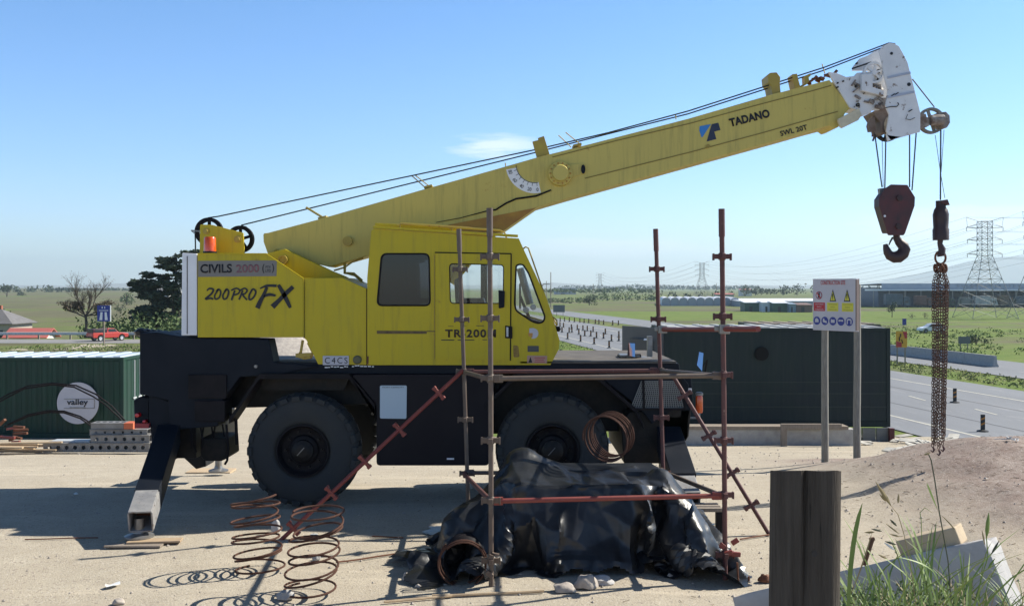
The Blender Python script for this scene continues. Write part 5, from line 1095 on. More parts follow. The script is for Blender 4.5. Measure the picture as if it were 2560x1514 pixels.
# roof, back, floor, windscreen frame
def strip_wall(name, a, b, y0, y1, th, m, parent):
    (x0, z0), (x1, z1) = XZ([a, b], yc0); d = Vector((x1-x0, 0, z1-z0)).normalized(); n = Vector((-d.z, 0, d.x))*th; bm = NB(); v = []
    for yy in (y0, y1): v += [bm.verts.new(q) for q in ((x0, yy, z0), (x1, yy, z1), (x1+n.x, yy, z1+n.z), (x0+n.x, yy, z0+n.z))]
    for f in ((0, 1, 2, 3), (7, 6, 5, 4), (0, 4, 5, 1), (1, 5, 6, 2), (2, 6, 7, 3), (3, 7, 4, 0)): bm.faces.new([v[i] for i in f])
    return obj(name, bm, m, parent)
strip_wall('roof', (929, 576), (1297, 600), yc0+.036, yc1-.036, -.03, M_yel, cabN)
strip_wall('rear_wall', (918, 905), (924, 640), yc0+.036, yc1-.036, -.03, M_yel, cabN); strip_wall('rear_wall', (924, 640), (929, 580), yc0+.036, yc1-.036, -.03, M_yel, cabN)
strip_wall('floor', (920, 909), (1376, 909), yc0+.036, yc1-.036, .03, M_blk, cabN)
strip_wall('front_panel', (1397, 866), (1386, 805), yc0+.036, yc1-.036, .03, M_yel, cabN); strip_wall('front_panel', (1376, 908), (1397, 868), yc0+.036, yc1-.036, .03, M_yel, cabN)
strip_wall('windscreen', (1384, 800), (1303, 612), yc0+.04, yc1-.04, .008, M_glass, cabN)
# glass and rubber seals
def seal(name, pts, Y, w=.02, m=M_blk, parent=cabN, r=.011):
    bm = NB(); tube(bm, [(p[0], Y, p[1]) for p in pts], r, 6, closed=True); return obj(name, bm, m, parent, smooth=True)
for nm, q, mg in (('side_window', W1r, M_glassd), ('front_side_window', W3r, M_glass)):
    s_ = seal(nm, q, yc0, r=.012); bm = NB(); prism(bm, q, yc0+.012, yc0+.018); obj('glass', bm, mg, s_)
# door
DR = XZ([(1089, 633), (1276, 636), (1274, 899), (1089, 896)], yc0)
door = obj('door', plate(DR, [roundpoly(W2, .05)], yc0-.022, yc0-.002), M_yel, cabN, bev=.006)
s_ = seal('door_window', W2r, yc0-.022, r=.007, parent=door); bm = NB(); prism(bm, W2r, yc0+.012, yc0+.017); obj('glass', bm, M_glass, door)
bm = NB()
for a, b in (((1087, 631), (1278, 634)), ((1278, 634), (1276, 901))): tube(bm, [P(*a, yc0-.004), P(*b, yc0-.004)], .008, 5)
obj('door_gap', bm, M_seam, cabN)
bm = NB(); bar(bm, P(1086, 638, yc0-.004), P(1086, 897, yc0-.004), .008, .006, up=(0, 1, 0)); obj('door_hinge_edge', bm, M_yeld, cabN)
bm = NB(); pprism(bm, [(1263, 813), (1281, 816), (1281, 846), (1263, 845)], yc0-.03, yc0-.023); hd_ = obj('door_handle', bm, M_blk, door); bm = NB(); pprism(bm, [(1266, 817), (1271, 818), (1271, 841), (1266, 841)], yc0-.045, yc0-.031); obj('handle_lever', bm, M_silver, door)
bm = NB(); pprism(bm, [(1246, 725), (1262, 727), (1261, 768), (1247, 771)], yc0-.05, yc0-.024); obj('grab_pad', bm, M_navy, door, bev=.01)
ptext('lettering', 'TR-200M', (1113, 843), (1240, 843), 20, yc0-.024, mat('brown_black_lettering', (.03, .015, .012), .5), door, off=.028, sp=1.15, lift=.003)
bm = NB(); rg = random.Random(3)
for (x0_, x1_, yy, s) in ((1103, 1136, 849.5, 2.2), (1144, 1186, 849.5, 2.0), (1206, 1218, 849, 1.5), (1120, 1134, 815, 1), (1150, 1166, 814, .9), (1190, 1210, 814, 1.4)): a = P(x0_, yy, yc0-.024); b = P(x1_, yy, yc0-.024); bar(bm, a, b, .003, s/F*YN)
obj('worn_pinstripe', bm, M_txt, door)
# slot, decals and stains on the cab side
bm = NB(); pprism(bm, [(942, 826), (1067, 827), (1067, 834), (942, 834)], yc0-.004, yc0-.001); bar(bm, P(1067, 827.5, yc0-.006), P(1088, 828, yc0-.006), .006, .012); obj('door_runner', bm, mat('rusted_slot', (.09, .055, .03), .7, c2=(.16, .11, .04), ns=14), cabN)
bm = NB(); c, r = ell(1333, 833, 13, yc0); pts = [(c.x-r*.75, c.z+r*.98), (c.x+0, c.z+r*1.03)]+[(c.x+r*math.sin(R(a)), c.z+r*math.cos(R(a))) for a in range(15, 180, 15)]+[(c.x-.02, c.z-r*1.), (c.x-.02, c.z-.02), (c.x-r*.75, c.z)]; prism(bm, pts, yc0-.004, yc0-.001); obj('round_sticker', bm, M_sign, cabN)
bm = NB(); pprism(bm, [(1320, 832), (1332, 832), (1331, 843), (1322, 840)], yc0-.006, yc0-.0035); obj('orange_mark', bm, mat('faded_orange', (.5, .25, .06), .6), cabN)
bm = NB(); pprism(bm, [(1319, 864), (1347, 864), (1347, 879), (1319, 879)], yc0-.004, yc0-.001); obj('data_plate', bm, mat('dark_plate', (.05, .055, .06), .4), cabN)
bm = NB(); pprism(bm, [(1318, 888), (1368, 889), (1367, 908), (1318, 907)], yc0-.004, yc0-.001); wl = obj('warning_label', bm, mat('pink_label', (.42, .25, .20), .6), cabN)
bm = NB(); pprism(bm, [(1321, 906), (1331, 906), (1326, 891)], yc0-.006, yc0-.0045); obj('warning_triangle', bm, M_txt, wl)
bm = NB()
for k, (a, b) in enumerate(((1336, 1363), (1338, 1360), (1336, 1362))): bar(bm, P(a, 894+k*5, yc0-.005), P(b, 894+k*5, yc0-.005), .002, .008)
obj('warning_text_lines', bm, M_sred, wl)
bm = NB(); pprism(bm, roundpoly([(1283, 862), (1296, 864), (1299, 892), (1284, 893)], 4), yc0-.002, yc0-.0005); obj('brown_stain', bm, mat('brown_stain', (.30, .20, .03), .6, c2=(.2, .12, .03), ns=30), cabN)
bm = NB(); tube(bm, [P(920, 890, yc0-.004), P(919, 910, yc0-.004)], .01, 5); obj('latch', bm, M_rust, cabN)
# roof rails, wiper guard, drain strip
bm = NB()
tube(bm, [P(1001, 562, yc0+.1), P(1001, 560, yc0+.1), P(1250, 576, yc0+.1), P(1262, 582, yc0+.1), P(1266, 594, yc0+.1)], .011, 8)
for x, y_ in ((1000, 575), (1130, 584)): tube(bm, [P(x, y_, yc0+.1), P(x, y_-12, yc0+.1), P(x-8, y_-13, yc0+.1)], .011, 6)
tube(bm, [P(1001, 558, yc0+.5), P(1250, 574, yc0+.5)], .011, 8)
obj('roof_rail', bm, M_yeld, cabN, smooth=True)
bm = NB(); bar(bm, P(934, 568, yc0+.02), P(1295, 590, yc0+.02), .12, .03); bar(bm, P(940, 562, yc0+.3), P(1150, 573, yc0+.3), .2, .04); obj('roof_gutter', bm, M_yel, cabN, bev=.004)
bm = NB(); tube(bm, [P(*p, yc0+.15) for p in ((1308, 622), (1314, 617), (1321, 620), (1380, 790), (1392, 800), (1393, 812), (1386, 816))], .010, 8); tube(bm, [P(*p, yc0+.15) for p in ((1345, 722), (1358, 712))], .008, 6); tube(bm, [P(*p, yc0+.6) for p in ((1308, 622), (1314, 617), (1321, 620), (1380, 790), (1392, 812))], .010, 8); obj('windscreen_guard', bm, M_yeld, cabN, smooth=True)
bm = NB(); c = P(1393, 822, yc0+.2); lathe(bm, [(.001, -.05), (.035, -.03), (.035, .03), (.001, .05)], c, 'X', 12); obj('work_lamp', bm, M_blk, cabN, smooth=True)
# cab interior: seat, console, steering wheel, dark blind
bm = NB(); pprism(bm, roundpoly([(1150, 745), (1210, 745), (1215, 775), (1145, 775)], 5), 13.2, 13.6); pprism(bm, roundpoly([(1135, 700), (1152, 690), (1160, 770), (1140, 775)], 5), 13.22, 13.58); obj('seat', bm, M_seat, cabN, bev=.02)
bm = NB(); pprism(bm, [(955, 630), (1015, 630), (1018, 765), (955, 765)], 13.05, 13.6); pprism(bm, [(1020, 640), (1040, 640), (1046, 765), (1016, 765)], 13.1, 13.55); obj('rear_cabinet', bm, mat('dark_grey_vinyl', (.035, .038, .045), .5, c2=(.05, .052, .06), ns=3), cabN, bev=.02)
bm = NB(); pprism(bm, [(1026, 744), (1072, 745), (1071, 757), (1026, 756)], 13.0, 13.1); obj('red_cushion', bm, mat('red_cloth', (.40, .05, .04), .8), cabN, bev=.01)
bm = NB(); pprism(bm, [(1296, 790), (1372, 810), (1380, 870), (1290, 870)], 13.05, 13.65); obj('console', bm, M_blk, cabN, bev=.02)
for x, y_ in ((1315, 775), (1333, 767)): bm = NB(); c = P(x, y_, 13.06); lathe(bm, [(.001, -.01), (.035, -.01), (.04, .0), (.04, .05), (.001, .05)], c, 'Y', 16); obj('gauge', bm, M_white, cabN)
bm = NB(); tube(bm, [P(1330, 810, 13.4), P(1300, 740, 13.4)], .02, 8); ctr = P(1300, 740, 13.4); lathe(bm, [(.16, -.012), (.185, 0), (.16, .012), (.15, 0), (.16, -.012)], ctr, 'X', 24); obj('steering_wheel', bm, M_blk, cabN)
bm = NB(); bar(bm, P(1210, 662, 13.68), P(1210, 760, 13.68), .09, .04, up=(0, 1, 0)); obj('window_divider', bm, M_blk, cabN)
bm = NB(); tube(bm, [P(1300, 670, 13.3), P(1325, 760, 13.3)], .05, 8); tube(bm, [P(1030, 645, 13.1), P(1045, 655, 13.1), P(1062, 652, 13.1)], .02, 8); obj('interior_pipe', bm, M_gsteel, cabN)
# ================================================================ HOOKS AND CHAINS
YH = 14.05
hb = thing('hook_block', 'big dark red pulley block with a crane hook, hanging left of the chains', 'hook block', P(2239, 520, YH))
HB = [(2228, 461), (2269, 462), (2280, 480), (2288, 493), (2287, 514), (2263, 583), (2259, 588), (2222, 588), (2219, 583), (2198, 514), (2198, 493), (2213, 471)]
for y0 in (YH-.16, YH+.13): PP('cheek_plate', HB, y0, y0+.03, M_dred, hb, .006)
bm = NB(); pprism(bm, [(x*.9+223.9, y_*.9+52) for x, y_ in HB], YH-.13, YH+.13); obj('block_core', bm, M_dark, hb)
bm = NB()
for x, y_, r0 in ((2248, 495, 8), (2246, 566, 8)): c, r = ell(x, y_, r0, YH-.16); lathe(bm, [(.001, -.03), (r, -.03), (r, 0), (.001, 0)], (c.x, YH-.16, c.z), 'Y', 6)
obj('axle_nut', bm, M_dark, hb)
bm = NB(); a = P(2197, 478, YH); bar(bm, a, P(2212, 476, YH), .08, .07); obj('rope_socket', bm, M_gsteel, hb)
bm = NB(); c, r = ell(2212, 540, 3, YH-.162); lathe(bm, [(.001, -.002), (r, -.002), (r, .002)], (c.x, YH-.162, c.z), 'Y', 10); obj('rivet', bm, M_white, hb)
def tk(l): return [(2140+x*.2157, 400+y*.2157) for x, y in l]
hp = tk([(470, 850), (470, 900), (500, 950), (545, 990), (560, 1035), (540, 1085), (495, 1120), (440, 1125), (390, 1105), (365, 1065), (350, 1020), (338, 975)])
bm = NB(); tube(bm, [P(*p, YH) for p in hp], [.045, .05, .06, .075, .085, .088, .088, .08, .068, .058, .045, .03], 12); k = obj('hook', bm, M_dark, hb, smooth=True)
bm = NB(); tube(bm, [P(*p, YH-.03) for p in tk([(425, 895), (400, 940), (380, 985)])], [.014, .012, .008], 6); obj('safety_catch', bm, M_dark, k)
ah = thing('auxiliary_hook', 'slim dark overhaul weight with small hook, carrying the chains', 'hook weight', P(2352, 550, YH))
c = P(2352, 560, YH); k_ = YH/F; prof = [(.001, -40*k_)]; prof += [(19*k_, -40*k_), (19.5*k_, -14*k_), (17.5*k_, -10*k_), (18.5*k_, 10*k_), (19*k_, 24*k_), (16*k_, 36*k_), (12*k_, 42*k_), (12*k_, 58*k_), (.001, 58*k_)]
bm = NB(); lathe(bm, prof, c, 'Z', 28); obj('overhaul_weight', bm, M_dark, ah, smooth=True)
bm = NB(); pprism(bm, tk([(1000, 465), (1065, 455), (1090, 522), (1035, 510), (990, 500)]), YH-.08, YH+.05); obj('weight_cap', bm, M_dred, ah, bev=.006)
bm = NB(); tube(bm, [P(*p, YH) for p in ((2351, 598), (2350, 610), (2355, 622), (2354, 636), (2348, 638), (2346, 628))], [.04, .035, .05, .05, .035, .02], 10); obj('hook', bm, M_dark, ah, smooth=True)
cs = thing('chain_sling', 'bundle of long rusty lifting chains hanging from the slim hook', 'chains', P(2352, 660, YH))
bm = NB(); tube(bm, [P(2351+13*math.cos(a), 644+16*math.sin(a), YH) for a in [2*PI*k/20 for k in range(20)]], .016, 8, closed=True); obj('master_link', bm, M_rust, cs, smooth=True)
bm = NB()
for k in range(8):
    a = 2*PI*k/8; p = P(2351, 672, YH)+Vector((.07*math.cos(a), .06*math.sin(a), .02*(k % 3))); tube(bm, [p+Vector((.022*math.cos(t), .01*math.sin(t)*(k % 2), .045*math.sin(t))) for t in [2*PI*q/10 for q in range(10)]], .013, 6, closed=True)
    tube(bm, [P(2351, 658, YH)+Vector((.03*math.cos(a), .03*math.sin(a), 0)), p], .014, 6)
obj('coupling_links', bm, M_rust, cs)
M_chain = mat('rusty_chain', (.16, .075, .05), .65, .4, c2=(.08, .05, .04), ns=30)
def chain(pts, lk=.042, m=M_chain):
    bm = NB(); i = rg.randint(0, 1); ph = rg.random(); seg = []; lk *= rg.uniform(.93, 1.08)
    for a, b in zip(pts, pts[1:]):
        a = Vector(a); b = Vector(b); n = max(1, int((b-a).length/lk))
        for q in range(n): seg.append((a.lerp(b, (q+ph)/n)+Vector((rg.uniform(-.004, .004), rg.uniform(-.004, .004), 0)), (b-a).normalized()))
    base = [(math.cos(t), math.sin(t)) for t in [2*PI*q/8 for q in range(8)]]
    for p, d in seg:
        s = d.cross(Vector((0, 1, 0))).normalized(); f = d.cross(s); s2 = (s if i % 2 else f); s2 = (s2*.85+(f if i % 2 else s)*.5).normalized()
        tube(bm, [p+d*(lk*.72*sy)+s2*(.0165*sx) for sx, sy in base], .0052, 5, closed=True); i += 1
    return obj('chain', bm, m, cs)
rg = random.Random(6)
for k, (xt, xb, yb_, dy) in enumerate(((2333, 2331, 1114, -.05), (2338, 2335, 1106, .06), (2343, 2346, 1124, -.1), (2349, 2341, 1098, .1), (2355, 2350, 1118, -.02), (2361, 2356, 1110, .09), (2367, 2361, 1088, -.07), (2370, 2358, 1100, .03), (2346, 2338, 1112, 0), (2364, 2353, 1072, -.1))):
    mid = 880+rg.uniform(-60, 60)
    chain([P(2351+(xt-2351)*.45, 672, YH+dy*.3), P(xt, 705, YH+dy), P(lerp(xt, xb, .4)+rg.uniform(-1, 1), mid, YH+dy), P(xb, yb_, YH+dy*.8)])
for k in range(3):
    p = P((2332, 2347, 2357)[k], (1116, 1124, 1114)[k], YH); bm = NB(); tube(bm, [p, p+Vector((.02, 0, -.04)), p+Vector((0, 0, -.075)), p+Vector((-.03, 0, -.05))], [.012, .015, .013, .006], 7); obj('chain_hook', bm, M_dred, cs)
# ================================================================ SCAFFOLD TOWER
sc = thing('scaffold_tower', 'rusty red tube scaffold bay standing over the black plastic heap', 'scaffold', (.8, 10.8, 0))
rt = .0245
def wedge_coupler(c, parent, m, ax='x', w=.085):
    """pressed cross cup on a standard with wings either side"""
    bm = NB(); c = Vector(c)
    box(bm, (c.x-w, c.y-.02, c.z-.024), (c.x+w, c.y+.02, c.z+.024)); box(bm, (c.x-.02, c.y-w, c.z-.024), (c.x+.02, c.y+w, c.z+.024)); lathe(bm, [(.031, -.035), (.036, -.03), (.036, .03), (.031, .035)], c, 'Z', 12)
    for s in (-1, 1): box(bm, (c.x+s*w-.008, c.y-.024, c.z-.038), (c.x+s*w+.008, c.y+.024, c.z+.03))
    return obj('coupler', bm, m, parent, bev=.004)
def standard(ptop, pbot, Y, cups, m, zb=None):
    a = P(*ptop, Y); b = P(*pbot, Y)
    if zb is not None: b = a+(b-a)*((a.z-zb)/(a.z-b.z))
    bm = NB(); tube(bm, [b, a.lerp(b, .5)+Vector((.004, 0, 0)), a], rt, 14); 
    tube(bm, [a.lerp(b, .0), a.lerp(b, .075)], rt*1.25, 14)
    o = obj('standard', bm, m, sc, smooth=True)
    for cy in cups: t = (P(0, cy, Y).z-a.z)/(b.z-a.z); wedge_coupler(a.lerp(b, t), o, m)
    return a, b
standard((1147, 572), (1168, 1190), 11.95, (673, 798, 928, 1048, 1182), M_scafg, .0)
standard((1224, 520), (1228, 1465), 9.5, (641, 795, 944, 1100, 1250, 1400), M_scafg, 0)
standard((1639, 572), (1657, 1165), 11.95, (672, 797, 928, 1043, 1182), M_scaf, 0)
standard((1804, 522), (1813, 1443), 9.75, (641, 790, 936, 1100, 1236, 1385), M_scaf, 0)
def ledger(name, a, b, m, r=rt, ends=True):
    bm = NB(); a = Vector(a); b = Vector(b); d = (b-a).normalized(); tube(bm, [a+d*.05, b-d*.05], r, 12)
    o = obj(name, bm, m, sc, smooth=True)
    if ends:
        for e, s in ((a, 1), (b, -1)): bm = NB(); bar(bm, e+d*s*.03, e+d*s*.12, .035, .075); obj('end_wedge', bm, m, o, bev=.004)
    return o
Pa, Pb, Pc, Pd = (lambda y_: P(1160, y_, 11.95)), (lambda y_: P(1226, y_, 9.5)), (lambda y_: P(1650, y_, 11.95)), (lambda y_: P(1810, y_, 9.75))
ledger('ledger', Pb(946), Pd(938), M_scafg); ledger('ledger', Pa(929), Pc(926), M_scaf); ledger('transom', Pa(929), Pb(948), M_scafg); ledger('transom', Pc(926), Pd(940), M_scafg)
ledger('ledger', Pb(1252), Pd(1238), M_scaf2); ledger('ledger', Pa(1181), Pc(1181), M_scafg); ledger('transom', Pa(1184), Pb(1250), M_scaf); ledger('transom', Pc(1175), Pd(1240), M_scafg)
a = P(1655, 823, 11.9); b = P(1808, 822, 9.72); d = (b-a).normalized(); bm = NB(); tube(bm, [a-d*.15+Vector((0, -.05, 0)), b+d*.9+Vector((0, -.05, 0))], rt, 12); o = obj('cross_tube', bm, M_scaf2, sc, smooth=True)
for p in (a, b): bm = NB(); box(bm, (p.x-.05, p.y-.085, p.z-.045), (p.x+.05, p.y-.02, p.z+.045)); box(bm, (p.x-.09, p.y-.04, p.z-.02), (p.x+.09, p.y+.0, p.z+.03)); obj('clamp', bm, M_gsteel, o, bev=.008)
def brace(a, b, m, cups):
    bm = NB(); a = Vector(a); b = Vector(b); tube(bm, [a, b], rt, 12); o = obj('brace', bm, m, sc, smooth=True); d = (b-a).normalized(); s = d.cross(Vector((0, 1, 0))).normalized()
    for t in cups: c = a.lerp(b, t); bm = NB(); bar(bm, c-s*.085, c+s*.085, .04, .045, up=(0, 1, 0)); bar(bm, c-s*.095, c-s*.06, .05, .075, up=(0, 1, 0)); bar(bm, c+s*.06, c+s*.095, .05, .075, up=(0, 1, 0)); obj('coupler', bm, m, o, bev=.005)
brace((P(1158, 925, 11.85)), P(700, 1351, 11.24), M_scaf2, (.14, .36, .55, .73, .93)); brace(P(1684, 942, 12.0), P(1923, 1335, 11.5), M_scaf, (.12, .38, .62, .82))
bm = NB(); c = P(1812, 1385, 9.75)
for k in range(7): q = c+Vector((rg.uniform(-.05, .16), rg.uniform(-.05, .05), rg.uniform(-.02, .1))); bar(bm, q, q+Vector((rg.uniform(-.08, .1), 0, rg.uniform(-.03, .05))), .035, .045)
obj('swivel_clamps', bm, M_scaf2, sc, bev=.005)
bm = NB(); c = P(1228, 1400, 9.5)
for k in range(6): q = c+Vector((rg.uniform(-.08, .06), rg.uniform(-.06, .0), rg.uniform(-.16, .1))); bar(bm, q, q+Vector((rg.uniform(-.06, .06), 0, rg.uniform(-.04, .05))), .04, .045)
obj('swivel_clamps', bm, M_scafg, sc, bev=.005)
# ================================================================ TARPAULIN HEAP
import numpy as np
NX, NY = 76, 60
def drape():
    """the sheet is let fall over the stack: point masses held together by distance limits, a little too much cloth so that it creases"""
    rng = np.random.default_rng(4); u, v = np.meshgrid(np.arange(NX)/(NX-1), np.arange(NY)/(NY-1)); W, H = 3.75, 2.95; X = np.stack([-1.22+u*W, 9.22+v*H, 1.30+0*u], -1)
    def wob(x, y, s):
        r = np.zeros_like(x)
        for k in range(6): a, b, c = rng.normal(size=3); r += np.sin(a*x*s+b*y*s+c*9)
        return r/6
    X[..., 2] += .09*wob(X[..., 0], X[..., 1], 3)+.03*wob(X[..., 0], X[..., 1], 9); X[..., 0] += .10*wob(X[..., 0], X[..., 1], 2.5)+.02*wob(X[..., 0], X[..., 1], 8); X[..., 1] += .12*wob(X[..., 0], X[..., 1], 2)
    dx = W/(NX-1)*1.13; dy = H/(NY-1)*1.13; dg = np.hypot(dx, dy)
    boxes = [((-.04, 10.12, -.2), (1.62, 11.2, .88)), ((1.5, 10.12, -.2), (1.90, 10.95, .62)), ((1.8, 10.0, -.2), (2.12, 10.6, .30)), ((-.62, 10.2, -.2), (-.1, 11.0, .42)), ((-1.1, 9.95, -.2), (-.8, 10.3, .10)), ((.3, 9.85, -.2), (1.2, 10.1, .15))]
    boxes = [((np.array(a)+np.array(b))/2, (np.array(b)-np.array(a))/2-.05) for a, b in boxes]; balls = [((.12, 10.8, .90), .22), ((-.10, 10.3, .82), .13), ((.75, 10.6, .84), .07), ((1.3, 10.8, .84), .09)]
    def sdf(p):
        d = p[..., 2]-.01
        for c, h in boxes: q = np.abs(p-c)-h; d = np.minimum(d, np.linalg.norm(np.maximum(q, 0), axis=-1)+np.minimum(q.max(-1), 0)-.06)
        for c, r in balls: d = np.minimum(d, np.linalg.norm(p-np.array(c), axis=-1)-r)
        return d
    def grad(p):
        g = np.zeros_like(p)
        for k in range(3): o = np.zeros(3); o[k] = 1e-3; g[..., k] = sdf(p+o)-sdf(p-o)
        return g/(np.linalg.norm(g, axis=-1, keepdims=True)+1e-9)
    def con(X, a, b, L, k): d = X[b]-X[a]; l = np.linalg.norm(d, axis=-1, keepdims=True)+1e-9; c = d*((l-L)/l*.5*k); X[a] += c; X[b] -= c
    s = slice; V = np.zeros_like(X); dt = .013
    for it in range(400):
        V[..., 2] -= 9.8*dt; V *= .985
        if it < 150: V[..., :2] += rng.normal(size=(NY, NX, 2))*.004
        Q = X.copy(); X = X+V*dt
        for k in range(7):
            for o in (0, 1):
                con(X, (s(None), s(o, NX-1, 2)), (s(None), s(o+1, NX, 2)), dx, 1); con(X, (s(o, NY-1, 2), s(None)), (s(o+1, NY, 2), s(None)), dy, 1)
            for o in (0, 1): con(X, (s(0, NY-1), s(o, NX-1, 2)), (s(1, NY), s(o+1, NX, 2)), dg, .35); con(X, (s(0, NY-1), s(o+1, NX, 2)), (s(1, NY), s(o, NX-1, 2)), dg, .35)
            for o in range(4):
                n = len(range(o, NX-2, 4)); con(X, (s(None), s(o, o+4*n-3, 4)), (s(None), s(o+2, o+4*n-1, 4)), 2*dx, .06)
                n = len(range(o, NY-2, 4)); con(X, (s(o, o+4*n-3, 4), s(None)), (s(o+2, o+4*n-1, 4), s(None)), 2*dy, .06)
            if k % 3 == 0:
                d = sdf(X); m = d < .006
                if m.any():
                    g = grad(X[m]); pen = (.006-d[m])[:, None]; g = np.where(pen > .05, np.array([0, 0, 1.]), g); X[m] += g*np.minimum(pen, .08)
                    if k == 6: mv = X[m]-Q[m]; X[m] -= (mv-g*(mv*g).sum(-1, keepdims=True))*.45
        V = (X-Q)/dt; V *= np.minimum(1, 4/(np.linalg.norm(V, axis=-1, keepdims=True)+1e-9))
    return X
cl_ = drape()
def facets(u, v, cell, seed):
    """piecewise flat random relief: flat facets that meet in sharp creases"""
    u, v = (u*.94+v*.34)/cell, (v*.94-u*.34)/cell
    def h(a, b): q = math.sin(a*127.1+b*311.7+seed*74.7)*43758.5453; return q-math.floor(q)
    def J(a, b): return a+.35*(h(a, b+9)-.5), b+.35*(h(a+5, b)-.5)
    a, b = math.floor(u), math.floor(v); fu, fv = u-a, v-b
    if (a+b) % 2: 
        if fu+fv < 1: return h(a, b)+(h(a+1, b)-h(a, b))*fu+(h(a, b+1)-h(a, b))*fv-.5
        return h(a+1, b+1)+(h(a, b+1)-h(a+1, b+1))*(1-fu)+(h(a+1, b)-h(a+1, b+1))*(1-fv)-.5
    if fu > fv: return h(a, b)+(h(a+1, b)-h(a, b))*fu+(h(a+1, b+1)-h(a+1, b))*fv-.5
    return h(a, b)+(h(a+1, b+1)-h(a, b+1))*fu+(h(a, b+1)-h(a, b))*fv-.5
def crumple(me, amp=1., seed=1):
    """push the vertices along their normals by two sizes of creased facets"""
    nrm = [v.normal.copy() for v in me.vertices]
    for v, n_ in zip(me.vertices, nrm):
        x, y_, z = v.co; u_ = x+.35*y_+.06*noise.noise((x*2, y_*2, z*2)); w_ = (y_*.6-z*1.0)+.06*noise.noise((x*2+5, y_*2, z*2))
        d = .060*facets(u_, w_*.8, .36, seed)+.026*facets(u_, w_, .15, seed+3)*(.3+.7*ss(.6, 1.5, x))
        if seed == 1 and y_ < 10.6:
            for fx, sl, fw, am, zt_ in ((1.30, -.20, .07, .085, .9), (1.47, .05, .05, -.04, .8), (.52, .12, .045, .035, .6), (1.75, -.3, .06, .05, .6), (.05, .1, .06, .05, 1.0)): d += am*math.exp(-((x-fx-sl*(z-.8))/fw)**2)*ss(-.05, .2, zt_-z)*ss(10.5, 10.2, y_)*max(0, 1-abs(n_.z)*1.3); q = v.co+n_*d*amp; q.z = max(q.z, gh(q.x, q.y)+.004+.01*abs(d)*10); v.co = q
def sheet(name, G, ny, nx, keep):
    me = bpy.data.meshes.new(name); fs = [(j*nx+i, j*nx+i+1, (j+1)*nx+i+1, (j+1)*nx+i) for j in range(ny-1) for i in range(nx-1) if keep(i, j)]
    me.from_pydata([tuple(float(q) for q in G[j][i]) for j in range(ny) for i in range(nx)], [], fs); me.update(); return me
# twice as fine a grid for the creases
U = 3; ju = np.linspace(0, NY-1, (NY-1)*U+1); iu = np.linspace(0, NX-1, (NX-1)*U+1); j0 = np.minimum(ju.astype(int), NY-2); i0 = np.minimum(iu.astype(int), NX-2); fj = (ju-j0)[:, None, None]; fi = (iu-i0)[None, :, None]
fine = (cl_[j0][:, i0]*(1-fj)*(1-fi)+cl_[j0+1][:, i0]*fj*(1-fi)+cl_[j0][:, i0+1]*(1-fj)*fi+cl_[j0+1][:, i0+1]*fj*fi)
NJ, NI = fine.shape[:2]
def keep(i, j): return not (i/U < 4*noise.noise((j/U*.21, 3, 0))+3 or NX-1-i/U < 4*noise.noise((j/U*.2, 9, 0))+3 or j/U < 3+4*noise.noise((i/U*.17, 2, 0)) or NY-1-j/U < 4+4*noise.noise((i/U*.17, 7, 0)))
me = sheet('plastic_sheet', fine, NJ, NI, keep); crumple(me)
tp = obj('plastic_sheet', me, M_tarp, smooth=2); me.set_sharp_from_angle(angle=R(24)); tag(tp, 'crumpled shiny black plastic sheet draped over stacked materials inside the scaffold', 'plastic sheet')
pl = thing('covered_crate', 'timber crate hidden under the black plastic sheet', 'crate', (.75, 10.7, 0))
for k in range(6):
    z = gh(.7, 10.7)+.02+k*.135
    for y0 in (10.34, 11.05): bm = NB(); box(bm, (.04, y0, z), (1.44, y0+.05, z+.11)); obj('crate_board', bm, M_wood, pl)
bm = NB()
for x in (.06, .7, 1.36):
    for y0 in (10.40, 10.97): box(bm, (x, y0, -.02), (x+.07, y0+.07, .80))
obj('crate_post', bm, M_wood, pl)
# second, lower sheet trailing to the left
nx_, ny_ = 110, 70; G2 = []
for j in range(ny_):
    row = []
    for i in range(nx_):
        u = i/(nx_-1); v = j/(ny_-1); x = lerp(-1.28, .0, u)+.06*noise.noise((v*5, 1, 0)); y_ = lerp(9.9+.3*(1-u), 11.1-.5*(1-u), v)+.1*noise.noise((u*5, 7, 0))*(1 if v < .1 else .3)
        hh = .60*math.exp(-((u-.86)/.20)**2)+.26*math.exp(-((u-.52)/.2)**2)+.10*math.exp(-((u-.10)/.14)**2); prof = max(0, math.sin(PI*min(1, v*1.05+.02)))**.5
        row.append((x, y_, gh(x, y_)+.008+hh*prof))
    G2.append(row)
me = sheet('plastic_sheet', G2, ny_, nx_, lambda i, j: i > 5+8*noise.noise((j*.15, 4, 1)) and j > 2+4*noise.noise((i*.1, 4, 1)) and ny_-j > 4+4*noise.noise((i*.1, 8, 1))); crumple(me, .9, 11)
o = obj('plastic_sheet', me, M_tarp, smooth=2); me.set_sharp_from_angle(angle=R(24)); tag(o, 'low trailing piece of black plastic left of the scaffold foot', 'plastic sheet')
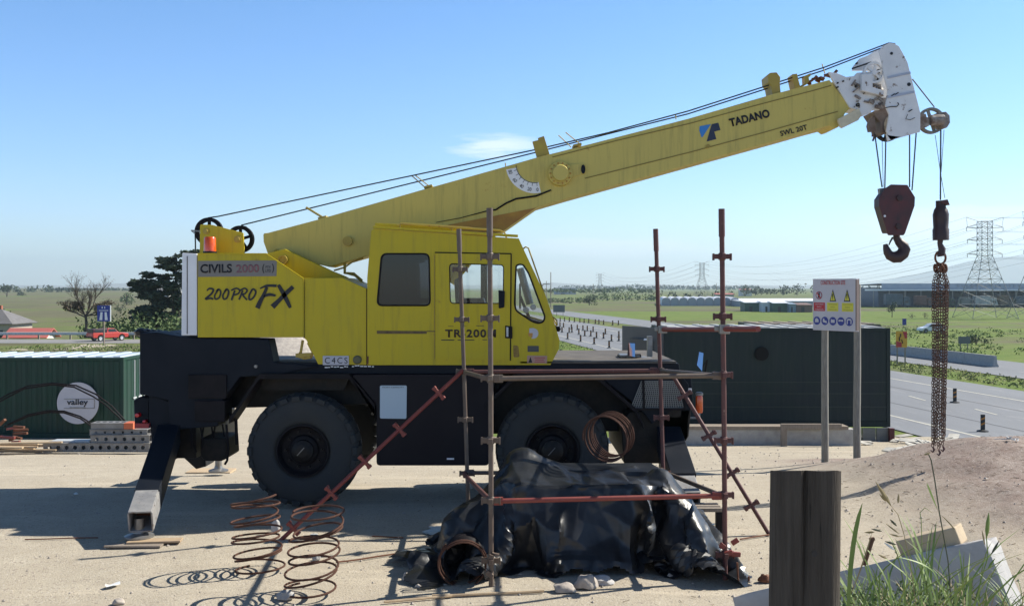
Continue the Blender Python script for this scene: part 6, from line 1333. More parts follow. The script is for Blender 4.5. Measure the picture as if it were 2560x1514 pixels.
# ---- rebar coils
def coil(name, label, base, rad, hgt, turns, r, axis=Vector((0, 0, 1)), jit=.02, lean=(0, 0), m=None, seed=1, group='rusty wire coils'):
    rg = random.Random(seed); base = Vector(base); pts = []; n = int(turns*26); e1 = axis.orthogonal().normalized(); e2 = axis.cross(e1); ph = rg.uniform(0, 6)
    for i in range(n+1):
        t = i/n; a = 2*PI*turns*t+ph; rr = rad*(1+.05*noise.noise((t*9, seed, 0))); hz = hgt*(t+.035*math.sin(9*PI*t+seed)*(1 if hgt > .4 else 0))
        tilt = .05*math.sin(a+seed)+.03*math.sin(a*.5+t*12)
        pts.append(base+axis*(hz+tilt*rad*2*jit/.02)+e1*math.cos(a)*rr+e2*math.sin(a)*rr*(1+.04*math.sin(t*7))+Vector((lean[0]*t+.03*noise.noise((t*6, 8, seed)), lean[1]*t, 0)))
    bm = NB(); tube(bm, pts, r, 7); return tag(obj(name, bm, m or M_coil, smooth=True), label, 'wire coil', group)
b = gpt(644, 1432, 0); coil('wire_coil', 'rusty steel spiral standing left of the red brace foot', (b.x, b.y+.05, .02), .235, .74, 8.6, .0105, lean=(-.04, 0), seed=3)
b = gpt(770, 1492, 0); coil('wire_coil', 'rusty steel spiral standing just right of the red brace foot, nearest one', (b.x, b.y+.05, .02), .235, .80, 8.2, .0105, lean=(.09, .02), seed=8)
c = P(1512, 1096, 10.75); coil('wire_coil', 'bundle of rusty rings lying on top of the black plastic', (c.x-.02, c.y-.06, c.z-.0), .245, .34, 8, .0075, axis=Vector((.45, .88, .08)).normalized(), jit=.004, seed=5)
c = P(1158, 1402, 9.62); coil('wire_coil', 'rusty rings leaning in the plastic at the left scaffold foot', (c.x, c.y-.1, c.z-.01), .225, .12, 3, .0085, axis=Vector((-.12, .97, .1)).normalized(), jit=.004, seed=6)
bm = NB(); c = P(1158, 1402, 9.72); lathe(bm, [(.20, 0), (.20, .5), (.001, .5)], c, 'Y', 24); o = tag(obj('drum', bm, M_blk, smooth=True), 'open black drum lying under the rusty rings', 'drum'); s_ = o.modifiers.new('s', 'SOLIDIFY'); s_.thickness = .012
# ================================================================ CONTAINERS
def corr(bm, x0, x1, y, z0, z1, pitch=.28, dep=.035, axis='x', s=-1):
    n = int(abs(x1-x0)/pitch); cs_ = []
    for k in range(n):
        for f, d in ((0, 0), (.32, 0), (.5, dep), (.82, dep)): cs_.append((lerp(x0, x1, (k+f)/n), d))
    cs_.append((x1, 0)); A = []; B = []
    for q, d in cs_:
        p = (q, y-s*-d, 0) if axis == 'x' else (y-s*-d, q, 0)
        A.append(bm.verts.new((p[0], p[1], z0))); B.append(bm.verts.new((p[0], p[1], z1)))
    for k in range(len(A)-1): bm.faces.new((A[k], A[k+1], B[k+1], B[k]))
def container(name, label, x0, x1, y0, y1, z0, z1, m, mroof, wall_s=1):
    t = thing(name, label, 'container', ((x0+x1)/2, (y0+y1)/2, z0)); e = .06
    bm = NB(); box(bm, (x0+e, y0+e, z0+.08), (x1-e, y1-e, z1-.06)); obj('body', bm, m, t)
    bm = NB(); corr(bm, x0+.1, x1-.1, y0+.01, z0+.15, z1-.1, dep=.04*wall_s); corr(bm, y0+.1, y1-.1, x1-.01, z0+.15, z1-.1, axis='y', s=1); corr(bm, y0+.1, y1-.1, x0+.01, z0+.15, z1-.1, axis='y'); obj('corrugated_wall', bm, m, t)
    bm = NB()
    for x in (x0, x1-.1):
        for y_ in (y0-.01, y1-.1): box(bm, (x, y_, z0), (x+.1, y_+.1, z1))
    for y_ in (y0-.005, y1-.1): box(bm, (x0+.1, y_, z0), (x1-.1, y_+.09, z0+.14)); box(bm, (x0+.1, y_, z1-.09), (x1-.1, y_+.08, z1-.005))
    for x in (x0+.002, x1-.09): box(bm, (x, y0+.1, z0), (x+.08, y1-.1, z0+.14)); box(bm, (x, y0+.1, z1-.09), (x+.08, y1-.1, z1-.005))
    obj('frame', bm, m, t, bev=.006)
    bm = NB(); n = int((x1-x0)/.52)
    for k in range(n+1):
        x = lerp(x0+.15, x1-.35, k/n); box(bm, (x, y0+.14, z1-.005), (x+.2, y1-.14, z1+.025))
    box(bm, (x0+.1, y0+.1, z1-.02), (x1-.1, y1-.1, z1+.0)); obj('roof', bm, mroof, t, bev=.008)
    return t
gl = gh(-13, 28); t = container('green_container', 'dark green shipping container with silvery roof and a round white sign', -16.9, -10.92, 28, 30.44, -1.36, .90, M_cgreen, mat('silver_roof', (.50, .56, .60), .35, .3, c2=(.6, .65, .68), ns=2))
for y_ in (28.7, 29.1, 29.5, 29.9): bm = NB(); cyl(bm, (-10.88, y_, -1.2), (-10.88, y_, .78), .018, 8); bar(bm, (-10.87, y_-.12, -.3), (-10.87, y_+.12, -.3), .02, .04); obj('lock_rod', bm, M_silver, t)
bm = NB(); c = P(195, 1007, 27.9); r = 52/F*27.9; lathe(bm, [(.001, -.02), (r, -.02), (r, .01), (.001, .01)], c, 'Y', 48); sg = obj('round_sign', bm, M_sign, t, smooth=True)
text('lettering', 'valley', P(167, 1016, 27.87), (1, 0, 0), (0, 0, 1), 53/F*27.87, 19/F*27.87, M_txt, sg, off=.015)
bm = NB()
for a, b in (((160, 1020), (236, 1020)), ((160, 997), (236, 997)), ((236, 997), (236, 1020)), ((174, 1018), (214, 1018))): bar(bm, P(*a, 27.87), P(*b, 27.87), .006, .018)
obj('sign_border', bm, M_gsteel, sg)
t = thing('black_hose', 'loops of black hose standing in front of the green container', 'hose', P(150, 1090, 26.6))
for q, arcp in enumerate(([(-60, 1040), (-20, 1008), (20, 985), (70, 964), (130, 957), (190, 963), (240, 985), (280, 1015), (312, 1050), (326, 1070)], [(-60, 1048), (0, 1003), (60, 971), (130, 961), (185, 967), (232, 990), (262, 1010), (300, 1045), (318, 1072)], [(20, 1060), (70, 1036), (120, 1026), (160, 1027), (200, 1040), (232, 1060), (250, 1080)], [(10, 1066), (70, 1040), (120, 1030), (160, 1031), (200, 1045), (228, 1064), (244, 1085)])):
    bm = NB(); tube(bm, [P(x, y_, 26.6+.06*q) for x, y_ in arcp], .022, 8); obj('hose_loop', bm, M_blk, t, smooth=True)
t = container('dark_container', 'long dark green site container on blocks behind the sign board', 4.05, 10.07, 26.5, 28.94, -.84, 1.79, M_cdark, mat('pale_roof', (.45, .45, .43), .5, c2=(.3, .3, .29), ns=1), .12)
bm = NB(); c, r = ell(1905, 884, 17, 26.44); lathe(bm, [(.001, .0), (r, .0), (r, .05), (.001, .05)], (c.x, 26.44, c.z), 'Y', 24); obj('round_opening', bm, mat('deep_black', (.002, .002, .002), .9), t)
bm = NB()
for z in (.35, .05, -.3): a = P(1700, 0, 26.4).x; bar(bm, (4.2, 26.45, z), (9.95, 26.45, z), .01, .012)
obj('panel_line', bm, mat('green_seam', (.03, .045, .035), .6), t)
bm = NB(); v0 = (4.03, 26.5); v1 = (3.17, 28.45); bar(bm, (v0[0], v0[1], .46), (v1[0], v1[1], .46), .06, 2.64); dr = obj('open_door', bm, mat('grey_green_door', (.055, .062, .068), .5, c2=(.045, .05, .055), ns=1), t, bev=.01)
bm = NB(); bar(bm, (3.75, 26.95, .5), (3.35, 27.85, .5), .12, 1.9); obj('door_recess', bm, mat('dark_door_panel', (.02, .024, .028), .5), dr)
bm = NB(); c = P(1617, 849, 26.8); lathe(bm, [(.001, 0), (.09, -.01), (.07, .035), (.001, .04)], c, 'Z', 14); obj('door_lamp', bm, M_white, dr)
for k in range(3): bm = NB(); x = lerp(8.9, 10.0, k/3); box(bm, (x, 26.3, -1.40), (x+.34, 26.36, -.84)); obj('corrugated_skirt', bm, mat('skirt_grey', (.17, .18, .18), .5, .3, c2=(.13, .14, .14), ns=5), t)
bm = NB(); box(bm, (9.94, 26.2, -1.72), (10.07, 26.33, -.84)); box(bm, (8.78, 26.2, -1.7), (8.86, 26.3, -.84)); obj('skirt_post', bm, mat('dark_red_post', (.09, .02, .02), .6), t)
for k in range(5):
    x = lerp(4.3, 8.4, k/4); y_ = 26.6; bm = NB(); box(bm, (x, y_, gh(x, y_)-.1), (x+.4, y_+.4, -.845)); tag(obj('support_block', bm, M_conc, bev=.01), ['first', 'second', 'third', 'fourth', 'fifth'][k]+' concrete block from the left under the dark container', 'block', 'support blocks under the dark container')
t = thing('low_wall', 'long low grey concrete beam lying in the shade before the dark container', 'beam', (6, 25, -1.2)); zg = min(gh(4.5, 24.7), gh(8.4, 24.7))
bm = NB(); box(bm, (4.0, 24.6, zg-.1), (8.5, 24.95, zg+.42)); obj('beam', bm, M_conc, t, bev=.015); bm = NB(); box(bm, (3.9, 24.55, zg+.425), (8.3, 25.0, zg+.50)); obj('plank', bm, M_wood, t)
bm = NB(); x = P(1958, 0, 24.3).x; box(bm, (x-.07, 24.2, -1.2), (x+.07, 24.3, -.45)); box(bm, (x+.07, 24.2, -.58), (x+1.4, 24.3, -.45)); tag(obj('trestle', bm, M_wood, bev=.006), 'dark timber trestle in front of the low concrete beam', 'trestle')
t = container('rear_container', 'second dark container just showing above the roof of the first', 7.6, 11.55, 31.2, 33.5, -.7, 1.72, mat('dull_olive_green', (.05, .055, .04), .6), M_wood, .3); t['label'] = 'brown topped container standing behind the long dark one'  # walls in one even dull olive tone
# ================================================================ SITE SIGN
t = thing('site_sign', 'white construction site safety board with warning symbols on two gum poles', 'sign', (5.9, 17.9, -.2))
Rp = Vector((6.05, 17.5, 0)); Lp = Vector((5.53, 18.3, 0)); u = (Rp-Lp).normalized(); nn = u.cross(Vector((0, 0, 1))); Wd = (Rp-Lp).length
ztop = EYE-(696-720)/F*17.5; zbot = EYE-(829-720)/F*17.5; Hd = ztop-zbot
def sgp(a, b, o=0): return Lp+u*(a*Wd)+Vector((0, 0, zbot+b*Hd))+nn*o
def sbox(bm, a0, b0, a1, b1, o0, o1):
    v = [bm.verts.new(sgp(a, b, o)) for o in (o0, o1) for a, b in ((a0, b0), (a1, b0), (a1, b1), (a0, b1))]
    for f in ((0, 1, 2, 3), (7, 6, 5, 4), (0, 4, 5, 1), (1, 5, 6, 2), (2, 6, 7, 3), (3, 7, 4, 0)): bm.faces.new([v[i] for i in f])
def spoly(bm, pts, o):
    A = [bm.verts.new(sgp(a, b, o)) for a, b in pts]; bm.faces.new(A)
bm = NB(); sbox(bm, 0, 0, 1, 1, -.07, 0); pn = obj('panel', bm, M_sign, t, bev=.004); bm = NB(); sbox(bm, .02, .0, 1.0, 1.0, -.085, -.071); sbox(bm, .985, 0.02, 1.012, .98, -.06, .001); obj('frame', bm, mat('brown_frame', (.22, .17, .15), .7), pn)
text('lettering', 'CONSTRUCTION SITE', sgp(.19, .885), u, (0, 0, 1), .57*Wd, .08*Hd, mat('sign_red_ink', (.45, .05, .06), .6), pn, off=.01)
def sell(a, b, r, n=22): return [(a+r*math.cos(2*PI*k/n), b+r*math.sin(2*PI*k/n)) for k in range(n)]
for a_ in (.475, .80):
    tri = [(a_-.075, .565), (a_+.075, .565), (a_, .80)]; bm = NB(); spoly(bm, tri, .003); w_ = obj('warning_triangle', bm, M_txt, pn)
    bm = NB(); spoly(bm, [(a_-.05, .585), (a_+.05, .585), (a_, .755)], .006); obj('yellow_field', bm, M_syel, w_)
    bm = NB(); spoly(bm, [(a_-.008, .625), (a_+.008, .625), (a_+.013, .71), (a_-.013, .71)], .009); spoly(bm, [(a_-.009, .60), (a_+.009, .60), (a_+.009, .615), (a_-.009, .615)], .009); obj('exclamation_mark', bm, M_txt, w_)
bm = NB(); spoly(bm, sell(.15, .68, .078), .003); fo = obj('prohibition_ring', bm, mat('ring_red', (.30, .06, .10), .5), pn); bm = NB(); spoly(bm, sell(.15, .68, .060), .006); obj('white_disc', bm, M_sign, fo)
bm = NB(); spoly(bm, [(.125, .63), (.18, .63), (.175, .70), (.17, .735), (.155, .74), (.14, .72), (.13, .68)], .009); obj('hand_symbol', bm, M_txt, fo)
bm = NB(); spoly(bm, [(.095, .73), (.11, .745), (.205, .63), (.19, .615)], .012); obj('slash', bm, M_sred, fo)
for (a0, a1, m_, lines) in ((.025, .29, M_sred, ('UNAUTHORISED', 'ENTRY', 'FORBIDDEN')), (.34, .60, M_syel, ('WARNING', 'OPEN', 'TRENCHES')), (.68, .94, M_syel, ('CAUTION', 'MEN', 'WORKING'))):
    bm = NB(); spoly(bm, [(a0, .375), (a1, .375), (a1, .54), (a0, .54)], .003); q = obj('message_panel', bm, m_, pn)
    for k, s_ in enumerate(lines): w = (a1-a0)*(.75 if len(s_) > 5 else .4); text('lettering', s_, sgp((a0+a1)/2-w/2, .495-.052*k), u, (0, 0, 1), w*Wd, .026*Hd, M_sign if m_ is M_sred else mat('olive_ink', (.25, .24, .05), .6), q)
for k in range(5):
    a_ = .10+.187*k; bm = NB(); spoly(bm, sell(a_, .185, .082), .003); ds = obj('mandatory_disc', bm, M_blue, pn)
    sh_ = [[(-.045, -.03), (.045, -.03), (.04, .02), (.0, .055), (-.04, .03)], [(-.045, -.02), (.05, -.045), (.045, .0), (.0, .01), (-.01, .045), (-.04, .045)], [(-.045, -.03), (-.04, .045), (-.02, .03), (.02, .03), (.045, .03), (.045, -.03)], [(-.055, .0), (-.05, .03), (.05, .03), (.055, .0), (.01, -.0), (.0, .015), (-.01, .0)], [(-.055, -.04), (-.055, .03), (-.03, .055), (.03, .055), (.055, .03), (.055, -.04), (.03, -.05), (.03, .025), (-.03, .025), (-.03, -.05)]][k]
    bm = NB(); spoly(bm, [(a_+x, .185+z) for x, z in sh_], .006); obj('safety_symbol', bm, M_sign, ds)
for (px, Y) in ((2062, 18.15), (2143, 17.62)):
    x = P(px, 0, Y).x; bm = NB(); rg = random.Random(px); pts = [(x+.008*rg.uniform(-1, 1), Y+.0, z) for z in (gh(x, Y)-.15, .5, 1.4, 2.2, ztop-.1)]; tube(bm, pts, [.066, .064, .062, .060, .058], 14); obj('pole', bm, M_pole, t, smooth=True)
# ================================================================ LEFT: formwork, timber
YF = 21.6
def fpt(px, py, Y=YF): return P(px, py, Y)
def formbeam(label, pa, pb, pt, pbm, Y, d, holes=True, m=M_form, group='grey steel formwork beams', lit=True):
    a = fpt(pa, pbm, Y); b = fpt(pb, pt, Y); hs = []; z0, z1 = a.z, b.z
    if holes:
        n = int((b.x-a.x)/.19); hs = [circ(lerp(a.x+.14, b.x-.14, k/(n-1)), (z0+z1)/2, (z1-z0)*.26, 10) for k in range(n)]
    t = thing('formwork_beam', label, 'steel beam', ((a.x+b.x)/2, Y, z0), group)
    obj('face_plate', plate([(a.x, z0), (b.x, z0), (b.x, z1), (a.x, z1)], hs, Y, Y+.012), m, t)
    bm = NB(); box(bm, (a.x, Y-.02, z1), (b.x, Y+d, z1+.012)); box(bm, (a.x, Y-.02, z0-.012), (b.x, Y+d, z0)); box(bm, (a.x, Y+d, z0), (b.x, Y+d+.01, z1)); obj('flange', bm, m, t)
    return t
t = formbeam('long perforated grey beam lying lowest before the green container', 108, 373, 1108, 1128, YF, .3)
formbeam('grey perforated beam in the middle of the stack', 226, 373, 1088, 1106, YF+.03, .3)
formbeam('grey perforated beam near the top of the stack', 224, 368, 1074, 1086, YF+.1, .28)
t = formbeam('topmost grey beam of the stack with an orange red end', 227, 309, 1058, 1072, YF+.1, .32, False); bm = NB(); a = fpt(310, 1072, YF+.1); b = fpt(333, 1058, YF+.1); box(bm, (a.x, YF+.09, a.z), (b.x, YF+.43, b.z+.01)); obj('painted_end', bm, mat('orange_red_paint', (.55, .13, .05), .6), t)
bm = NB()
for k in range(5): a = fpt(238+k*16, 1056, YF+.1); lathe(bm, [(.001, 0), (.045, 0), (.045, .006), (.001, .006)], (a.x, YF+.27, fpt(0, 1058, YF+.1).z+.012), 'Z', 12)
obj('top_hole', bm, M_txt, t)
bm = NB(); a = fpt(127, 1106, YF+.1); b = fpt(224, 1096, YF+.1); box(bm, (a.x, YF+.1, a.z+.005), (b.x, YF+.4, a.z+.04)); tag(obj('steel_sheet', bm, M_silver, bev=.004), 'bright thin steel sheet lying on the longest beam', 'steel sheet')
rg = random.Random(14)
for k in range(11):
    px = rg.uniform(-40, 40); L_ = rg.uniform(1.0, 1.9); yy = YF-.3+rg.uniform(0, .7); g = gh(-10, yy); a = Vector((fpt(px, 0, yy).x-.4, yy, g+.04+.035*(k//2)+rg.uniform(0, .02))); an = rg.uniform(-.15, .15)
    bm = NB(); bar(bm, a, a+Vector((L_*math.cos(an), L_*math.sin(an), rg.uniform(-.02, .03))), rg.uniform(.07, .12), .03)
    tag(obj('timber_plank', bm, M_plank, bev=.003), ['pale plank lying lowest at the left edge', 'pale plank at the bottom of the timber pile, second one', 'short pale plank low in the pile', 'plank in the lower half of the timber pile', 'crooked plank in the middle of the pile', 'sun bleached plank in the middle of the pile', 'plank in the upper half of the pile', 'narrow plank near the top of the pile', 'slanting plank near the top of the pile', 'plank below the rusty props', 'topmost pale plank under the rusty props'][k], 'plank', 'pale planks heaped at the left edge')
for k in range(9):
    px = rg.uniform(-10, 62); yy = YF+rg.uniform(.2, .9); a = fpt(px, 0, yy); z = gh(-10, yy)+.2+.05*k*.9; a.z = z+rg.uniform(0, .06)*1; bm = NB()
    bar(bm, a, a+Vector((rg.uniform(.15, .4), rg.uniform(-.2, .2), rg.uniform(-.03, .06) if k < 8 else .14)), .06, .05); tag(obj('rusty_prop_head', bm, M_rust if k % 3 else M_scaf2, bev=.006), 'rusty formwork fitting piled on the planks at the left edge', 'steel fitting', 'rusty fittings on the plank pile')
# rubble heap seen through the gap under the crane body
bm = NB(); g_ = {}
for j in range(22):
    for i in range(34):
        u = i/33*2-1; v = j/21*2-1; x = -9.0+u*3.4; y_ = 40+v*3.0; d = math.hypot(u, v); z = gh(x, y_)+max(0, 1-d*d)*2.7+(.22*noise.fractal((x*1.1, y_*1.1, 3), 1., 2., 5) if d < 1 else -.05); g_[i, j] = bm.verts.new((x, y_, z))
for j in range(21):
    for i in range(33): bm.faces.new((g_[i, j], g_[i+1, j], g_[i+1, j+1], g_[i, j+1]))
tag(obj('rubble_heap', bm, M_rock, smooth=2), 'heap of pale rubble standing behind the crane', 'rubble heap')
# ================================================================ FOREGROUND
wp = thing('timber_post', 'thick cracked grey timber post standing close in the foreground', 'post', (P(2008, 0, 2.95).x, 2.95, 1.0))
bm = NB(); cx = P(2013, 0, 3.04).x; r = .1; rings = []; seg = 64; zt = EYE-455/F*2.95
for j in range(40):
    z = lerp(1.0, zt, j/39); ring = []; lean = -.0135*(1-j/39)
    for k in range(seg):
        a = 2*PI*k/seg; sq = (abs(math.cos(a))**3.2+abs(math.sin(a))**3.2)**(-1/3.2); rr = r*lerp(1, sq, .75)*(1+.012*noise.noise((math.cos(a)*4, math.sin(a)*4, z*.7)))
        cr = a-(1.5*PI-.33); cr = (cr+PI) % (2*PI)-PI; dep = .03*max(0, 1-abs(cr+.012*math.sin(z*5))/.05)
        rr -= dep; rr -= .004*abs(noise.noise((a*9, 2, z*.5))); ring.append(bm.verts.new((cx+lean+rr*math.cos(a), 3.04+rr*math.sin(a), z+(.003*noise.noise((math.cos(a)*2, math.sin(a)*2, 0)) if j == 39 else 0)-.175*(rr*math.sin(a)+.1)*ss(.8, 1, j/39))))
    rings.append(ring)
for j in range(39):
    for k in range(seg): bm.faces.new((rings[j][k], rings[j][(k+1) % seg], rings[j+1][(k+1) % seg], rings[j+1][k]))
c0 = bm.verts.new((cx, 3.04, zt-.0175))
for k in range(seg): bm.faces.new((rings[-1][k], rings[-1][(k+1) % seg], c0))
obj('post_body', bm, M_post, wp, smooth=True); bm = NB(); c = P(2036, 1383, 2.94); lathe(bm, [(.001, -.001), (.009, -.001), (.009, .02), (.001, .02)], c, 'Y', 12); obj('bolt_hole', bm, M_txt, wp)
def gline(pts): return [Vector(p) for p in pts]
th_ = R(38); ta = R(22); Cc = P(2458, 1345, 5.6)      # nearest upper corner of the tilted block
uu = Vector((math.cos(th_)*math.cos(ta), -math.sin(th_)*math.cos(ta), math.sin(ta))); ww = Vector((-math.cos(th_)*math.sin(ta), math.sin(th_)*math.sin(ta), math.cos(ta))); tt = (Vector((math.sin(th_), math.cos(th_), 0))*.98-ww*.14).normalized()
t = thing('concrete_block', 'big pale concrete block tilted in the ground beside the tall grass', 'concrete block', Cc-ww*.6)
bm = NB(); L0, H0, T0 = 1.66, .95, .27; nu, nw = 26, 16; Mt = Matrix((uu, tt, ww)).transposed()
cube_ = bmesh.ops.create_cube(bm, size=1); bmesh.ops.subdivide_edges(bm, edges=bm.edges[:], cuts=15, use_grid_fill=True)
for v in bm.verts:
    p = v.co.copy(); ed = (abs(abs(p.x)-.5) < .01)+(abs(abs(p.y)-.5) < .01)+(abs(abs(p.z)-.5) < .01); l = Vector(((p.x-.5)*L0, (p.y+.5)*T0, (p.z-.5)*H0)); nn_ = noise.noise(l*6)*.006+noise.noise(l*19)*.003
    if ed >= 2: l += Vector((-p.x, -p.y, -p.z))*.016*(1+2*max(0, noise.noise(l*9)))
    v.co = Cc+Mt @ (l+Vector((nn_, nn_, nn_)))
obj('block_body', bm, M_concl, t, smooth=True)
b0 = Cc-uu*.50+tt*.12+ww*.055; bar(bm2 := NB(), b0, b0+uu*.36, .15, .105, up=ww); tag(obj('brick_block', bm2, mat('sandy_block', (.50, .40, .27), .85, c2=(.42, .33, .23), ns=9, bump=.2), bev=.008), 'sandy brown block resting on the tilted concrete block', 'block')
# grass
M_gr = mat('grass_blade', (.13, .22, .035), .55, c2=(.19, .26, .06), ns=5); M_gry = mat('dry_grass_blade', (.34, .27, .13), .7, c2=(.26, .20, .10), ns=8); M_grd = mat('dark_grass_stem', (.05, .06, .03), .6)
def blade(bm, pts, w):
    pts = [Vector(p) for p in pts]; n = len(pts); L_ = []; R_ = []
    d0 = (pts[-1]-pts[0]); s = Vector((d0.y, -d0.x, 0)); s = Vector((1, .25, 0)) if s.length < .02 else s.normalized(); s = (s*.3+Vector((1, .2, 0))).normalized()
    for i, p in enumerate(pts): h = w*math.sin(PI*min(1, .12+.88*(1-i/(n-1))**.8)) if i < n-1 else .0004; L_.append(bm.verts.new(p-s*h/2)); R_.append(bm.verts.new(p+s*h/2))
    for i in range(n-1): bm.faces.new((L_[i], R_[i], R_[i+1], L_[i+1]))
def bez(a, b, c, n=8): a, b, c = Vector(a), Vector(b), Vector(c); return [a*(1-t)**2+b*2*t*(1-t)+c*t*t for t in [k/n for k in range(n+1)]]
rg = random.Random(77)
bm = NB(); bd = NB(); be = NB()
for k in range(1150):
    yy = rg.uniform(3.3, 5.4); px = rg.uniform(2085, 2600)*1.0; x = (px-1280)/F*yy; g = gh(x, yy); zmax = EYE-(rg.uniform(1330, 1470)-720)/F*yy if rg.random() < .2 else EYE-(rg.uniform(1440, 1600)-720)/F*yy
    if px > 2460 and rg.random() < .6: continue
    tall = rg.random() < .09 and px < 2480; h = max(.06, zmax-g); h = min(h, .5) if not tall else max(.1, EYE-(rg.uniform(1300, 1430)-720)/F*yy-g); a = rg.uniform(0, 6.28); l = h*rg.uniform(.1, .6); q = Vector((x, yy, g-.02))
    blade(bm if tall else (bm, bd, bm, be)[k % 4] if k % 7 else bd, bez(q, q+Vector((0, 0, h*.8)), q+Vector((l*math.cos(a), l*math.sin(a), h))), rg.uniform(.005, .010) if tall else rg.uniform(.003, .009))
for q, m_, nm in ((bm, M_gr, 'green grass tuft'), (bd, M_gry, 'dry grass tuft'), (be, M_leafm, 'low leafy weeds')):
    tag(obj('grass', q, m_), nm+' beside the timber post', 'grass', kind='stuff')
bm = NB()
for k in range(420):
    yy = rg.uniform(3.6, 5.0); px = rg.uniform(2085, 2430); x = (px-1280)/F*yy; z = EYE-(rg.uniform(1462, 1540)-720)/F*yy; leaves(bm, (x, yy, z), (.03, .03, .03), 2, .008, rg=rg)
tag(obj('clover', bm, M_leafm), 'small leafy weeds under the tall grass', 'weeds', kind='stuff')
def stalk(label, pts, Y, w, m, heads=(), lvs=(), name='grass_stalk'):
    a = P(*pts[0], Y); a.z -= .25; t = thing(name, label, 'grass stalk', a, 'tall grass stalks beside the timber post')
    ps = [a]+[P(*p, Y) for p in pts]; bm = NB()
    if w > 0: tube(bm, ps, [w]*(len(ps)-1)+[w*.4], 6); obj('stem', bm, m, t, smooth=True)
    else: bb = bez(ps[0], ps[len(ps)//2], ps[-1], 10); blade(bm, bb, -w); obj('blade', bm, m, t)
    for (p0, p1, ww, mm) in heads:
        bm = NB(); A = P(*p0, Y-.01); B = P(*p1, Y-.01); tube(bm, [A, A.lerp(B, .3), A.lerp(B, .65), B], [.001, ww, ww*.9, .0008], 6); obj('seed_head', bm, mm, t, smooth=True)
    for (p0, p1, p2, ww, mm) in lvs:
        bm = NB(); blade(bm, bez(P(*p0, Y), P(*p1, Y), P(*p2, Y), 9), ww); obj('leaf', bm, mm, t)
stalk('broad green blade nearest the timber post', [(2122, 1514), (2111, 1400), (2156, 1256)], 3.5, -.017, M_gr, lvs=[((2118, 1500), (2150, 1440), (2180, 1330), .006, M_gry)])
stalk('tallest dark thin stem with a drooping tip', [(2379, 1514), (2370, 1400), (2348, 1278), (2337, 1200), (2328, 1150), (2322, 1136), (2312, 1134)], 3.6, .0022, M_grd, heads=[((2310, 1136), (2326, 1131), .004, M_gry)], lvs=[((2346, 1278), (2330, 1240), (2317, 1206), .010, M_gr), ((2350, 1285), (2370, 1300), (2388, 1325), .006, M_gry)])
stalk('nodding wild oat stalk with loose spikelets', [(2290, 1514), (2275, 1400), (2259, 1331), (2245, 1285), (2228, 1264)], 3.55, .0014, M_gry,
      heads=[((2228, 1264), (2189, 1203), .0075, M_gry), ((2214, 1252), (2199, 1234), .004, M_gry), ((2245, 1257), (2247, 1234), .004, M_gry), ((2242, 1314), (2225, 1297), .0045, M_grd), ((2246, 1332), (2215, 1308), .003, M_gry), ((2205, 1327), (2178, 1321), .004, M_grd), ((2186, 1329), (2161, 1330), .004, M_gry), ((2240, 1360), (2212, 1352), .0045, M_grd), ((2237, 1374), (2210, 1355), .005, M_paper), ((2217, 1395), (2195, 1385), .004, M_gry), ((2248, 1340), (2225, 1334), .0035, M_gry), ((2232, 1279), (2228, 1272), .003, M_gry)])
stalk('upright green stalk with a slim head before the barrier end', [(2436, 1514), (2452, 1450), (2470, 1390), (2466, 1342), (2470, 1300)], 3.6, .002, M_gr, heads=[((2466, 1345), (2472, 1280), .007, M_gr), ((2478, 1385), (2498, 1350), .004, M_grd), ((2470, 1420), (2487, 1395), .004, M_gr), ((2462, 1360), (2455, 1325), .003, M_gry)])
stalk('bent blade arching over towards the barrier', [(2350, 1514), (2350, 1470), (2344, 1440)], 3.5, .0016, M_gr, lvs=[((2344, 1445), (2330, 1405), (2238, 1390), .012, M_gr)])
stalk('thin folded straw beside the sandy block', [(2300, 1500), (2306, 1400), (2303, 1300), (2300, 1280), (2312, 1268), (2330, 1280)], 3.7, .0013, M_gr)
for k, (x0_, x1_, yt, w) in enumerate(((2240, 2218, 1418, .010), (2270, 2258, 1445, .009), (2392, 2388, 1450, .012), (2420, 2428, 1440, .012), (2350, 2340, 1458, .009), (2060, 2030, 1495, .009), (2195, 2200, 1420, .006), (2405, 2410, 1375, .005))):
    stalk(['green blade left of the thin straw', 'shorter green blade below the barrier', 'wide green blade right of the dark stem', 'wide green blade leaning right', 'short blade at the bottom edge', 'small blade crossing the post foot', 'narrow blade near the post', 'tall narrow blade before the sandy block'][k], [(x0_, 1514), ((x0_+x1_)/2, 1480), (x1_, yt)], 3.45, -w, M_gr)
bm = NB(); tube(bm, [P(2161, 1412, 4.2), P(2170, 1380, 4.2), P(2180, 1350, 4.2), P(2184, 1344, 4.2)], [.007, .009, .009, .006], 6); bar(bm, P(2174, 1348, 4.2), P(2186, 1345, 4.2), .012, .012); tag(obj('broken_twig', bm, mat('brown_twig', (.12, .055, .03), .8)), 'broken brown twig beside the timber post', 'twig')
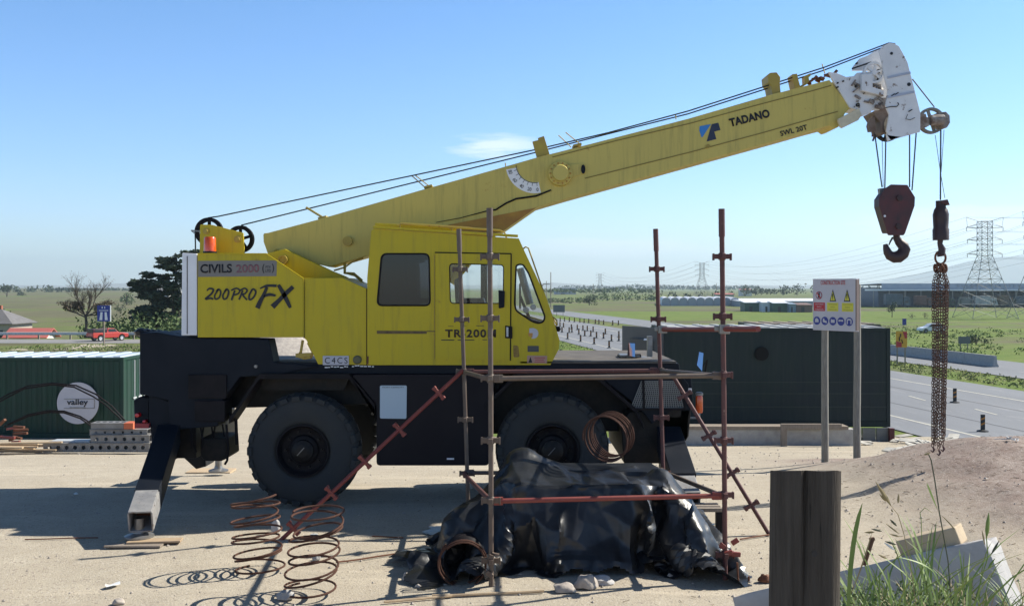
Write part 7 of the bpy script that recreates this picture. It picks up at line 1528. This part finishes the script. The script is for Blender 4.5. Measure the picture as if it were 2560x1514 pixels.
# stones, rubble, litter
def rock(label, px, py, w, h, m=M_rock, seed=1, z=None, cat='rock', group=None, name='stone'):
    y_ = 9
    for _ in range(12): y_ = (EYE-gh((px-1280)/F*y_, y_))*F/(py-720)
    x = (px-1280)/F*y_; g = gh(x, y_); rg = random.Random(seed); bm = NB(); bmesh.ops.create_icosphere(bm, subdivisions=3, radius=1); sx = w/F*y_/2; sz = h/F*y_/2
    for v in bm.verts:
        n_ = v.co.copy(); f = 1+.35*noise.noise(n_*1.3+Vector((seed, 0, 0)))+.12*noise.noise(n_*3.5+Vector((0, seed, 0))); v.co = Vector((n_.x*sx*f, n_.y*sx*.7*f, max(-.25, n_.z)*sz*f*1.3))+Vector((x, y_, g+sz*.6))
    return tag(obj(name, bm, m, smooth=True), label, cat, group)
rock('pale rough rock lying left of the two before the plastic heap', 1412, 1478, 56, 24, seed=3); rock('larger pale rough rock before the plastic heap', 1465, 1470, 56, 36, seed=5); rock('flat pale slab behind the rough rocks', 1500, 1458, 70, 22, M_concl, 7)
rock('small block shaped stone left of the drum', 1016, 1450, 22, 22, M_rock, 9); rock('small stone at the end of the plastic shadow', 1045, 1468, 14, 10, seed=10); rock('grey stone standing inside the right wire coil', 792, 1400, 20, 16, M_conc, 11)
rock('dark rock at the bottom edge by the post', 1912, 1455, 34, 22, M_rust, 12); rock('pale stone inside the left wire coil', 690, 1333, 22, 40, M_concl, 13); rock('dusty grey stone in the nearest coil foot', 715, 1498, 46, 26, M_conc, 14); rock('brown clod near the bottom left edge', 296, 1510, 30, 16, M_rock, 15)
rg = random.Random(50); bm = NB()
for k in range(1900):
    y_ = 6+rg.random()**1.6*22; x = rg.uniform(-.56, .56)*y_
    if rg.random() < .35: x = rg.uniform(.15, .56)*y_
    s = rg.uniform(.004, .016)*(1.6 if rg.random() < .05 else 1)*(1+y_*.03); c = Vector((x, y_, gh(x, y_)+s*.3)); vv = []
    for d in ((1, 0, 0), (0, 1, 0), (-1, 0, 0), (0, -1, 0), (0, 0, 1)): vv.append(bm.verts.new(c+Vector((d[0]*rg.uniform(.6, 1.5), d[1]*rg.uniform(.6, 1.3), d[2]*rg.uniform(.5, .9)))*s))
    for f in ((0, 1, 4), (1, 2, 4), (2, 3, 4), (3, 0, 4)): bm.faces.new([vv[i] for i in f])
tag(obj('gravel', bm, M_rock), 'loose pebbles scattered over the yard', 'gravel', kind='stuff')
bm = NB()
for k in range(420):
    y_ = 7.5+rg.random()**1.3*8; x = rg.uniform(-.1, .56)*y_
    if rg.random() < .7: x = y_*rg.uniform(.3, .56)
    s = rg.uniform(.02, .09); a = rg.uniform(0, 3.14); c = Vector((x, y_, gh(x, y_)+.006)); bar(bm, c, c+Vector((s*math.cos(a), s*math.sin(a), rg.uniform(0, .012))), .004, .004)
tag(obj('twig_litter', bm, mat('straw_litter', (.30, .22, .13), .9, c2=(.12, .09, .07), ns=30)), 'fine straw and twig litter over the yard and heap', 'litter', kind='stuff')
def flat(name, label, pts, z, m, cat):
    bm = NB(); v = []
    for px, py in pts:
        p = gpt(px, py, z); v.append(bm.verts.new((p.x, p.y, gh(p.x, p.y)+.012+rg.uniform(0, .025))))
    bm.faces.new(v); o = obj(name, bm, m); s_ = o.modifiers.new('s', 'SOLIDIFY'); s_.thickness = .003; return tag(o, label, cat)
flat('paper_scrap', 'crumpled white paper scrap on the sand at the lower left', [(262, 1468), (275, 1462), (300, 1459), (301, 1464), (285, 1470), (266, 1472)], 0, M_paper, 'litter')
flat('foil_scrap', 'bright foil scrap behind the nearest wire coil', [(768, 1352), (778, 1343), (793, 1341), (800, 1350), (790, 1354)], 0, M_silver, 'litter')
flat('paper_scrap', 'small white scrap in the shade left of the outrigger', [(183, 1238), (190, 1234), (196, 1236), (188, 1240)], 0, M_paper, 'litter')
def stick(name, label, a, b, r, m, cat='stick', lift=.01):
    A = gpt(*a, 0); B = gpt(*b, 0); ps = [A.lerp(B, k/6) for k in range(7)]; ps = [Vector((p.x, p.y, gh(p.x, p.y)+r+lift)) for p in ps]; bm = NB(); tube(bm, ps, r, 6); return tag(obj(name, bm, m, smooth=True), label, cat)
stick('steel_rod', 'thin rod on the sand left of the outrigger foot', (62, 1351), (245, 1345), .007, M_rust, 'rod'); stick('steel_rod', 'short straight rod behind the plastic tail', (930, 1344), (1008, 1348), .008, M_rust, 'rod')
stick('steel_rod', 'long rod reaching from the coil to the plastic', (840, 1408), (1005, 1385), .009, M_rust, 'rod'); stick('steel_rod', 'upper lit rod right of the scaffold foot', (1850, 1350), (1925, 1338), .009, M_rust, 'rod'); stick('timber_strip', 'lath along the lower edge of the plastic heap', (1080, 1492), (1360, 1484), .012, M_plank, 'lath'); stick('timber_strip', 'pale lath close to the bottom edge', (960, 1508), (1130, 1492), .012, M_plank, 'lath')
for k, (a, b) in enumerate((((1846, 1457), (1843, 1405)), ((1872, 1452), (1872, 1440)))):
    A = gpt(*a, 0); B = A+Vector(((b[0]-a[0])/F*A.y, 0, (a[1]-b[1])/F*A.y)); bm = NB(); tube(bm, [A, B], .011, 6); tag(obj('steel_peg', bm, M_rust), ['rusty peg standing in the sand right of the scaffold', 'short thin peg next to the tall one'][k], 'peg')
# planks and pads under the outrigger feet
A = gpt(345, 1362, 0)
for k, (dx, dy, w, an) in enumerate(((-.33, -.05, .62, .0), (-.12, .02, .58, .12), (-.25, .12, .5, -.08))):
    bm = NB(); q = Vector((A.x+dx, A.y+dy, gh(A.x, A.y)+.02+.022*(k == 1))); bar(bm, q, q+Vector((w*math.cos(an), w*math.sin(an), 0)), .16, .022); tag(obj('foot_board', bm, M_ply if k else M_wood, bev=.003), ['lowest board under the near outrigger foot', 'upper board under the near outrigger foot', 'rear board under the near outrigger foot'][k], 'board', 'boards under the near outrigger foot')
bm = NB(); A = gpt(520, 1168, -.2); box(bm, (A.x-.35, A.y-.1, gh(A.x, A.y)), (A.x+.4, A.y+.3, gh(A.x, A.y)+.03)); tag(obj('foot_board', bm, M_plank), 'board under the far rear outrigger foot', 'board')
c = P(1780, 1265, 11.4); t = thing('pallet', 'dark timber pallet standing behind the right scaffold post', 'pallet', c); g = gh(c.x, 11.4); bm = NB()
for k in range(3): box(bm, (c.x-.25, 11.3+.12*k, g+.32), (c.x+.1, 11.38+.12*k, g+.36))
obj('deck_board', bm, M_wood, t); bm = NB(); box(bm, (c.x+.03, 11.3, g), (c.x+.1, 11.37, g+.32)); obj('leg', bm, M_blk, t); bm = NB(); box(bm, (c.x-.25, 11.3, g), (c.x-.18, 11.37, g+.32)); obj('leg', bm, M_blk, t)
c = gpt(2520, 1105, .6); t = tag(obj('scrap_bundle', (lambda b_: ([tube(b_, [c+Vector((rg.uniform(-.15, .1), rg.uniform(-.1, .1), gh(c.x, c.y)-c.z+.02)), c+Vector((rg.uniform(0, .25), rg.uniform(-.1, .1), gh(c.x, c.y)-c.z+rg.uniform(.02, .08)))], .006, 5) for _ in range(9)], b_)[1])(NB()), M_silver), 'tangle of wire and tube scraps on top of the earth heap', 'scrap')
bm = NB()
for k in range(60):
    x = rg.uniform(8.3, 12.5); y_ = rg.uniform(22, 28.5); c = Vector((x, y_, gh(x, y_)+.02)); a = rg.uniform(0, 3.1); l = rg.uniform(.2, .9); bar(bm, c, c+Vector((l*math.cos(a), l*math.sin(a), rg.uniform(0, .06))), rg.uniform(.05, .3), .02)
tag(obj('board_offcuts', bm, mat('bleached_offcuts', (.55, .54, .50), .8, c2=(.3, .28, .25), ns=4)), 'bleached board offcuts strewn beside the dark container', 'debris', kind='stuff')
# ================================================================ HAZE
hz = bpy.data.materials.new('haze_air'); hz.use_nodes = True; nt = hz.node_tree; nt.nodes.clear(); o_ = nt.nodes.new('ShaderNodeOutputMaterial'); v_ = nt.nodes.new('ShaderNodeVolumePrincipled')
v_.inputs['Color'].default_value = (.72, .90, 1, 1); v_.inputs['Density'].default_value = .00015; v_.inputs['Anisotropy'].default_value = .2; nt.links.new(v_.outputs[0], o_.inputs['Volume'])
bm = NB(); box(bm, (-10000, -200, -25), (10000, 10500, 300)); tag(obj('haze', bm, hz), kind='stuff')
